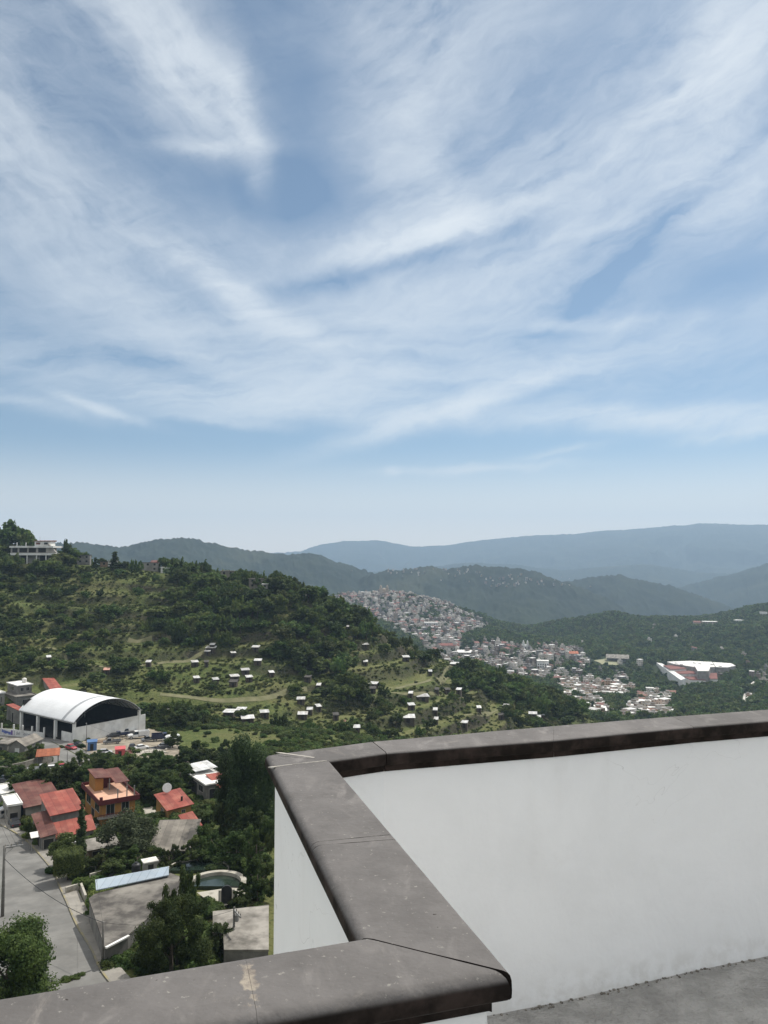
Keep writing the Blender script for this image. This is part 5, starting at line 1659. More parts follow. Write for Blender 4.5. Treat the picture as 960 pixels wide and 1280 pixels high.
def vehicle(name, label, loc, rz, paint, kind='car', group=None):
    """faces local +X"""
    e = empty(name, loc, rz, label, {'car': 'car', 'pickup': 'pickup truck', 'dump': 'truck', 'van': 'van', 'bus': 'bus'}[kind], group)
    if kind == 'car':
        L_, w, r = 2.05, .86, .32
        secs = [body_ring(-L_, w * .86, .42, .88, .1), body_ring(-L_ + .12, w * .97, .28, .98, .12), body_ring(-1.3, w, .24, 1.0, .12), body_ring(-.2, w, .24, .97, .12), body_ring(.8, w, .24, .95, .12), body_ring(1.6, w * .97, .26, .84, .14), body_ring(L_ - .08, w * .88, .30, .70, .12), body_ring(L_, w * .8, .36, .62, .08)]
        mb = MB(); loft(mb, secs); b = mb.build('body', paint, e)
        mb = MB()
        lo = [(-1.55, .97), (1.0, .94)]; hi = [(-1.15, 1.46), (.25, 1.44)]
        g = [[(-1.62, -w * .9, .95), (-1.62, w * .9, .95), (-1.12, w * .72, 1.42), (-1.12, -w * .72, 1.42)], [(1.02, -w * .9, .92), (1.02, w * .9, .92), (.28, w * .72, 1.40), (.28, -w * .72, 1.40)]]
        loft(mb, g); mb.build('windows', M_glass, e)
        mb = MB().prism([(-1.18, -w * .73), (.33, -w * .73), (.33, w * .73), (-1.18, w * .73)], 1.385, 1.46); bevel(mb.build('roof', paint, e), .04)
        wx = (-1.25, 1.28); wr = .32
        fr, re = L_ - .03, -L_
    elif kind in ('pickup', 'dump'):
        k = 1.0 if kind == 'pickup' else 1.35
        w, wr = .92 * k, .38 * k
        L_ = 2.65 * (1 if kind == 'pickup' else 1.25)
        mb = MB(); loft(mb, [body_ring(x, ww, .45 * k, zz, .1) for x, ww, zz in ((.15, w, 1.1 * k), (1.0, w, 1.1 * k), (L_ - .9, w * .98, 1.08 * k), (L_ - .1, w * .92, .98 * k), (L_, w * .86, .9 * k))]); mb.build('body', paint, e)
        mb = MB(); loft(mb, [[(.18, -w * .95, 1.08 * k), (.18, w * .95, 1.08 * k), (.25, w * .82, 1.72 * k), (.25, -w * .82, 1.72 * k)], [(1.75, -w * .95, 1.06 * k), (1.75, w * .95, 1.06 * k), (1.2, w * .82, 1.70 * k), (1.2, -w * .82, 1.70 * k)]]); mb.build('windows', M_glass, e)
        bevel(MB().box(.2, 1.27, -w * .84, w * .84, 1.69 * k, 1.80 * k).build('roof', paint, e), .05)
        bed = MB(); zb, zt = .72 * k, (1.15 if kind == 'pickup' else 1.75) * k
        bed.box(-L_, .08, -w, w, zb, zb + .12); bed.box(-L_, .08, -w, -w + .08, zb + .121, zt); bed.box(-L_, .08, w - .08, w, zb + .121, zt); bed.box(-L_, -L_ + .08, -w + .081, w - .081, zb + .121, zt); bed.box(0, .08, -w + .081, w - .081, zb + .121, zt)
        if kind == 'dump':
            for x in (-2.6, -1.9, -1.2, -.5): bed.box(x - .05, x + .05, -w - .06, -w - .003, zb, zt); bed.box(x - .05, x + .05, w + .003, w + .06, zb, zt)
        bed.build('bed', paint, e)
        MB().box(-L_ + .2, L_ - .4, -.35, .35, .38 * k, .70 * k).build('chassis', M_black, e)
        wx = (-L_ + 1.0, L_ - .95); fr, re = L_, -L_
    elif kind in ('van', 'bus'):
        k = 1.0 if kind == 'van' else 1.5; L_ = 2.5 * k; w = .95 * (1 if kind == 'van' else 1.2); hh = 2.0 * (1 if kind == 'van' else 1.4); wr = .36 * (1 if kind == 'van' else 1.25)
        mb = MB(); loft(mb, [body_ring(x, ww, .35, zz, .14) for x, ww, zz in ((-L_, w * .95, hh * .97), (-L_ + .15, w, hh), (L_ - 1.3, w, hh), (L_ - .7, w * .98, hh * .82), (L_ - .1, w * .94, hh * .55), (L_, w * .9, hh * .48))]); mb.build('body', paint, e)
        mb = MB(); z0, z1 = hh * .55, hh * .85
        for s in (-1, 1): 
            y = s * (w + .004); q = [(-L_ + .5, y, z0), (L_ - 1.5, y, z0), (L_ - 1.5, y, z1), (-L_ + .5, y, z1)]; mb.poly(q if s < 0 else q[::-1])
        mb.build('windows', M_glass, e)
        mb = MB().poly([(L_ - .62, -w * .8, hh * .8), (L_ - .62, w * .8, hh * .8), (L_ - .06, w * .8, hh * .56), (L_ - .06, -w * .8, hh * .56)][::-1]); o = mb.build('windscreen', M_glass, e); o.location = (.03, 0, .03)
        wx = (-L_ + 1.0, L_ - .9); fr, re = L_, -L_
    for x in wx:
        for y in (-1, 1): wheel(e, x, y * ((.86 if kind == 'car' else w) - .1), wr, .22)
    hz = .62 if kind == 'car' else .8
    ww = .86 if kind == 'car' else w
    for s in (-1, 1):
        MB().box(fr - .05, fr + .02, s * ww * .62 - .14, s * ww * .62 + .14, hz - .08, hz + .08).build('headlight', M_lamp, e)
        MB().box(re - .02, re + .05, s * ww * .7 - .1, s * ww * .7 + .1, hz, hz + .2).build('tail_light', M_tail, e)
    return e
def vat(px, py, lift=.08): p = pick(px, py); return (p.x, p.y, p.z + lift)
G = 'vehicles parked in the dirt yard beside the warehouse'
vehicle('dump_truck', 'white dump truck parked in the yard at the end of the warehouse wall', vat(173, 923), R(205), P_white, 'dump', G)
vehicle('parked_car', 'dark car parked close under the white warehouse wall', vat(141, 922), R(215), P_dark, 'car', G)
vehicle('pickup_truck', 'navy pickup truck between the dark car and the white dump truck', vat(151, 921), R(210), P_navy, 'pickup', G)
vehicle('pickup_truck', 'silver pickup truck partly hidden behind the white dump truck', vat(161, 917), R(208), P_silver, 'pickup', G)
vehicle('pickup_truck', 'grey pickup truck with a loaded bed at the right of the yard', vat(187, 927), R(212), P_grey, 'pickup', G)
vehicle('dump_truck', 'dark navy truck at the far right corner of the yard', vat(203, 926), R(20), P_navy, 'dump', G)
vehicle('parked_car', 'red car parked on the apron at the near corner of the warehouse', vat(89, 937, .1), R(-35), P_red, 'car')
vehicle('parked_car', 'dark car just right of the red car by the warehouse corner', vat(99, 934, .1), R(-30), P_dark, 'car')
vehicle('parked_car', 'small white car among the bushes at the lower edge of the yard', vat(137, 947), R(15), P_white, 'car', G)
vehicle('parked_car', 'small white car with a pale roof behind the red cabin', vat(131, 943), R(15), P_silver, 'car', G)
vehicle('parked_car', 'dark car parked at the kerb beside the maroon-roofed house', vat(18, 1033, .1), R(124), P_dark, 'car')
vehicle('van', 'white van standing in the carport of the white-roofed house', vat(9, 1021), R(60), P_white, 'van')
vehicle('pickup_truck', 'silver pickup truck parked below the rubble wall by the side road', vat(48, 965), R(20), P_silver, 'pickup')
vehicle('parked_car', 'white car parked next to the silver pickup on the side road', vat(66, 964), R(15), P_white, 'car')
vehicle('parked_car', 'red car parked at the top of the side road beside the white car', vat(79, 962), R(15), P_red, 'car')
vehicle('parked_car', 'white car in the grove at the left edge below the rubble wall', vat(10, 976), R(35), P_white, 'car')
vehicle('parked_car', 'black car in the grove left of the white car', vat(3, 981), R(35), P_dark, 'car')

vehicle('parked_car', 'white car nosed in beside the scrap heap of the yard', vat(177, 937), R(40), P_white, 'car', G)
vehicle('parked_car', 'grey car at the right edge of the yard in front of the navy truck', vat(206, 935), R(30), P_grey, 'car', G)
vehicle('parked_car', 'black car in the middle of the yard left of the scrap heap', vat(165, 936), R(100), P_dark, 'car', G)
vehicle('van', 'white van at the right rear corner of the yard', vat(214, 927), R(215), P_white, 'van', G)
vehicle('pickup_truck', 'grey pickup truck in the yard just right of the timber pile', vat(140, 930), R(200), P_grey, 'pickup', G)
# yard clutter
def shed_box(name, label, px, w, d, hh, yaw, wallm, roofm, cat):
    p = pick(*px); e = empty(name, p, R(yaw), label, cat)
    MB().box(-w / 2, w / 2, -d / 2, d / 2, -.5, hh).build('wall', wallm, e)
    MB().prism([(-w / 2 - .15, -d / 2 - .15), (w / 2 + .15, -d / 2 - .15), (w / 2 + .15, d / 2 + .15), (-w / 2 - .15, d / 2 + .15)], [hh + .003, hh + .003, hh + .35, hh + .35], [hh + .08, hh + .08, hh + .43, hh + .43]).build('roof', roofm, e)
    MB().box(-w * .2, w * .15, -d / 2 - .03, -d / 2 - .003, 0, hh * .8).build('door', M_darkin, e)
P_redcab = mat('faded_red_paint', (.50, .10, .10), (.42, .08, .085), 1, .6)
shed_box('red_cabin', 'small bright red cabin standing at the edge of the dirt yard', (150, 946), 2.6, 2.4, 2.3, 20, P_redcab, P_redcab, 'cabin')
shed_box('blue_container', 'blue metal container beside the lamp post at the warehouse corner', (115, 938), 2.6, 2.0, 2.6, 20, M_blue, M_blue, 'container')
def pile(name, label, px, mt, n, size, spread, cat, seed, flat=.35):
    p = pick(*px); rnd = random.Random(seed); mb = MB()
    for k in range(n):
        x, y = rnd.gauss(0, spread), rnd.gauss(0, spread); z = max(0, .9 - math.hypot(x, y) * .5) * rnd.random()
        s = size * rnd.uniform(.5, 1.4)
        M_ = Matrix.Translation((x, y, z)) @ Matrix.Rotation(rnd.random() * 6, 4, 'Z') @ Matrix.Rotation(rnd.uniform(-.4, .4), 4, 'X')
        mb.box(-s, s, -s * .25, s * .25, -.05, s * flat, M_)
    mb.lathe([(spread * 2.2, -.3), (spread * 1.9, .05), (spread * 1.2, .3), (spread * .4, .5)], (0, 0, 0), 12)
    o = mb.build(name, mt); o.location = p; tag(o, label, cat)
pile('timber_pile', 'heap of old boards against the foot of the white warehouse wall', (128, 928), M_wood, 40, 1.3, 1.3, 'timber pile', 5, .10)
pile('scrap_heap', 'heap of pale scrap and sheets at the lower right of the yard', (188, 941), M_pondrim, 40, .8, 2.2, 'scrap heap', 6)
pile('rubble_heap', 'grey rubble heap on the bank above the right end of the warehouse', (218, 886), M_block, 70, 1.0, 2.6, 'rubble heap', 7)
pile('plank_stack', 'stack of brown planks beside the ochre yellow house', (190, 1028), M_wood, 30, 1.5, 1.0, 'plank stack', 8, .08)

pile('scrap_heap', 'dark heap of tyres and metal in the middle of the yard', (196, 936), M_black, 50, .5, 1.6, 'scrap heap', 16)
pile('scrap_heap', 'rusty heap of scrap behind the red cabin', (158, 941), M_maroon, 40, .6, 1.4, 'scrap heap', 17)
pile('sand_heap', 'brown heap of sand and stones against the white warehouse wall', (138, 926), M_dirt, 60, .8, 1.6, 'sand heap', 18)
pile('plank_stack', 'scatter of pale boards on the courtyard behind the annex', (108, 1034), M_pondrim, 24, .8, 1.0, 'plank stack', 19, .1)
# ------------------------------------------------------------------ poles and cables
def pole(px, base, top, label, arm=False, yaw=0, lamp=False, r=.16, depth=None):
    p = pick(px, base) if depth is None else at_y(px, base, depth)
    zt = at_y(px, top, p.y).z; hh = zt - p.z
    e = empty('utility_pole', p, R(yaw), label, 'utility pole', 'utility poles')
    MB().tube([(0, 0, -1), (0, 0, hh * .5), (0, 0, hh)], [r * 1.15, r, r * .75], 10).build('post', M_pole, e, True)
    if arm:
        MB().box(-.1, 2.3, -.09, .09, hh - .38, hh - .20).build('crossarm', M_steel, e)
        MB().tube([(0, 0, hh - 1.3), (1.2, 0, hh - .34)], .035, 5).build('brace', M_steel, e)
        for x in (.1, .85, 1.55, 2.2):
            MB().lathe([(.03, 0), (.03, .1), (.075, .12), (.05, .2), (.08, .24), (.04, .34)], (x, 0, hh - .219), 8).build('insulator', M_stonewall, e)
    if lamp:
        MB().tube([(0, 0, hh - .3), (.7, 0, hh)], .035, 5).build('lamp_arm', M_steel, e); MB().box(.5, 1.1, -.1, .1, hh - .02, hh + .08).build('lamp_head', M_steel, e)
    return p, hh
pA, hA = pole(3, 1146, 1057, 'tall street pole with a long crossarm at the left edge by the street', True, 28, r=.2)
pB, hB = pole(128, 1208, 1152, 'plain concrete pole at the near corner of the grey workshop', r=.15)
pC, hC = pole(292, 1193, 1134, 'pole with crossarm in front of the bare concrete roof by the terrace corner', True, -60)
pD, hD = pole(107.5, 942, 905, 'thin lamp post at the near corner of the warehouse', lamp=True, yaw=120, r=.11)
pE, hE = pole(84, 952, 938, 'short thin post beside the side road', r=.07)
def transformer():
    e = empty('pole_transformer', pC + Vector((.35, -.1, hC - 1.6)), 0, 'small grey transformer hung on the pole by the bare concrete roof', 'transformer')
    MB().lathe([(.22, 0), (.25, .05), (.25, .75), (.2, .8)], seg=12).build('tank', M_steel, e); 
    for x in (-.1, .1): MB().lathe([(.04, .8), (.06, .86), (.04, .92), (.06, .98), (.03, 1.05)], (x, 0, 0), 8).build('bushing', M_stonewall, e)
transformer()
def cable(a, b, sag, label, r=.025):
    pts = []
    for k in range(19):
        t = k / 18; p = a.lerp(b, t); p.z -= sag * 4 * t * (1 - t); pts.append(p)
    o = MB().tube(pts, r, 5).build('power_cable', M_wire); tag(o, label, 'cable', 'overhead cables')
tA = pA + Vector((0, 0, hA - .2)); tB = pB + Vector((0, 0, hB - .1)); tC = pC + Vector((0, 0, hC - .3))
cable(tA + Vector((0, 0, -1.5)), tB, 1.0, 'thick cable slung from the street pole to the workshop pole', .035)
for k, (dx, dz) in enumerate(((.8, 0), (1.5, 0), (2.1, .1))):
    d = Vector((math.cos(R(28)) * dx, math.sin(R(28)) * dx, dz))
    cable(tA + d, tA + d + Vector((-26, 40, 1.5)), .8, 'thin cable running from the crossarm up the street to the left', .016)
cable(tB, tC, .9, 'thin cable between the workshop pole and the pole by the bare roof', .016)
cable(tB + Vector((0, 0, -.4)), pick(118, 1120) + Vector((0, 0, 4.2)), .3, 'short service cable from the workshop pole to its roof', .014)
cable(tC + Vector((0, .3, .1)), tC + Vector((60, 25, -2)), 1.2, 'cable leaving the pole by the bare roof towards the terrace corner', .016)
cable(pD + Vector((0, 0, hD)), pick(270, 985) + Vector((0, 0, 7)), 1.2, 'long thin cable crossing above the trees from the lamp post', .016)

# ------------------------------------------------------------------ trees and shrubs among the houses
rngt = random.Random(12)
def ptree(px, base, top, wpx, label, kind='near', name='broadleaf_tree', group=None, cat='tree', back=0.0):
    p = pick(px, base)
    if back: p = Vector((p.x * (1 + back / p.y), p.y + back, 0)); p.z = gz(p.x, p.y)
    h = (at_y(px, top, p.y).z - p.z) * 1.02
    W_ = wpx / F * p.y
    lib, tr_, unit = {'near': (TR_NEAR, TRUNKS, 1.12), 'round': (TR_ROUND, TRUNKS, 1), 'tall': (TR_TALL, [TRUNK_T], 1.35), 'bigr': (TR_BIGR, TRUNKS, 1.05), 'big': (TR_BIG, TRUNKS, 1.12), 'cyp': (TR_CYP, [TRUNK_T], 1), 'con': (TR_CON, [TRUNK_T], 1)}[kind]
    wid = W_ / (h * unit)
    e = tree(name, (p.x, p.y, p.z - .1), h, rngt.choice(lib), rngt.choice(tr_), label, group, rngt.random() * 6.28, wid, cat)
    return e
GT = 'trees among the houses below the terrace'
ptree(8, 1285, 1163, 98, 'large leafy tree at the bottom left corner beside the street', 'bigr', group=GT)
ptree(214, 1228, 1128, 98, 'large dense tree in front of the grey workshop wall', 'big', group=GT)
ptree(222, 1206, 1098, 52, 'slender leafy tree rising behind the dense tree by the workshop', group=GT)
ptree(160, 1078, 1016, 60, 'rounded grey-green tree in front of the orange villa', 'round', group=GT)
ptree(306, 1046, 921, 74, 'tall dark feathery tree beside the terrace corner, the tallest in view', 'tall', 'evergreen_tree', GT)
ptree(286, 1040, 945, 40, 'second tall dark feathery tree left of the tallest one', 'tall', 'evergreen_tree', GT)
ptree(332, 1052, 950, 50, 'tall dark tree right behind the white terrace wall', 'tall', 'evergreen_tree', GT)
ptree(101, 1086, 1005, 10, 'thin dark cypress beside the red-roofed annex', 'cyp', 'cypress_tree', GT)
named = [
 (30, 1003, 962, 48, 'broad tree behind the maroon sheet roof, the leftmost of its grove'), (58, 1003, 958, 50, 'broad tree in the middle of the grove behind the maroon sheet roof'),
 (84, 1004, 956, 48, 'broad tree behind the bright red single-pitch roof'), (108, 1000, 958, 40, 'tree between the red-roofed house and the orange villa'),
 (97, 972, 940, 34, 'light green tree standing in front of the side road'), (72, 990, 955, 40, 'dark tree between the parked cars and the grove'),
 (134, 970, 941, 42, 'tree at the end of the side road behind the orange villa'), (158, 974, 938, 48, 'dark tree below the red cabin at the yard edge'),
 (183, 972, 938, 46, 'dark tree under the scrap heap of the yard'), (206, 980, 947, 46, 'tree between the yard and the yellow house'), (226, 990, 955, 42, 'tree left of the white and red house'),
 (205, 1003, 964, 46, 'dense tree close behind the yellow house'), (178, 1002, 966, 46, 'dense tree right behind the orange villa'), (150, 985, 950, 40, 'dark tree right above the maroon villa canopy'),
 (246, 951, 927, 28, 'round bush-like tree at the edge of the grassy field'), (284, 948, 925, 26, 'small tree at the right side of the grassy field'), (266, 966, 940, 40, 'tree below the grassy field'), (232, 957, 935, 30, 'tree at the corner of the footpath by the field'),
 (256, 1030, 1004, 30, 'small tree right of the yellow house'), (268, 1078, 1036, 44, 'tree above the round pond'), (296, 1088, 1042, 50, 'broad tree above the thick pale pond wall'),
 (322, 1128, 1072, 34, 'tree between the pond and the terrace wall'), (322, 1098, 1030, 44, 'dark tree close by the terrace wall above the pond tree'), (246, 1082, 1046, 34, 'tree at the corner of the grey corrugated shed'),
 (212, 1085, 1060, 26, 'little tree with fronds in front of the grey corrugated shed'), (150, 1096, 1062, 42, 'tree behind the pale blue sheet'), (122, 1098, 1064, 34, 'tree behind the clipped square tree'), (170, 1092, 1058, 34, 'tree next to the black water tank'),
 (136, 1090, 1066, 30, 'small tree below the weathered grey shed roof'), (190, 1083, 1058, 28, 'small tree left of the little pump hut'), (234, 1124, 1100, 18, 'small tree between the workshop roof and the pond'),
 (254, 1140, 1122, 16, 'small tree on the left of the pale patio'), (302, 1138, 1112, 26, 'small tree on the right of the pale patio'), (270, 1200, 1155, 40, 'bright green bushy tree by the bare concrete roof'),
 (44, 1052, 1022, 26, 'leafy tree by the kerb between the two street houses'), (12, 975, 950, 30, 'tree below the rubble wall at the left edge'), (36, 954, 932, 30, 'bushy tree in front of the grey gabled house'), (8, 962, 942, 26, 'bushy tree left below the gabled house'),
 (304, 1012, 970, 34, 'dark tree filling the gap left of the tall feathery tree'), (246, 982, 962, 14, 'slim tree behind the white and red house'), (310, 1062, 1010, 48, 'dark broad tree under the tall feathery trees'), (288, 1050, 1005, 40, 'dark tree below the second tall feathery tree'),
 (207, 908, 880, 26, 'tree on the bank right of the warehouse'), (192, 903, 880, 22, 'dark tree at the right end of the white warehouse wall'), (232, 910, 884, 30, 'tree on the bank above the field'),
 (118, 966, 946, 26, 'small tree at the low end of the side road'), (216, 935, 915, 20, 'small tree behind the navy truck'), (124, 952, 938, 18, 'shrubby tree at the foot of the lamp post')]
for (px, b_, t_, w, lab) in named: ptree(px, b_, t_, w * 1.12, lab, group=GT)

def clipped_tree():
    p = pick(85, 1101)
    e = empty('clipped_tree', p, R(25), 'square clipped tree with a flat top beside the pavement', 'topiary')
    k = p.y / F
    MB().tube([(0, 0, -.2), (.05, 0, 1.0), (0, .05, 1.6)], [.2, .16, .14], 8).build('trunk', M_bark, e, True)
    rng = np.random.default_rng(3)
    hw, z0, z1 = 16.5 * k, 1.2, 1.2 + 26 * k
    n = 9000
    f = rng.integers(0, 6, n); u = rng.uniform(-1, 1, (n, 2)); P = np.zeros((n, 3)); Nn = np.zeros((n, 3))
    for q in range(6):
        m = f == q; ax = q % 3; sgn = 1 if q < 3 else -1
        o = [i for i in range(3) if i != ax]
        P[m, ax] = sgn; P[m, o[0]] = u[m, 0]; P[m, o[1]] = u[m, 1]; Nn[m, ax] = sgn
    rr = np.linalg.norm(P, axis=1); P = P * np.minimum(1, 1.45 / rr)[:, None] * rng.uniform(.86, 1.03, n)[:, None]
    P = P * np.array([hw, hw * .9, (z1 - z0) / 2]) + np.array([0, 0, (z0 + z1) / 2])
    nr = Nn + rng.normal(size=(n, 3)) * .5; nr /= np.linalg.norm(nr, axis=1)[:, None]
    a = np.cross(nr, rng.normal(size=(n, 3))); a /= np.linalg.norm(a, axis=1)[:, None]; b = np.cross(nr, a)
    s = rng.uniform(.05, .12, n)[:, None]
    V = np.stack([P - a * s, P - b * s * .7, P + a * s, P + b * s * .7], 1).reshape(-1, 3)
    obj('crown', np_mesh('crown', V, np.arange(n * 4).reshape(-1, 4), [M_hedge]), e)
    mb = MB().box(-hw * .82, hw * .82, -hw * .74, hw * .74, z0 + .3, z1 - .25); o = bevel(mb.build('inner_branches', M_leafdark, e), .3)
clipped_tree()
p = pick(80, 1085)
e = tree('clipped_tree', (p.x, p.y, p.z), (at_y(80, 1043, p.y).z - p.z), crown_mesh('crown', 9000, .02, 77, 'round', M_hedge, .40), TRUNKS[0], 'rounded light green clipped tree behind the square clipped tree', None, 0, .85, 'topiary')

# bushes: individual ones by the street, then undergrowth filling the plots
def bush(px, py, w, h, label, cat='shrub'):
    p = pick(px, py); o = empty('shrub', (p.x, p.y, p.z - .1), rngt.random() * 6, label, cat, 'garden shrubs below the terrace'); o.scale = (w, w, h)
    obj('foliage', rngt.choice(BUSH), o)
for (px, py, w, h, lab) in ((290, 1197, 3.2, 2.0, 'bright low bush at the foot of the bare-roofed building'), (312, 1196, 3.0, 1.8, 'low bush beside the pole with crossarm'), (62, 1092, 2.2, 1.8, 'round shrub at the kerb left of the square clipped tree'),
     (142, 1210, 2.4, 1.6, 'low bush at the foot of the workshop wall beside its corner pole'), (158, 1206, 2.6, 1.9, 'bush under the workshop wall left of the dense tree'), (238, 1212, 3.0, 2.0, 'bush filling the plot right of the dense tree'), (252, 1190, 2.6, 1.8, 'bush against the left wall of the bare-roofed building'),
     (36, 1048, 2.4, 2.2, 'garden shrub by the pavement below the maroon roof'), (48, 1056, 2.0, 1.9, 'garden shrub next to the rusty porch'), (98, 1222, 1.3, .8, 'scrubby weed clump on the street edge near the parapet'), (84, 1228, 1.4, .9, 'weed clump nearest the big corner tree'),
     (140, 1108, 1.6, 1.4, 'shrub behind the left end of the pale blue sheet'), (222, 1128, 2.4, 2.0, 'shrub at the right corner of the workshop roof'), (182, 945, 2.5, 1.6, 'shrub at the lower edge of the yard'), (112, 948, 2.2, 1.5, 'shrub beside the blue container')):
    bush(px, py, w, h, lab)

def build_undergrowth():
    x, y, rg = jgrid(-200, 240, 24, 300, 1.75, 15)
    z = H(x, y); px, py = project(x, y, z)
    sv = seen_over_wall(x, y, z + 2, 20)
    ok = (px > -60) & (px < 1150) & ((sv & (y > 76)) | (tucked(x, y, z, 4, 3) & (rg.random(x.size) < .34)))
    for poly in NOGROW: ok &= ~in_polyw(x, y, poly)
    for (a_, b_, r_) in KEEP_OUT:
        if b_ < 130 and r_ < 5: ok &= (x - a_) ** 2 + (y - b_) ** 2 > (r_ * 1.25 + .6) ** 2
    n = fbm(x / 9, y / 9, 3, 71)
    d = np.where(n > .42, .92, .35)
    w = ((px - 270) / 68) ** 2 + ((py - 925) / 14) ** 2 < 1
    d = np.where(w, .02, d)
    k = ok & (rg.random(x.size) < d)
    x, y, z = x[k], y[k], z[k]
    s = rg.uniform(.8, 2.6, x.size) * (.6 + .8 * fbm(x / 16, y / 16, 2, 72))
    tpl = [c for o in COL.objects if o.name.startswith('shrub') for c in o.children][:6:2]
    gn_scatter('garden_undergrowth', np.stack([x, y, z - .12], 1), np.stack([s * 1.25, s * 1.25, s], 1), rg.random(x.size) * 6.28, tpl, M_leaf, 'weeds and bushes overgrowing the plots between the houses')
build_undergrowth()
# ------------------------------------------------------------------ shacks on the terraced hillside
M_shackwood = mat('dark_boards', (.052, .042, .034), (.10, .082, .064), 3, .95, .2, 12, rand=.2)
M_path = mat('grassy_path', (.120, .122, .058), (.175, .165, .092), .3, .95, .3, 3)
def band(name, pxs, w, mt, lift=.12):
    P = [pick(*p) for p in pxs]
    L_ = smooth_line(P, 8); a, b = offset_line(L_, w / 2), offset_line(L_, -w / 2)
    mb = MB()
    ra = [(p.x, p.y, gz(p.x, p.y) + lift) for p in a]; rb = [(p.x, p.y, gz(p.x, p.y) + lift) for p in b]
    for i in range(len(ra) - 1): mb.poly([ra[i], rb[i], rb[i + 1], ra[i + 1]])
    o = mb.build(name, mt); o['kind'] = 'structure'
    for p in L_[::2]: keep(p, w * .5)
    return o
band('hill_path', [(200, 868), (240, 872), (280, 876), (320, 874), (350, 868), (368, 860), (384, 862)], 2.0, M_path)
band('hill_path', [(155, 832), (200, 829), (232, 827), (246, 820), (262, 811)], 1.5, M_path)
band('hill_path', [(36, 815), (70, 812), (90, 830), (140, 834), (180, 832)], 1.3, M_path)
band('hill_path', [(455, 862), (490, 866), (530, 867), (575, 868), (600, 868)], 1.5, M_path)
band('hill_path', [(494, 861), (520, 855), (545, 849), (560, 840), (580, 838)], 2.6, M_path)
band('hill_path', [(560, 897), (600, 893), (625, 886)], 1.5, M_path)
band('hill_path', [(160, 800), (172, 803), (190, 798)], 2.0, M_path)

def shack(px, py, wpx, label, tilt=1, roof=M_tin, yaw=None, deep=.8, group='tin-roofed shacks on the terraced hillside', tall=2.3, wall=None, cat='shack', name='shack'):
    p = pick(px, py + 2)
    w = max(1.9, .9 * wpx / F * p.y); d = max(2.6, w * deep)
    rnd = random.Random(int(px * 31 + py)); ya = rnd.uniform(-.35, .35) if yaw is None else yaw
    ya -= math.atan2(p.x, p.y)
    e = empty(name, p, ya, label, cat, group)
    keep(p, w * .55 + .5); keep((p.x * (1 - 3 / p.y), p.y - 3), w * .5)
    hf, hb = tall, tall + .55 * tilt
    MB().prism([(-w * .46, 0), (w * .46, 0), (w * .46, d), (-w * .46, d)], -2.5, [hf - .05, hf - .05, hb - .05, hb - .05]).build('wall', wall or M_shackwood, e)
    MB().prism([(-w * .54, -.5), (w * .54, -.5), (w * .54, d + .3), (-w * .54, d + .3)], [hf - .02, hf - .02, hb + .02, hb + .02], [hf + .06, hf + .06, hb + .10, hb + .10]).build('roof', roof, e)
    MB().box(-w * .12, w * .14, -.02, -.003, 0, tall * .8).build('door', M_darkin, e)
M_rust = mat('rusty_tin', (.16, .085, .06), (.24, .13, .09), 1, .85, wave=(2, .5))
M_darkroof = mat('dark_felt_roof', (.045, .042, .04), (.075, .07, .062), .8, .9)
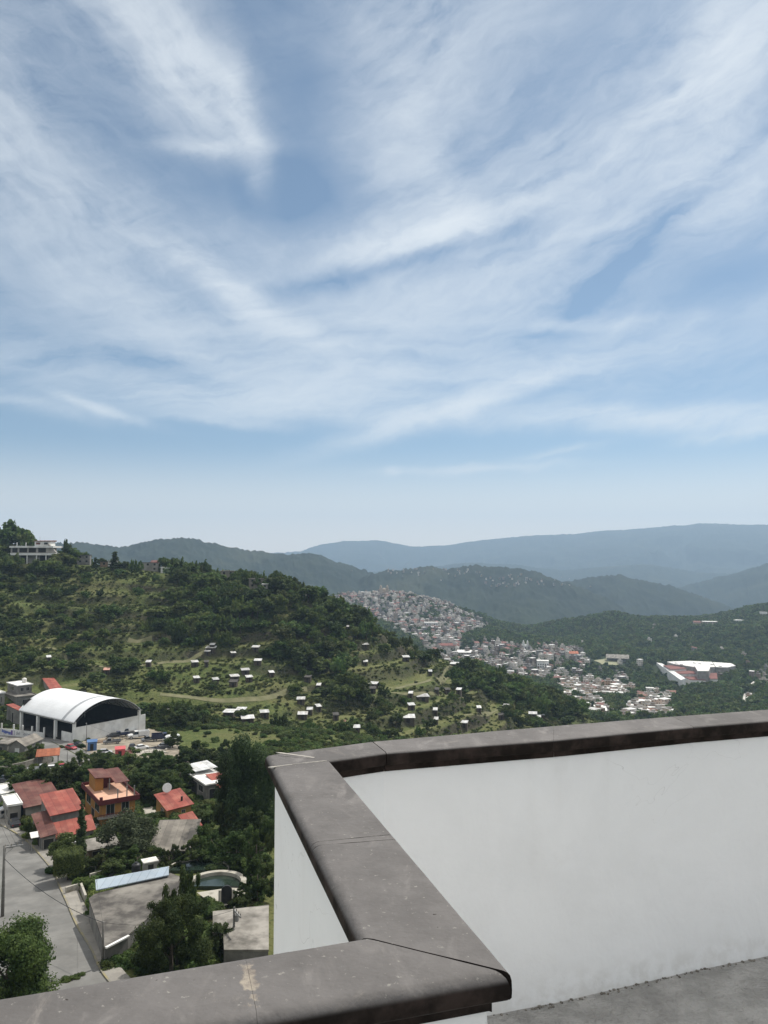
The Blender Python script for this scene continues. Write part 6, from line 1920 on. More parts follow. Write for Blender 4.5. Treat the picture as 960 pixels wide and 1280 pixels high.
SH = [ # x, y, width, label
 (265, 810, 7, 'topmost shack of the stepped row where the hill path bends'), (263, 814, 13, 'widest shack of the stepped row at the bend of the hill path'), (259, 818, 8, 'lowest shack of the stepped row at the bend of the hill path'),
 (244, 832, 9, 'lone white-roofed shack left below the stepped row'), (319, 813, 10, 'flat white-roofed shack high on the slope under the dark wood'), (292, 820, 7, 'tiny shack between the stepped row and the shack under the dark wood'),
 (322, 830, 10, 'shack standing on the bare mound above the central cluster'), (307, 842, 11, 'uppermost shack of the central hillside cluster'), (294, 850, 12, 'left shack of the central hillside cluster'), (312, 851, 9, 'right shack of the central hillside cluster'),
 (340, 845, 7, 'small shack right of the central hillside cluster'), (246, 852, 8, 'narrow shack with a steep white roof at the left of the hill terrace'), (270, 854, 8, 'shack with a tilted white roof between the narrow one and the central cluster'),
 (398, 861, 6, 'small shack at the end of the hill path near the dark trees'), (376, 879, 11, 'shack with a slanting roof just under the end of the hill path'), (378, 898, 13, 'wide-roofed shack below the slanting-roofed one'), (387, 892, 8, 'shack touching the wide-roofed one from behind'), (399, 888, 7, 'tiny white-roofed shack right of the slanting-roofed one'),
 (285, 896, 15, 'left shack of the four above the grassy field'), (300, 893, 13, 'rear shack of the four above the grassy field'), (310, 904, 17, 'front shack with the broadest roof above the grassy field'), (331, 896, 12, 'right shack of the four above the grassy field'),
 (436, 787, 6, 'tiny shack highest on the right shoulder of the hill'), (444, 796, 8, 'shack with a slanted roof on the right shoulder of the hill'), (457, 809, 9, 'shack with a pale front on the right shoulder of the hill'), (508, 825, 9, 'shack at the corner of the grassy terrace near the ridge edge'),
 (457, 831, 6, 'small shack above the wooded gully'), (429, 832, 8, 'shack half hidden by trees left of the wooded gully'), (448, 861, 6, 'small shack beside the two-tier hut'), (466, 859, 11, 'two-tier hut with a white roof on the middle terrace'),
 (538, 843, 5, 'tiny shack by the curving grassy track'), (529, 875, 17, 'biggest white-roofed shack on the right-hand terraces'), (513, 871, 6, 'tiny shack touching the biggest right-hand shack'), (515, 886, 9, 'shack below the biggest right-hand shack'),
 (544, 892, 6, 'small shack between two dark banks'), (510, 902, 19, 'lowest wide white-roofed shack just above the parapet'), (545, 904, 5, 'tiny shack right of the lowest wide one'), (580, 908, 9, 'square dark shack with a white roof right above the parapet'), (599, 889, 6, 'small square shack on the light grass bank'),
 (632, 886, 8, 'shack at the right end of the light grass bank'), (446, 915, 9, 'pale-roofed shack just above the parapet left of the lowest wide one'), (573, 866, 7, 'left one of the paired shacks on the right-hand path'), (584, 862, 9, 'right one of the paired shacks on the right-hand path'),
 (568, 833, 12, 'large white-roofed shed at the end of the curving grassy track'), (589, 836, 6, 'small shack behind the large shed by the curving track'), (664, 847, 9, 'white-roofed shack at the edge of the dark valley trees'), (649, 845, 8, 'flat grey-roofed shack left of the dark valley trees'), (632, 845, 6, 'tiny white roof below the first town houses'),
 (666, 896, 11, 'left shack of the trio at the right foot of the hill'), (672, 900, 9, 'front shack of the trio at the right foot of the hill'), (677, 897, 8, 'right shack of the trio at the right foot of the hill'),
 (61, 826, 5, 'lone tiny shack on the left flank of the hill'), (185, 832, 7, 'white-roofed shack beside the lower left path')]
for (x, y, w, lab) in SH: shack(x, y, w, lab)
for (x, y, w, lab) in ((258, 832, 6, 'dark-roofed hut next to the lone white-roofed shack'), (291, 857, 11, 'dark-roofed hut below the central hillside cluster'), (420, 899, 8, 'dark hut among the trees above the parapet'), (546, 866, 6, 'left dark hut on the right-hand path'), (560, 866, 7, 'right dark hut on the right-hand path'), (627, 898, 8, 'dark hut below the shack on the light grass bank'), (465, 865, 11, 'dark lower tier of the two-tier hut on the middle terrace'), (384, 851, 9, 'dark hut under the trees right of the bare mound')):
    shack(x, y, w, lab, roof=M_darkroof, group='dark huts on the terraced hillside', cat='hut', name='hut')
shack(428, 909, 7, 'rusty brown hut above the parapet', roof=M_rust, wall=M_rust, group=None, cat='hut', name='hut')
shack(133, 842, 8, 'pinkish tiled hut on the lower left of the hill', roof=mat('pink_tile', (.48, .28, .22), (.40, .22, .17), 1, .8), group=None, cat='hut', name='hut')

# ------------------------------------------------------------------ houses along the ridge
def ridge_villa():
    nb = at_y(11, 705, 470); yaw = R(-4) 
    p = Vector((nb.x, nb.y, gz(nb.x, nb.y)))
    zt = at_y(11, 682, p.y).z; z2 = at_y(11, 692, p.y).z; z0 = at_y(11, 701, p.y).z
    w = (72 - 11) / F * p.y
    e = empty('ridge_building', (p.x, p.y, p.z), yaw, 'long white building on stilts with open terraces at the crest of the hill', 'building')
    keep((p.x + w / 2, p.y + 5), w * .55)
    zt -= p.z; z2 -= p.z; z0 -= p.z
    d = 12
    MB().box(0, w * .93, 0, d, zt - 1.3, zt - .2).build('upper_parapet', M_whitewall, e)
    MB().box(0, w, -1.2, d, z2 - 1.0, z2 + .2).build('middle_parapet', M_whitewall, e)
    MB().box(.4, w * .8, .9, d - .2, z2 + .21, zt - 1.301).build('shaded_gallery', M_cement, e)
    for (u0, u1) in ((.05, .16), (.2, .36), (.40, .55), (.60, .76)): MB().box(w * u0, w * u1, .84, .895, z2 + .7, zt - 1.5).build('gallery_opening', M_darkin, e)
    MB().box(.5, w * .98, 2.2, d - .3, -4, z2 - 1.001).build('lower_wall', M_cement, e)
    for (u0, u1) in ((.03, .17), (.21, .36), (.62, .78), (.84, .97)): MB().box(w * u0, w * u1, 2.13, 2.195, z0 - 1.2, z2 - 1.2).build('lower_opening', M_darkin, e)
    for f in (0.01, .2, .4, .6, .8, .985): MB().box(w * f - .25, w * f + .25, -1.1, -.6, z0 - 7, z2 - 1.001).build('stilt', M_whitewall, e)
    for f in (.15, .34): MB().box(w * f, w * f + .35, .1, .45, zt - .199, zt + 2.0).build('roof_post', M_whitewall, e)
    bx = MB().box(w * .48, w * .80, 3, 10, zt - .199, zt + 2.6); bx.build('roof_room', M_whitewall, e)
    MB().prism([(w * .46, 2.4), (w * .82, 2.4), (w * .82, 10.6), (w * .46, 10.6)], [zt + 2.602] * 4, [zt + 2.8, zt + 2.8, zt + 3.4, zt + 3.4]).build('tiled_roof', M_maroon, e)
    for (u0, u1, m_) in ((.51, .60, M_maroon), (.68, .76, M_glass)): window_on(e, 'r', 1, 1, 0, 1, 0, 1) if False else MB().box(w * u0, w * u1, 2.94, 2.997, zt + .7, zt + 1.9).build('window', m_, e)
    MB().prism([(w * .80, 1), (w * .98, 1), (w * .98, 2.5), (w * .80, 2.5)], z2 + .21, [zt + 1.5, z2 + .6, z2 + .6, zt + 1.5]).build('outside_stair', M_cement, e)
    MB().tube([(w * .54, 6, zt + 3.2), (w * .54, 6, zt + 5.6)], .06, 5).build('antenna', M_steel, e)
ridge_villa()
def ridge_house(px, py, top, wpx, dist, label, wall=None, roof=None, yaw=0, floors=1, d=7, flat=True, name='ridge_house'):
    for k in range(24):          # the crest stands where the line of sight first meets the near hill
        p = pick(px, py + k * .5, 200.0)
        if p.y < 560: break
    dist = p.y
    w = wpx / F * dist; zt = at_y(px, top, dist).z; hh = max(2.2, zt - p.z)
    e = empty(name, p, R(yaw) - math.atan2(p.x, p.y) * .6, label, 'house', 'houses along the hill crest')
    keep(p, w * .6 + 2)
    for q in (6, 12, 18): KEEP_TREE.append((p.x * (1 - q / p.y), p.y - q, w * .5 + 1.5))
    hh = min(hh, 6.2)
    wall = wall or M_cement; roof = roof or M_flatpale
    MB().box(-w / 2, w / 2, 0, d, -3, hh - .2).build('wall', wall, e)
    if flat: MB().box(-w / 2 - .3, w / 2 + .3, -.3, d + .3, hh - .198, hh + .1).build('roof', roof, e)
    else: MB().prism([(-w / 2 - .4, -.5), (w / 2 + .4, -.5), (w / 2 + .4, d + .4), (-w / 2 - .4, d + .4)], [hh - .19, hh - .19, hh + 1.2, hh + 1.2], [hh, hh, hh + 1.4, hh + 1.4]).build('roof', roof, e)
    nf = max(1, int(hh / 2.8)); nw = max(1, int(w / 3))
    for k in range(min(nf, 3)):
        for q in range(min(nw, 4)):
            x = -w / 2 + (q + .5) * w / nw; z = hh - 1.9 - k * 2.7
            if z > -1: MB().box(x - .6, x + .6, -.05, -.003, z, z + 1.2).build('window', M_glass, e)
ridge_house(73, 690, 671, 18, 488, 'white house with a dark roof garden right of the long white building', M_whitewall, M_darkroof)
ridge_house(104, 702, 692, 15, 470, 'stone grey house below the white house on the crest', M_block, M_darkroof)
ridge_house(92, 690, 686, 8, 480, 'low white slab roof beside the stone grey house', M_whitewall, M_whiteroof)
ridge_house(140, 706, 701, 10, 466, 'small white house between pines on the crest', M_whitewall, M_whiteroof)
ridge_house(130, 709, 702, 9, 464, 'brown hut left of the small white crest house', M_wood, M_darkroof)
ridge_house(181, 710, 703, 14, 462, 'cement house with an antenna on the crest', M_cement, M_flatgrey)
ridge_house(193, 708, 703, 9, 464, 'pink-roofed house right of the cement crest house', M_cement, M_maroon, flat=False)
ridge_house(208, 716, 709, 14, 458, 'white and grey house in front of the big crest tree', M_whitewall, M_whiteroof)
ridge_house(254, 727, 720, 12, 452, 'white-roofed house above the dark hill wood', M_cement, M_whiteroof)
ridge_house(266, 722, 717, 9, 456, 'grey house right of the white-roofed crest house', M_cement, M_flatpale)
ridge_house(284, 722, 713, 16, 452, 'brown brick house with a water tank on the crest', M_stonewall, M_flatgrey)
ridge_house(320, 728, 721, 18, 446, 'wide stone house among trees on the crest', M_stonewall, M_flatpale)
ridge_house(331, 744, 727, 7, 440, 'narrow two-storey tower house below the wide stone house', M_cement, M_whiteroof, d=4)
ridge_house(384, 748, 744, 9, 426, 'white-roofed house at the right end of the crest', M_stonewall, M_whiteroof)
ridge_house(408, 752, 748, 14, 430, 'dark stone house beyond the right end of the crest', M_stonewall, M_flatgrey)
for (px, top, wpx, kind, dist, lab) in ((143, 690, 13, 'con', 468, 'dark conifer on the crest beside the small white house'), (119, 697, 7, 'con', 470, 'slim conifer on the crest near the stone grey house'), (379, 728, 5, 'con', 428, 'thin cypress-like conifer at the right end of the crest')):
    g = at_y(px, top, dist); z = gz(g.x, g.y)
    h = g.z - z + .2; e = tree('conifer_tree', (g.x, g.y, z - .2), h, TR_CON[0], TRUNK_T, lab, 'conifers on the hill crest', 0, wpx / F * dist / h)
for (px, top, wpx, dist, lab) in ((14, 652, 52, 498, 'tall dark tree crowning the left end of the crest'), (-12, 655, 40, 500, 'dark tree at the very left edge of the crest'), (33, 664, 24, 490, 'tree close behind the long white building'), (229, 702, 34, 456, 'big round tree on the crest behind the white and grey house'), (170, 700, 16, 464, 'small round tree left of the cement crest house'),
      (346, 713, 13, 444, 'lollipop-shaped tree standing clear on the crest'), (325, 716, 14, 450, 'round tree beside the lollipop-shaped tree'), (300, 714, 22, 450, 'leafy tree between the brown brick and the stone crest houses'), (365, 728, 34, 432, 'dark tree clump near the right end of the crest'), (84, 675, 14, 482, 'dark shrubby tree right of the white crest house'), (262, 728, 30, 440, 'dark tree below the white-roofed crest house'), (345, 738, 30, 436, 'dark tree below the stone crest house')):
    g = at_y(px, top, dist); z = gz(g.x, g.y); h = max(3.5, g.z - z)
    tree('broadleaf_tree', (g.x, g.y, z - .2), h, TR_MID[abs(px) % 5], TRUNKS[abs(px) % 4], lab, 'trees on the hill crest', px, wpx / F * dist / h)

# ------------------------------------------------------------------ the towns
M_twall = mat('town_wall', (.56, .51, .445), (.68, .635, .58), .15, .9, objcol=1.0)
M_troof = mat('town_roof', (.46, .45, .43), (.70, .69, .67), .15, .9, objcol=0.0, rand=.35)
M_ttile = mat('town_tile', (.20, .105, .078), (.15, .08, .06), .2, .9, rand=.3)
M_tgrey = mat('town_slab', (.17, .16, .15), (.25, .24, .225), .1, .9, rand=.3)
def town_mesh(k):
    """small house: body, roof, dark window rows; footprint about 1 x 1, height 1 per storey"""
    rnd = random.Random(k); mb = MB()
    fl = rnd.choice((1, 2, 2, 3)); w, d, hh = rnd.uniform(7, 12), rnd.uniform(6, 10), 2.9 * fl
    roof = (1, 3, 3, 1, 3, 2, 3, 3)[k % 8]
    mb.m(0).box(-w / 2, w / 2, -d / 2, d / 2, -5, hh)
    if roof == 2:
        mb.m(2)
        if k % 2: mb.prism([(-w / 2 - .4, -d / 2 - .5), (w / 2 + .4, -d / 2 - .5), (w / 2 + .4, d / 2 + .4), (-w / 2 - .4, d / 2 + .4)], [hh + .01, hh + .01, hh + 1.6, hh + 1.6], [hh + .2, hh + .2, hh + 1.8, hh + 1.8])
        else:
            for (y0, y1, z0, z1) in ((-d / 2 - .5, 0, hh, hh + 1.6), (0, d / 2 + .5, hh + 1.6, hh)):
                mb.prism([(-w / 2 - .4, y0), (w / 2 + .4, y0), (w / 2 + .4, y1), (-w / 2 - .4, y1)], [z0 + .01, z0 + .01, z1 + .01, z1 + .01], [z0 + .2, z0 + .2, z1 + .2, z1 + .2])
    else:
        mb.m(1 if roof == 1 else 3).box(-w / 2 - .2, w / 2 + .2, -d / 2 - .2, d / 2 + .2, hh + .002, hh + .25)
        if rnd.random() < .6: mb.m(0).box(-w * .2, w * .25, -d * .1, d * .35, hh + .252, hh + 2.4); mb.m(3).box(-w * .25, w * .3, -d * .15, d * .4, hh + 2.402, hh + 2.6)
    mb.m(4)
    for f in range(fl):
        n = rnd.randint(2, 4)
        for q in range(n):
            x = -w / 2 + (q + .5) * w / n + rnd.uniform(-.3, .3); z = f * 2.9 + .9
            mb.box(x - .55, x + .55, -d / 2 - .04, -d / 2 - .004, z, z + 1.3)
        for q in range(2):
            y = -d / 2 + (q + .5) * d / 2; mb.box(w / 2 + .004, w / 2 + .04, y - .5, y + .5, f * 2.9 + .9, f * 2.9 + 2.1); mb.box(-w / 2 - .04, -w / 2 - .004, y - .5, y + .5, f * 2.9 + .9, f * 2.9 + 2.1)
    return mb.mesh('town_house', [M_twall, M_troof, M_ttile, M_tgrey, M_glass])
TOWN = [town_mesh(k) for k in range(16)]
WALLCOL = [(1, 1, 1), (1, .97, .9), (.95, .86, .74), (.8, .76, .7), (.7, .62, .55), (.62, .56, .50), (.95, .82, .76), (.55, .5, .46), (.9, .9, .92), (.66, .5, .40)]
TOWNS = [ # polygon in the photo, spacing, probability, name of the district
 ([(408, 749), (440, 741), (470, 738), (500, 734), (520, 737), (545, 751), (575, 762), (602, 774), (614, 783), (585, 790), (560, 803), (520, 799), (490, 785), (462, 768), (440, 757)], 9.0, 1.0, 'A'),
 ([(505, 790), (560, 798), (620, 802), (650, 806), (690, 808), (728, 815), (742, 832), (736, 846), (700, 838), (680, 850), (640, 846), (610, 832), (580, 826), (552, 832), (540, 815)], 9.5, .72, 'B'),
 ([(690, 842), (724, 845), (770, 855), (792, 862), (780, 872), (735, 868), (720, 880), (706, 872), (696, 858)], 9.5, .85, 'C'),
 ([(735, 868), (760, 885), (770, 898), (735, 898), (712, 888)], 9.5, .85, 'C'),
 ([(800, 866), (822, 862), (842, 868), (834, 880), (838, 896), (770, 898), (790, 884)], 9.0, .95, 'D'),
 ([(770, 842), (790, 846), (786, 852), (768, 850)], 10, .7, 'C')]
def build_towns():
    rnd = random.Random(21); spots = []
    x, y, rg = jgrid(-350, 620, 640, 2150, 6.8, 41)
    z = H(x, y); px, py = project(x, y, z + 2)
    vis = visible(x, y, z + 5) & seen_over_wall(x, y, z + 4, 12)
    n = fbm(x / 60, y / 60, 3, 91)
    for (poly, sp, pr, dist) in TOWNS:
        m = in_poly2(px, py, poly) & vis & (rg.random(x.size) < pr * np.where(n > .44, 1.0, np.where(z + 0 * n > -95, .6, .34))) 
        for i in np.where(m)[0]: spots.append((x[i], y[i], z[i], dist))
    # scattered houses in the woods of the valley
    for (qx, qy) in ((818, 785), (812, 803), (835, 800), (845, 799), (868, 815), (902, 815), (930, 822), (935, 832), (958, 838), (952, 842), (665, 800), (728, 806), (900, 848), (940, 848), (948, 850), (956, 849), (936, 870), (955, 857), (817, 787), (712, 812), (750, 838), (775, 830), (800, 832)):
        p = pick(qx, qy); spots.append((p.x, p.y, p.z, 'W'))
    # thin out overlaps
    keepers = []; cell = {}
    rnd.shuffle(spots)
    for s in spots:
        c = (int(s[0] // 9), int(s[1] // 9)); ok = True
        for i in (-1, 0, 1):
            for j in (-1, 0, 1):
                for t in cell.get((c[0] + i, c[1] + j), ()):
                    if (t[0] - s[0]) ** 2 + (t[1] - s[1]) ** 2 < 6.2 ** 2: ok = False
        if ok: cell.setdefault(c, []).append(s); keepers.append(s)
    keepers.sort(key=lambda s: math.hypot(s[0], s[1]))
    for s in keepers: keep(s, 4.4)
    LAB = {'A': ('small pale house in the dense hilltop town', 'houses of the hilltop town'), 'B': ('house in the town quarter below the hilltop', 'houses of the quarter below the hilltop'),
           'C': ('house in the valley quarter beside the winding road', 'houses of the valley quarter'), 'D': ('house in the lowest quarter under the red-roofed market', 'houses of the lowest quarter'), 'W': ('lone house in the valley woods', 'lone houses in the valley woods')}
    ind = keepers[:285]; rest = keepers[285:]
    for q, (x_, y_, z_, dist) in enumerate(ind):
        o = obj('town_house', TOWN[rnd.randrange(16)], None, (x_, y_, z_), rnd.choice((0, .4, .8, 1.2, -.3, -.6)) + rnd.uniform(-.15, .15))
        k = rnd.uniform(.58, .95); o.scale = (k, k, k * rnd.uniform(.9, 1.15)); o.color = (*rnd.choice(WALLCOL), 1)
        tag(o, LAB[dist][0], 'house', LAB[dist][1])
    # beyond three hundred: one mass of houses, merged from the same meshes
    V, Fc, MI, off = [], [], [], 0
    src = [(np.array([v.co[:] for v in m.vertices]), [tuple(p.vertices) for p in m.polygons], [p.material_index for p in m.polygons]) for m in TOWN]
    for (x_, y_, z_, dist) in rest:
        v, f, mi = src[rnd.randrange(16)]; a = rnd.uniform(0, 1.5); k = rnd.uniform(.5, .85); ca, sa = math.cos(a) * k, math.sin(a) * k
        V.append(np.stack([v[:, 0] * ca - v[:, 1] * sa + x_, v[:, 0] * sa + v[:, 1] * ca + y_, v[:, 2] * rnd.uniform(.85, 1.15) + z_], 1))
        w0 = rnd.choice((0, 0, 5, 6, 7))
        Fc += [tuple(i + off for i in q) for q in f]; MI += [w0 if m == 0 else m for m in mi]; off += len(v)
    # hamlets on the far ridge
    for k in range(90):
        qx = rnd.gauss(*rnd.choice(((520, 28), (600, 30), (640, 25), (690, 30), (560, 60))))
        qy = rnd.triangular(710, 728, 712) if qx < 600 else rnd.uniform(718, 734)
        p = pick(qx, qy, 2400.0)
        v, f, mi = src[rnd.randrange(16)]; kk = rnd.uniform(.4, .75)
        V.append(v * kk + np.array([p.x, p.y, p.z + 2])); Fc += [tuple(i + off for i in q) for q in f]; MI += [rnd.choice((0, 5, 7)) if m == 0 else 3 if m == 1 else m for m in mi]; off += len(v)
    if V:
        me = bpy.data.meshes.new('far_houses'); me.from_pydata(np.concatenate(V).tolist(), [], Fc)
        for m_ in (M_twall, M_troof, M_ttile, M_tgrey, M_glass, M_tw2, M_tw3, M_tw4): me.materials.append(m_)
        me.polygons.foreach_set('material_index', MI); me.update()
        tag(obj('far_houses', me), 'farther rows of small houses packed on the town hill', None, None, 'stuff')
    print('houses', len(ind), len(rest))
def in_poly2(px, py, poly):
    c = np.zeros(px.shape, bool); n = len(poly)
    for i in range(n):
        x1, y1 = poly[i]; x2, y2 = poly[(i + 1) % n]
        if y1 == y2: continue
        c ^= ((y1 > py) != (y2 > py)) & (px < (x2 - x1) * (py - y1) / (y2 - y1) + x1)
    return c
M_tw2 = mat('town_wall_ochre', (.38, .325, .27), (.31, .265, .215), .1, .9)
M_tw3 = mat('town_wall_brick', (.22, .175, .145), (.18, .145, .12), .1, .9)
M_tw4 = mat('town_wall_grey', (.25, .24, .225), (.20, .19, .18), .1, .9)

# the market with its white roof over the valley
def market():
    z0 = -147.0
    Q = lambda px, py, z: at_z(px, py, z)
    c = Q(868, 845, z0); gzv = gz(c.x, c.y)
    e = empty('market_hall', (c.x, c.y, z0), 0, 'huge white-roofed market with red-tiled wings above the valley trees', 'market')
    keep(c, 30); 
    def loc(pts, z): return [((Q(x, y, z) - c).x, (Q(x, y, z) - c).y) for x, y in pts]
    def blk(name, pts, z1, mt, zb=-22, rise=None):
        P = loc(pts, z0 + z1)
        A2 = sum(P[i][0] * P[(i + 1) % len(P)][1] - P[(i + 1) % len(P)][0] * P[i][1] for i in range(len(P)))
        if A2 < 0: P = P[::-1]
        for q in P[::1]: keep((c.x + q[0], c.y + q[1]), 5)
        return P
    def put(name, pts, z1, th, mt, wallm=M_cement, sink=10):
        P = blk(name, pts, z1, mt)
        MB().prism([(x * .997, y * .997) for x, y in P], -sink, z1 - th - .02).build(name + '_wall', wallm, e)
        MB().prism(P, z1 - th, z1).build(name + '_roof', mt, e)
    put('main_hall', [(834, 827), (862, 826), (890, 827.3), (894, 833.5), (870, 833.8), (842, 829.6)], 8, .8, M_whiteroof)
    put('rear_hall', [(891, 827.6), (914, 829), (919.5, 832), (909, 834), (895, 833.6)], 6.6, .8, M_whiteroof)
    put('vault', [(868, 832), (888, 833), (886, 838.5), (872, 838.5)], 9.5, .8, M_whiteroof, M_cement)
    put('tiled_wing', [(829, 831.5), (850, 831.8), (858, 835.6), (838, 836.6)], 5.5, .8, M_redtile, M_whitewall)
    put('front_wing', [(841, 838.2), (868, 838.4), (872, 842), (847, 842)], 2.6, .8, M_redtile, M_whitewall)
    put('lower_wing', [(852, 844.2), (870, 844.4), (882, 850.0), (862, 849.2)], -1.0, .8, M_redtile, M_whitewall)
    put('end_wing', [(883, 841.5), (896, 841), (897, 848.5), (888, 848.5)], 1.0, .8, M_redtile, M_whitewall)
    for (x0, x1, y0) in ((876, 884, 839.5), (872, 880, 843.5)):
        a_, b_ = Q(x0, y0, z0 + 1) - c, Q(x1, y0, z0 + 1) - c
        MB().box(a_.x, b_.x, a_.y, a_.y + 8, -10, 3.4).build('link_block', M_cement, e)
    # tall retaining wall on the left, with dark openings
    P = loc([(820.5, 828), (828, 829.5), (857, 848), (851, 850)], z0 + 3)
    for q in P: keep((c.x + q[0], c.y + q[1]), 9); keep(((c.x + q[0]) * .985, (c.y + q[1]) * .985), 9)
    MB().prism(P if True else P[::-1], -13, 3).build('left_wall', M_whitewall, e)
    for k in range(6):
        t = k / 6 + .05
        a = Vector(P[0]).lerp(Vector(P[3]), t); b = Vector(P[0]).lerp(Vector(P[3]), t + .09)
        n = Vector((b.y - a.y, a.x - b.x)).normalized() * -.3
        if n.y > 0: n = -n
        MB().prism([(a.x + n.x, a.y + n.y), (b.x + n.x, b.y + n.y), (b.x + n.x * .02, b.y + n.y * .02), (a.x + n.x * .02, a.y + n.y * .02)], -8, -1.5).build('wall_opening', M_darkin, e)
    for (x, y) in ((845, 829), (852, 831), (875, 830), (868, 829), (890, 831), (900, 833), (880, 834)):
        q = Q(x, y, z0 + 8) - c; MB().box(q.x - 1.2, q.x + 1.2, q.y - 2.5, q.y + 2.5, 8.003, 8.7).build('roof_vent', M_steel, e)
M_redtile = mat('red_market_tile', (.20, .075, .058), (.15, .058, .047), .12, .85, wave=(.4, .4))
market()
def big_building(name, label, cat, px, py, top, wpx, wall, roof, d=12, hip=False, cols=6):
    p = pick(px, py); w = wpx / F * p.y; hh = max(3.0, at_y(px, top, p.y).z - p.z)
    e = empty(name, p, -math.atan2(p.x, p.y) * .5, label, cat); keep(p, w * .55)
    MB().box(-w / 2, w / 2, 0, d, -8, hh - .3).build('wall', wall, e)
    if hip: MB().prism([(-w / 2 - .6, -.6), (w / 2 + .6, -.6), (w / 2 + .6, d), (-w / 2 - .6, d)], [hh - .298, hh - .298, hh + 2, hh + 2], [hh, hh, hh + 2.3, hh + 2.3]).build('roof', roof, e)
    else: MB().box(-w / 2 - .4, w / 2 + .4, -.4, d + .4, hh - .298, hh).build('roof', roof, e)
    for k in range(cols):
        x = -w / 2 + (k + .5) * w / cols
        for f in range(max(1, int(hh / 3.4))): MB().box(x - w / cols * .28, x + w / cols * .28, -.08, -.004, .8 + f * 3.3, 2.4 + f * 3.3).build('window', M_glass, e)
big_building('school_building', 'long cream building on the crest of the wooded hill', 'building', 888, 784, 777, 17, M_tw2, M_whiteroof, 14)
big_building('hill_house', 'tan house at the left end of the long cream building', 'house', 872, 784, 778, 8, M_tw2, M_ttile, 10, True, 3)
big_building('white_house', 'white house on the right part of the wooded hill', 'house', 924, 780, 775, 11, M_whitewall, M_whiteroof, 12, False, 4)
big_building('small_white_house', 'small white house just left of the white hill house', 'house', 915, 781, 778, 5, M_whitewall, M_whiteroof, 8, False, 2)
big_building('white_house', 'white house at the right edge on the wooded hill', 'house', 958, 779, 776, 6, M_whitewall, M_whiteroof, 10, False, 3)
big_building('dome_house', 'pale round-topped house high at the right edge of the wooded hill', 'house', 955, 769, 765, 8, M_whitewall, M_whiteroof, 10, False, 3)
big_building('red_roof_hall', 'wide hall with a dusty red roof in the town below the hilltop', 'hall', 563, 812, 807, 22, M_tw2, M_redtile, 14, True, 6)
big_building('long_white_hall', 'long hall with a bright white roof below the dusty red hall', 'hall', 585, 819, 815.5, 25, M_tw2, M_whiteroof, 14, True, 7)
big_building('hotel_block', 'pale three-storey block among trees on the side of the town hill', 'building', 539, 786, 778, 17, M_whitewall, M_whiteroof, 12, False, 6)
big_building('pink_block', 'pinkish long building at the top left of the town hill', 'building', 457, 745, 740, 12, M_tw2, M_whiteroof, 12, False, 6)
big_building('orange_roof_house', 'house with a bright orange roof at the right end of the town', 'house', 716, 822, 817, 14, M_whitewall, M_tile, 12, True, 4)
big_building('white_roof_store', 'store with a bright white roof beside the winding road', 'store', 752, 895, 888, 13, M_cement, M_whiteroof, 12, True, 4)
big_building('apartment_block', 'white apartment block in the town right of the dark trees', 'building', 679, 838, 826, 14, M_whitewall, M_whiteroof, 10, False, 5)
# twin-towered church on the crown of the town hill, a white church below
def church(label, px, py, top, wpx, wall):
    p = pick(px, py); w = wpx / F * p.y; hh = at_y(px, top, p.y).z - p.z
    e = empty('church', p, 0, label, 'church'); keep(p, 12)
    MB().box(-w / 2, w / 2, 0, 26, -6, hh * .45).build('nave', wall, e)
    for s in (-1, 1):
        t = MB(); a = w * .17
        t.box(s * w * .36 - a, s * w * .36 + a, -1, -1 + 2 * a, -6, hh * .72); t.build('tower', wall, e)
        MB().lathe([(a * .85, hh * .722), (a * .8, hh * .85), (a * .45, hh * .93), (a * .08, hh)], (s * w * .36, -1 + a, 0), 8).build('spire', wall, e)
    MB().box(-w * .1, w * .1, -.06, -.004, 0, hh * .25).build('portal', M_darkin, e)
    MB().lathe([(w * .28, hh * .452), (w * .26, hh * .55), (w * .15, hh * .66), (w * .03, hh * .7)], (0, 17, 0), 14).build('dome', M_tw2, e, True)
church('twin-towered church rising at the top of the town hill', 480, 745, 731, 11, M_tw2)
church('white twin-towered church at the right side of the town', 657, 812, 800, 7, M_whitewall)
M_troad = mat('town_road', (.42, .40, .37), (.52, .50, .46), .1, .9)
band('town_road', [(722, 880), (735, 876), (748, 868), (750, 862), (744, 856)], 9, M_troad, .5)
band('town_road', [(812, 894), (822, 884), (828, 874), (822, 866)], 9, M_troad, .5)
band('town_road', [(930, 884), (934, 872), (938, 860), (946, 852), (958, 850)], 8, M_troad, .6)
band('quarry_track', [(588, 783), (604, 786), (618, 792), (622, 798)], 6, M_path, .8)
# sports ground and grandstand beside the valley town
px_ = [pick(*q) for q in ((742, 826), (762, 823), (782, 828), (772, 832), (752, 831))]
ground_patch('sports_ground', px_, mat('dry_turf', (.19, .20, .115), (.26, .25, .16), .05, .95), .6, 6)
for q in px_: keep(q, 12)
keep(sum(px_, Vector()) / len(px_), 24)
def grandstand():
    p = pick(772, 827); e = empty('grandstand', p, R(-18), 'pale grey roof of the stand beside the sports ground', 'grandstand'); keep(p, 16)
    MB().prism([(-16, -7), (16, -7), (16, 7), (-16, 7)], [5, 5, 9, 9], [5.5, 5.5, 9.5, 9.5]).build('roof', M_flatpale, e)
    MB().box(-15, 15, 5, 6.5, -3, 8.3).build('back_wall', M_cement, e)
    for x in (-14, -5, 5, 14): MB().box(x - .3, x + .3, -6, -5.4, -3, 5.2).build('post', M_cement, e)
grandstand()
build_towns()
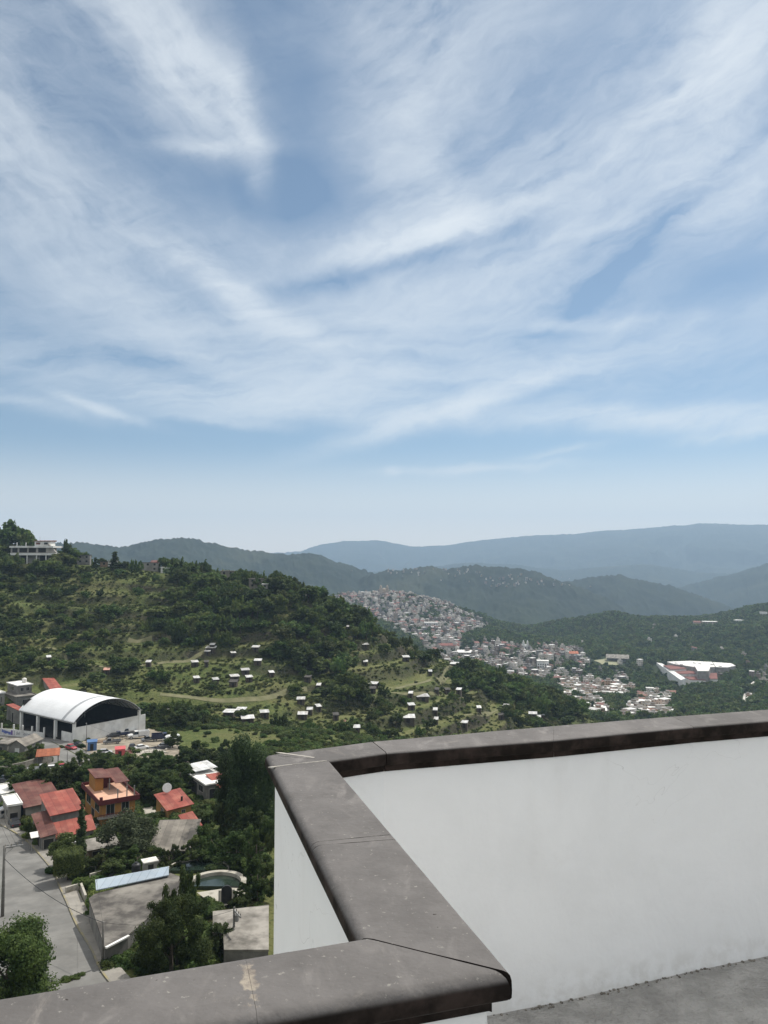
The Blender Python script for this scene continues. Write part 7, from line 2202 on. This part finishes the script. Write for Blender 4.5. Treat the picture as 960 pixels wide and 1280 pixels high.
# ------------------------------------------------------------------ trees and scrub over the hills (built last: they keep off the buildings)
def in_poly(px, py, poly):
    c = np.zeros(px.shape, bool); n = len(poly)
    for i in range(n):
        x1, y1 = poly[i]; x2, y2 = poly[(i + 1) % n]
        if y1 == y2: continue
        k = ((y1 > py) != (y2 > py)) & (px < (x2 - x1) * (py - y1) / (y2 - y1) + x1)
        c ^= k
    return c

def free_mask(x, y, pad=0):
    ok = np.ones(x.shape, bool)
    for (a, b, r) in KEEP_OUT:
        ok &= (x - a) ** 2 + (y - b) ** 2 > (r + pad) ** 2
    return ok

def build_woods():
    T = WOOD[free_mask(WOOD[:, 0], WOOD[:, 1], 1.5)]
    ok = np.ones(len(T), bool)
    for (a, b, r_) in KEEP_TREE: ok &= (T[:, 0] - a) ** 2 + (T[:, 1] - b) ** 2 > r_ ** 2
    T = T[ok]
    size = T[:, 3] / np.hypot(T[:, 0], T[:, 1]) * (T[:, 5] > .5)
    order = np.argsort(-size)
    NI = 215
    ind, rest = order[:NI], order[NI:]
    rng = np.random.default_rng(8)
    first = {}
    for q, i in enumerate(ind):
        x, y, z, h, w, _s = T[i]
        v = int(rng.integers(0, 5))
        if v not in first:
            o = tree('broadleaf_tree', (x, y, z - .2), h, TR_MID[v], TRUNKS[v % 4],
                     'bushy broadleaf tree in the dark green wood on the terraced hillside', 'trees on the terraced hillside', rng.random() * 6.28, w)
            first[v] = o
        else:
            src = first[v]
            o = src.copy(); COL.objects.link(o)
            o.location = (x, y, z - .2); o.rotation_euler = (0, 0, rng.random() * 6.28); o.scale = (h * w, h * w, h)
            for ch in list(src.children):
                c = ch.copy(); COL.objects.link(c); c.parent = o
    Tr = T[rest]; r = np.hypot(Tr[:, 0], Tr[:, 1])
    crowns = [[c for c in first[v].children if c.name.startswith('crown')][0] for v in sorted(first)]
    near = r < 620
    def put(name, S, tpl, label):
        n = len(S); rot = rng.random(n) * 6.28
        scl = np.stack([S[:, 3] * S[:, 4], S[:, 3] * S[:, 4], S[:, 3]], 1)
        P = S[:, :3].copy(); P[:, 2] -= S[:, 3] * .16
        gn_scatter(name, P, scl, rot, tpl, M_leaf, label)
    put('hillside_wood', Tr[near], crowns, 'smaller trees massed on the terraced hillside')
    far = Tr[~near]
    # low-detail crowns: four real trees of the far wood serve as patterns
    fo = np.argsort(r[~near])[:4]
    tpl = []
    for k, i in enumerate(fo):
        x, y, z, h, w, _s = far[i]
        o = tree('broadleaf_tree', (x, y, z - h * .16), h, TR_FAR[k], TRUNKS[k], 'broadleaf tree at the near edge of the valley wood', 'trees at the edge of the valley wood', k, w)
        tpl.append([c for c in o.children if c.name.startswith('crown')][0])
    far = np.delete(far, fo, 0)
    put('valley_wood', far, tpl, 'woodland covering the valley and the hills behind the towns')
    # scrub on the hill and among the houses of the valley floor
    x, y, rg = jgrid(-420, 260, 270, 560, 1.9, 5)
    z = H(x, y); px, py = project(x, y, z)
    n = fbm(x / 14, y / 14, 3, 51)
    dens = .42 + .52 * sstep(.42, .58, n)
    for (cx, cy, rx, ry, v) in ((268, 925, 66, 13, .02), (270, 878, 110, 4, .05), (520, 850, 55, 8, .10), (165, 745, 50, 34, .6), (620, 880, 40, 20, .45)):
        w = 1 - sstep(.7, 1.3, ((px - cx) / rx) ** 2 + ((py - cy) / ry) ** 2); dens = dens * (1 - w) + v * w
    tr_ = tread(x, y); dens = dens * (1 - .85 * np.clip(tr_, 0, 1)) + .3 * np.clip(-tr_, 0, 1)
    k = (rg.random(x.size) < dens) & visible(x, y, z + 2.5) & seen_over_wall(x, y, z + 1, 150) & free_mask(x, y, .8) & (np.abs(np.arctan2(x, y)) < R(31))
    x, y, z = x[k], y[k], z[k]
    s = rg.uniform(.5, 1.9, x.size) * (.8 + .5 * fbm(x / 30, y / 30, 2, 52))
    # patterns: three shrubs that stand on the slope
    tpl = []
    for q in range(3):
        o = obj('shrub', SCRUB[q], None, (x[q * 50], y[q * 50], z[q * 50] - .1), q)
        o.scale = (2, 2, 1.8); tag(o, 'low scrubby bush on the terraced hillside', 'shrub', 'scrub bushes on the terraced hillside'); tpl.append(o)
    gn_scatter('undergrowth', np.stack([x, y, z - .12], 1), np.stack([s * 1.25, s * 1.25, s], 1), rg.random(x.size) * 6.28, tpl, M_scrub, 'low scrub and weeds over the hillside')
    print('woods', len(T), 'scrub', x.size)
build_woods()
